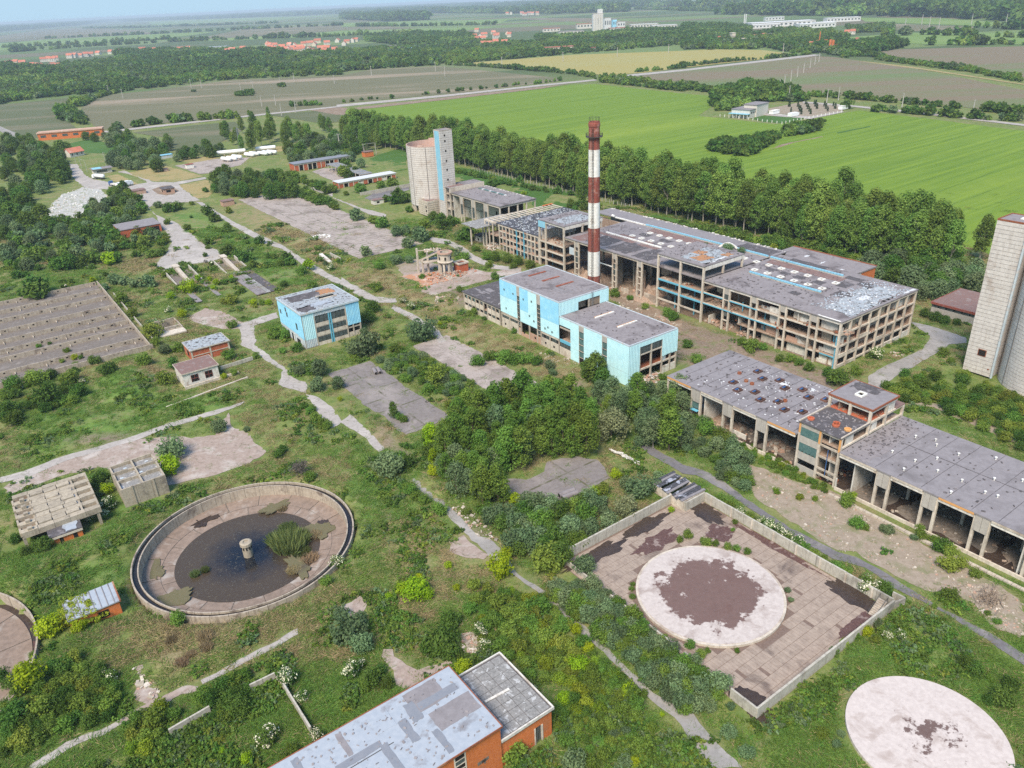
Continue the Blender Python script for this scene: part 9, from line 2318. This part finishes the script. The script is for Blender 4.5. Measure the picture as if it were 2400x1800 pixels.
# broken stone lying on the open ground
def ground_stones(name, outline_t, outline, n, mats, smin, smax, seed):
 P = poly(outline_t + ' ' + outline); r = random.Random(seed); m = MB(); k = 0
 xs, ys = [p[0] for p in P], [p[1] for p in P]
 while k < n:
  x, y = r.uniform(min(xs), max(xs)), r.uniform(min(ys), max(ys))
  if not inside(P, np.array([x]), np.array([y]))[0]: k += .2; continue
  if float(vnoise(x, y, 4, seed)) < r.random() * .9: k += .3; continue
  s = r.uniform(smin, smax) * r.choice((.5, .6, 1)); a = r.uniform(0, 3.14); dx, dy = math.cos(a) * s / 2, math.sin(a) * s / 2
  m.bar((x - dx, y - dy, .08 + r.uniform(-.03, .08)), (x + dx, y + dy, .08 + r.uniform(-.03, .1)), s * r.uniform(.4, .9), s * r.uniform(.3, .6), r.randrange(len(mats))); k += 1
 o = m.build(name, mats); o['kind'] = 'stuff'
SM = [M['concrete'], M['tan_concrete'], M['pale_concrete'], M['pink_brick'], M['tan_concrete']]
ground_stones('rubble', 'E', '230,480 480,540 740,650 960,710 1300,910 1750,1170 2212,1400 2212,1500 1300,1200 1000,1080 700,900 480,740 430,620', 1100, SM, .12, .6, 1)
ground_stones('rubble', 'F', '1840,60 1960,60 2212,300 2212,400 2050,320 1880,200', 260, SM, .15, .6, 2)
ground_stones('rubble', 'L', '640,690 720,700 980,960 1010,1020 900,1000 720,820', 220, SM, .2, .9, 3)
ground_stones('rubble', 'U', '480,500 850,430 900,560 620,620 300,640', 420, SM, .15, .6, 4)
ground_stones('rubble', 'D', '1280,760 1500,800 1640,880 1560,940 1300,800', 200, SM, .2, .8, 5)
ground_stones('rubble', 'D', '600,380 760,400 760,480 600,460', 90, SM, .3, 1.3, 6)
ground_stones('rubble', 'D', '1740,360 2000,480 2212,600 2100,600 1760,440', 350, SM, .2, 1.0, 7)
ground_stones('rubble', 'J', '780,370 860,365 930,440 870,510 790,500', 120, SM, .2, .8, 8)
ground_stones('rubble', 'I', '860,600 1020,700 1030,800 880,800', 60, SM, .3, 1.2, 9)
ground_stones('rubble', 'K', '2030,700 2140,690 2140,710 2030,722', 90, [M['white_paint']], .4, 1.2, 10)
ground_stones('rubble', 'K', '300,535 400,430 560,370 700,440 600,530 480,590 330,595', 500, [M['white_paint'], M['pale_concrete']], .3, 1.5, 11)
ground_stones('rubble', 'C', '1330,720 1420,740 1440,790 1360,800', 120, SM, .15, .7, 12)

# far woods and hedgerows
FW = [leaf_cloud('wood', LM_[mk], *clumps(np.random.default_rng(50 + i), 14, .8), 14, .42, 60 + i) for i, mk in enumerate(('d', 'm', 'p', 'g', 'd', 'o'))]
def wood(name, specs, size, gap, lab, picks=(0, 1, 2, 3, 4), seed=0, hedge=False, tall=1.0):
 r = np.random.default_rng(seed); X, Yy, S_, Pk = [], [], [], []
 for sp in specs:
  P = poly(sp)
  if hedge:
   for a, b in zip(P[:-1], P[1:]):
    L = math.hypot(b[0] - a[0], b[1] - a[1]); n = max(2, int(L / gap))
    t = r.random(n) if n > 4 else np.linspace(0, 1, n)
    kk = r.random(n) < .93
    X.append((a[0] + (b[0] - a[0]) * t + r.normal(size=n) * size * .5)[kk]); Yy.append((a[1] + (b[1] - a[1]) * t + r.normal(size=n) * size * .5)[kk])
  else:
   xs, ys = np.array([p[0] for p in P]), np.array([p[1] for p in P])
   area = abs(np.sum(xs * np.roll(ys, -1) - np.roll(xs, -1) * ys)) / 2
   n = int(min(14000, area / gap ** 2))
   bx = (xs.max() - xs.min()) * (ys.max() - ys.min())
   m = int(n * bx / max(area, 1)) + 10
   x, y = xs.min() + r.random(m) * (xs.max() - xs.min()), ys.min() + r.random(m) * (ys.max() - ys.min())
   k = inside(P, x, y); X.append(x[k]); Yy.append(y[k])
 X, Yy = np.concatenate(X), np.concatenate(Yy); n = len(X)
 S_ = size * (.6 + .7 * r.random(n)) * (.7 + .6 * vnoise(X, Yy, size * 9, seed + 5))
 pk = np.array(picks)[(r.random(n) * len(picks)).astype(int)]
 pn = vnoise(X, Yy, size * 14, seed + 9); pk = np.where(pn > .62, picks[0], np.where(pn < .34, picks[1 % len(picks)], pk))
 return scatter(name, FW, np.stack([X, Yy, np.zeros(n)], 1), S_, pk, lab)
wood('far_woods', ['T1 -300,470 0,450 180,455 400,430 600,400 760,385 1000,350 1400,352 1700,372 2000,345 2212,330 | T2 0,330 850,275 1300,280 1500,265 1760,200 2212,190 | T3 0,172 440,180 440,230 200,245 0,260 | T2 2212,290 1500,350 850,405 690,420 200,448 0,470 | T1 2212,485 1500,515 960,575 700,595 100,655 -300,700'], 5.2, 5.8, 'mixed wood in front of the villages', seed=1)
wood('far_woods', ['T1 750,345 1100,330 1700,330 1900,360 1700,395 1400,400 900,420 760,400', 'T1 0,430 260,450 420,470 400,540 0,560', 'T2 150,240 500,225 860,235 860,280 500,300 160,270', 'T3 0,175 440,185 440,240 0,260', 'T2 1250,250 2212,200 2212,260 1300,280'], 7.0, 7.5, 'dark tall forest among the villages', picks=(0, 2, 4), seed=2)
wood('far_woods', ['T1 -200,180 300,150 700,120 760,130 500,165 0,205', 'T1 740,110 1500,90 2212,62 2212,90 1500,118 800,140', 'T2 0,60 600,68 1500,62 1900,75 1400,90 500,85 0,95', 'T3 500,75 1100,60 2212,95 2300,155 1600,110 900,105 200,95', 'T2 0,98 420,95 560,130 300,140 0,125', 'T1 -100,70 500,40 1200,22 2212,0 2212,30 1200,60 -100,120', 'T2 0,15 800,25 1600,20 2212,30 2212,45 800,50 0,40', 'T3 0,40 800,45 1500,30 2212,55 2212,70 1400,50 0,60'], 22, 34, 'hazy forests toward the horizon', picks=(0, 2, 4), seed=3)
wood('far_woods', ['T3 0,262 440,240 520,260 560,300 480,318 0,325', 'T3 420,230 700,200 1060,235 1060,300 900,345 720,345 560,315', 'T3 1060,175 1370,175 1370,205 1100,215', 'T3 1060,300 1400,260 1480,300 1240,345 1060,380 920,345'], 6, 9, 'trees of the hamlet', seed=4)
wood('hedgerows', ['T2 700,422 850,428 1200,455 1500,480 1650,505', 'T2 1640,515 1800,505 2212,580 | T3 0,560 400,600 700,615 1200,650 1800,705 2212,745', 'T2 1660,530 2212,592 | T3 0,575 350,620 800,650', 'T3 930,355 1250,370 1480,410 1800,450 2212,520', 'T3 1250,385 1500,420 1900,470 2212,535', 'T2 1900,470 2212,440 | T3 0,435 250,405 500,385 850,350', 'T1 500,690 560,650 740,605 850,585', 'T1 380,700 400,730 470,780 560,810', 'T1 430,710 500,750 560,790', 'T1 780,835 900,820 1040,800 1520,765', 'T1 1880,690 2100,680', 'T3 1260,722 1500,738 1800,765 2212,790', 'T3 200,660 260,690 220,720'], 3.6, 2.6, 'field hedges', seed=5, hedge=True)
wood('hedgerows', ['T1 0,675 60,640 120,650', 'T1 450,680 520,690 600,650', 'T1 380,720 480,790 580,800', 'T3 210,640 330,650 460,600 560,600 540,640 300,690', 'T3 190,700 300,650 400,640', 'T3 500,640 780,660'], 5.5, 4.0, 'thick hedges and copses', seed=6, hedge=True)
wood('copse', ['V 60,540 110,530 250,480 380,455 520,450 585,460 560,480 450,560 360,592 250,585 100,560', 'V 625,420 760,375 905,350 910,365 850,410 740,430 640,445'], 3.2, 3.4, 'scrub island in the wheat field', seed=7)
wood('copse', ['V 100,150 180,125 330,75 420,85 420,150 360,220 210,260 90,230', 'V 420,90 700,120 770,150 640,180 560,190 440,180'], 6.0, 7.0, 'wood beside the nursery', picks=(0, 2, 0, 1), seed=8)
wood('copse', ['T1 1525,605 1640,595 1640,620 1530,625', 'T1 1240,595 1270,595 1260,600', 'T1 1800,562 1850,560 1840,566'], 2.6, 3.0, 'scrub in the sown field', seed=9)
wood('hedgerows', ['T1 0,345 600,300 1200,268 2212,235', 'T1 300,250 900,225 1500,195 2212,165', 'T2 100,172 500,170 1000,160', 'T2 0,232 400,222 850,215', 'T3 1180,235 1600,225 2212,245', 'T3 1550,293 2212,290', 'T1 540,185 900,180 1800,150', 'T3 1890,180 2212,190', 'T1 0,310 500,290 1100,255', 'T2 1900,60 2212,70 | T3 0,70 500,80'], 9, 9, 'far hedgerows', seed=10, hedge=True)
wood('hedgerows', ['T2 20,665 180,645 400,635', 'T2 500,618 780,590 900,580 1000,570 1150,550 1260,545 1440,520', 'T1 1230,770 1320,765 1400,765 1600,745'], 2.6, 7, 'roadside bushes', seed=11, hedge=True)

# rows of young conifers in the nursery, each its own plant
NP = poly('V 600,222 770,190 1035,217 1065,255 820,298 640,262'); r_ = random.Random(9)
ca, cb = gp('V', 600, 225), gp('V', 1035, 220)
base = math.atan2(cb[1] - ca[1], cb[0] - ca[0]); ux, uy = math.cos(base), math.sin(base); k = 0
WN = [a_ + b_ for a_ in ('', 'twenty ', 'forty ') for b_ in ('zero one two three four five six seven eight nine ten eleven twelve thirteen fourteen fifteen sixteen seventeen eighteen nineteen'.split())]
cnf = [leaf_cloud('nursery_plant', LM_['c'], [(0, 0, .5), (0, 0, 1.1), (0, 0, 1.7), (0, 0, 2.3)], [.55, .5, .38, .22], 30, .35, 70 + i) for i in range(2)]
for i in range(-30, 60):
 for j in range(-14, 20):
  x, y = ca[0] + ux * i * 7.5 - uy * j * 16, ca[1] + uy * i * 7.5 + ux * j * 16
  if inside(NP, np.array([x]), np.array([y]))[0] and r_.random() < .85 and k < 110:
   o = put('young_conifer', cnf[k % 2], None, (x, y, .1), (0, 0, r_.random() * 6), (2.0 * r_.uniform(.7, 1.2),) * 3); tag(o, 'young dark conifer, plant %s from the far end of nursery row %s' % (WN[(i + 30) % 60], WN[j + 14]), 'conifer', 'conifers in the nursery rows'); k += 1
o = put('young_conifer', ARCH['d_far'][0][0], None, (*gp('V', 1092, 240), 0), (0, 0, 0), (6, 6, 6)); o.name = 'bush'; tag(o, 'round dark red-brown bush at the far corner of the nursery', 'bush')
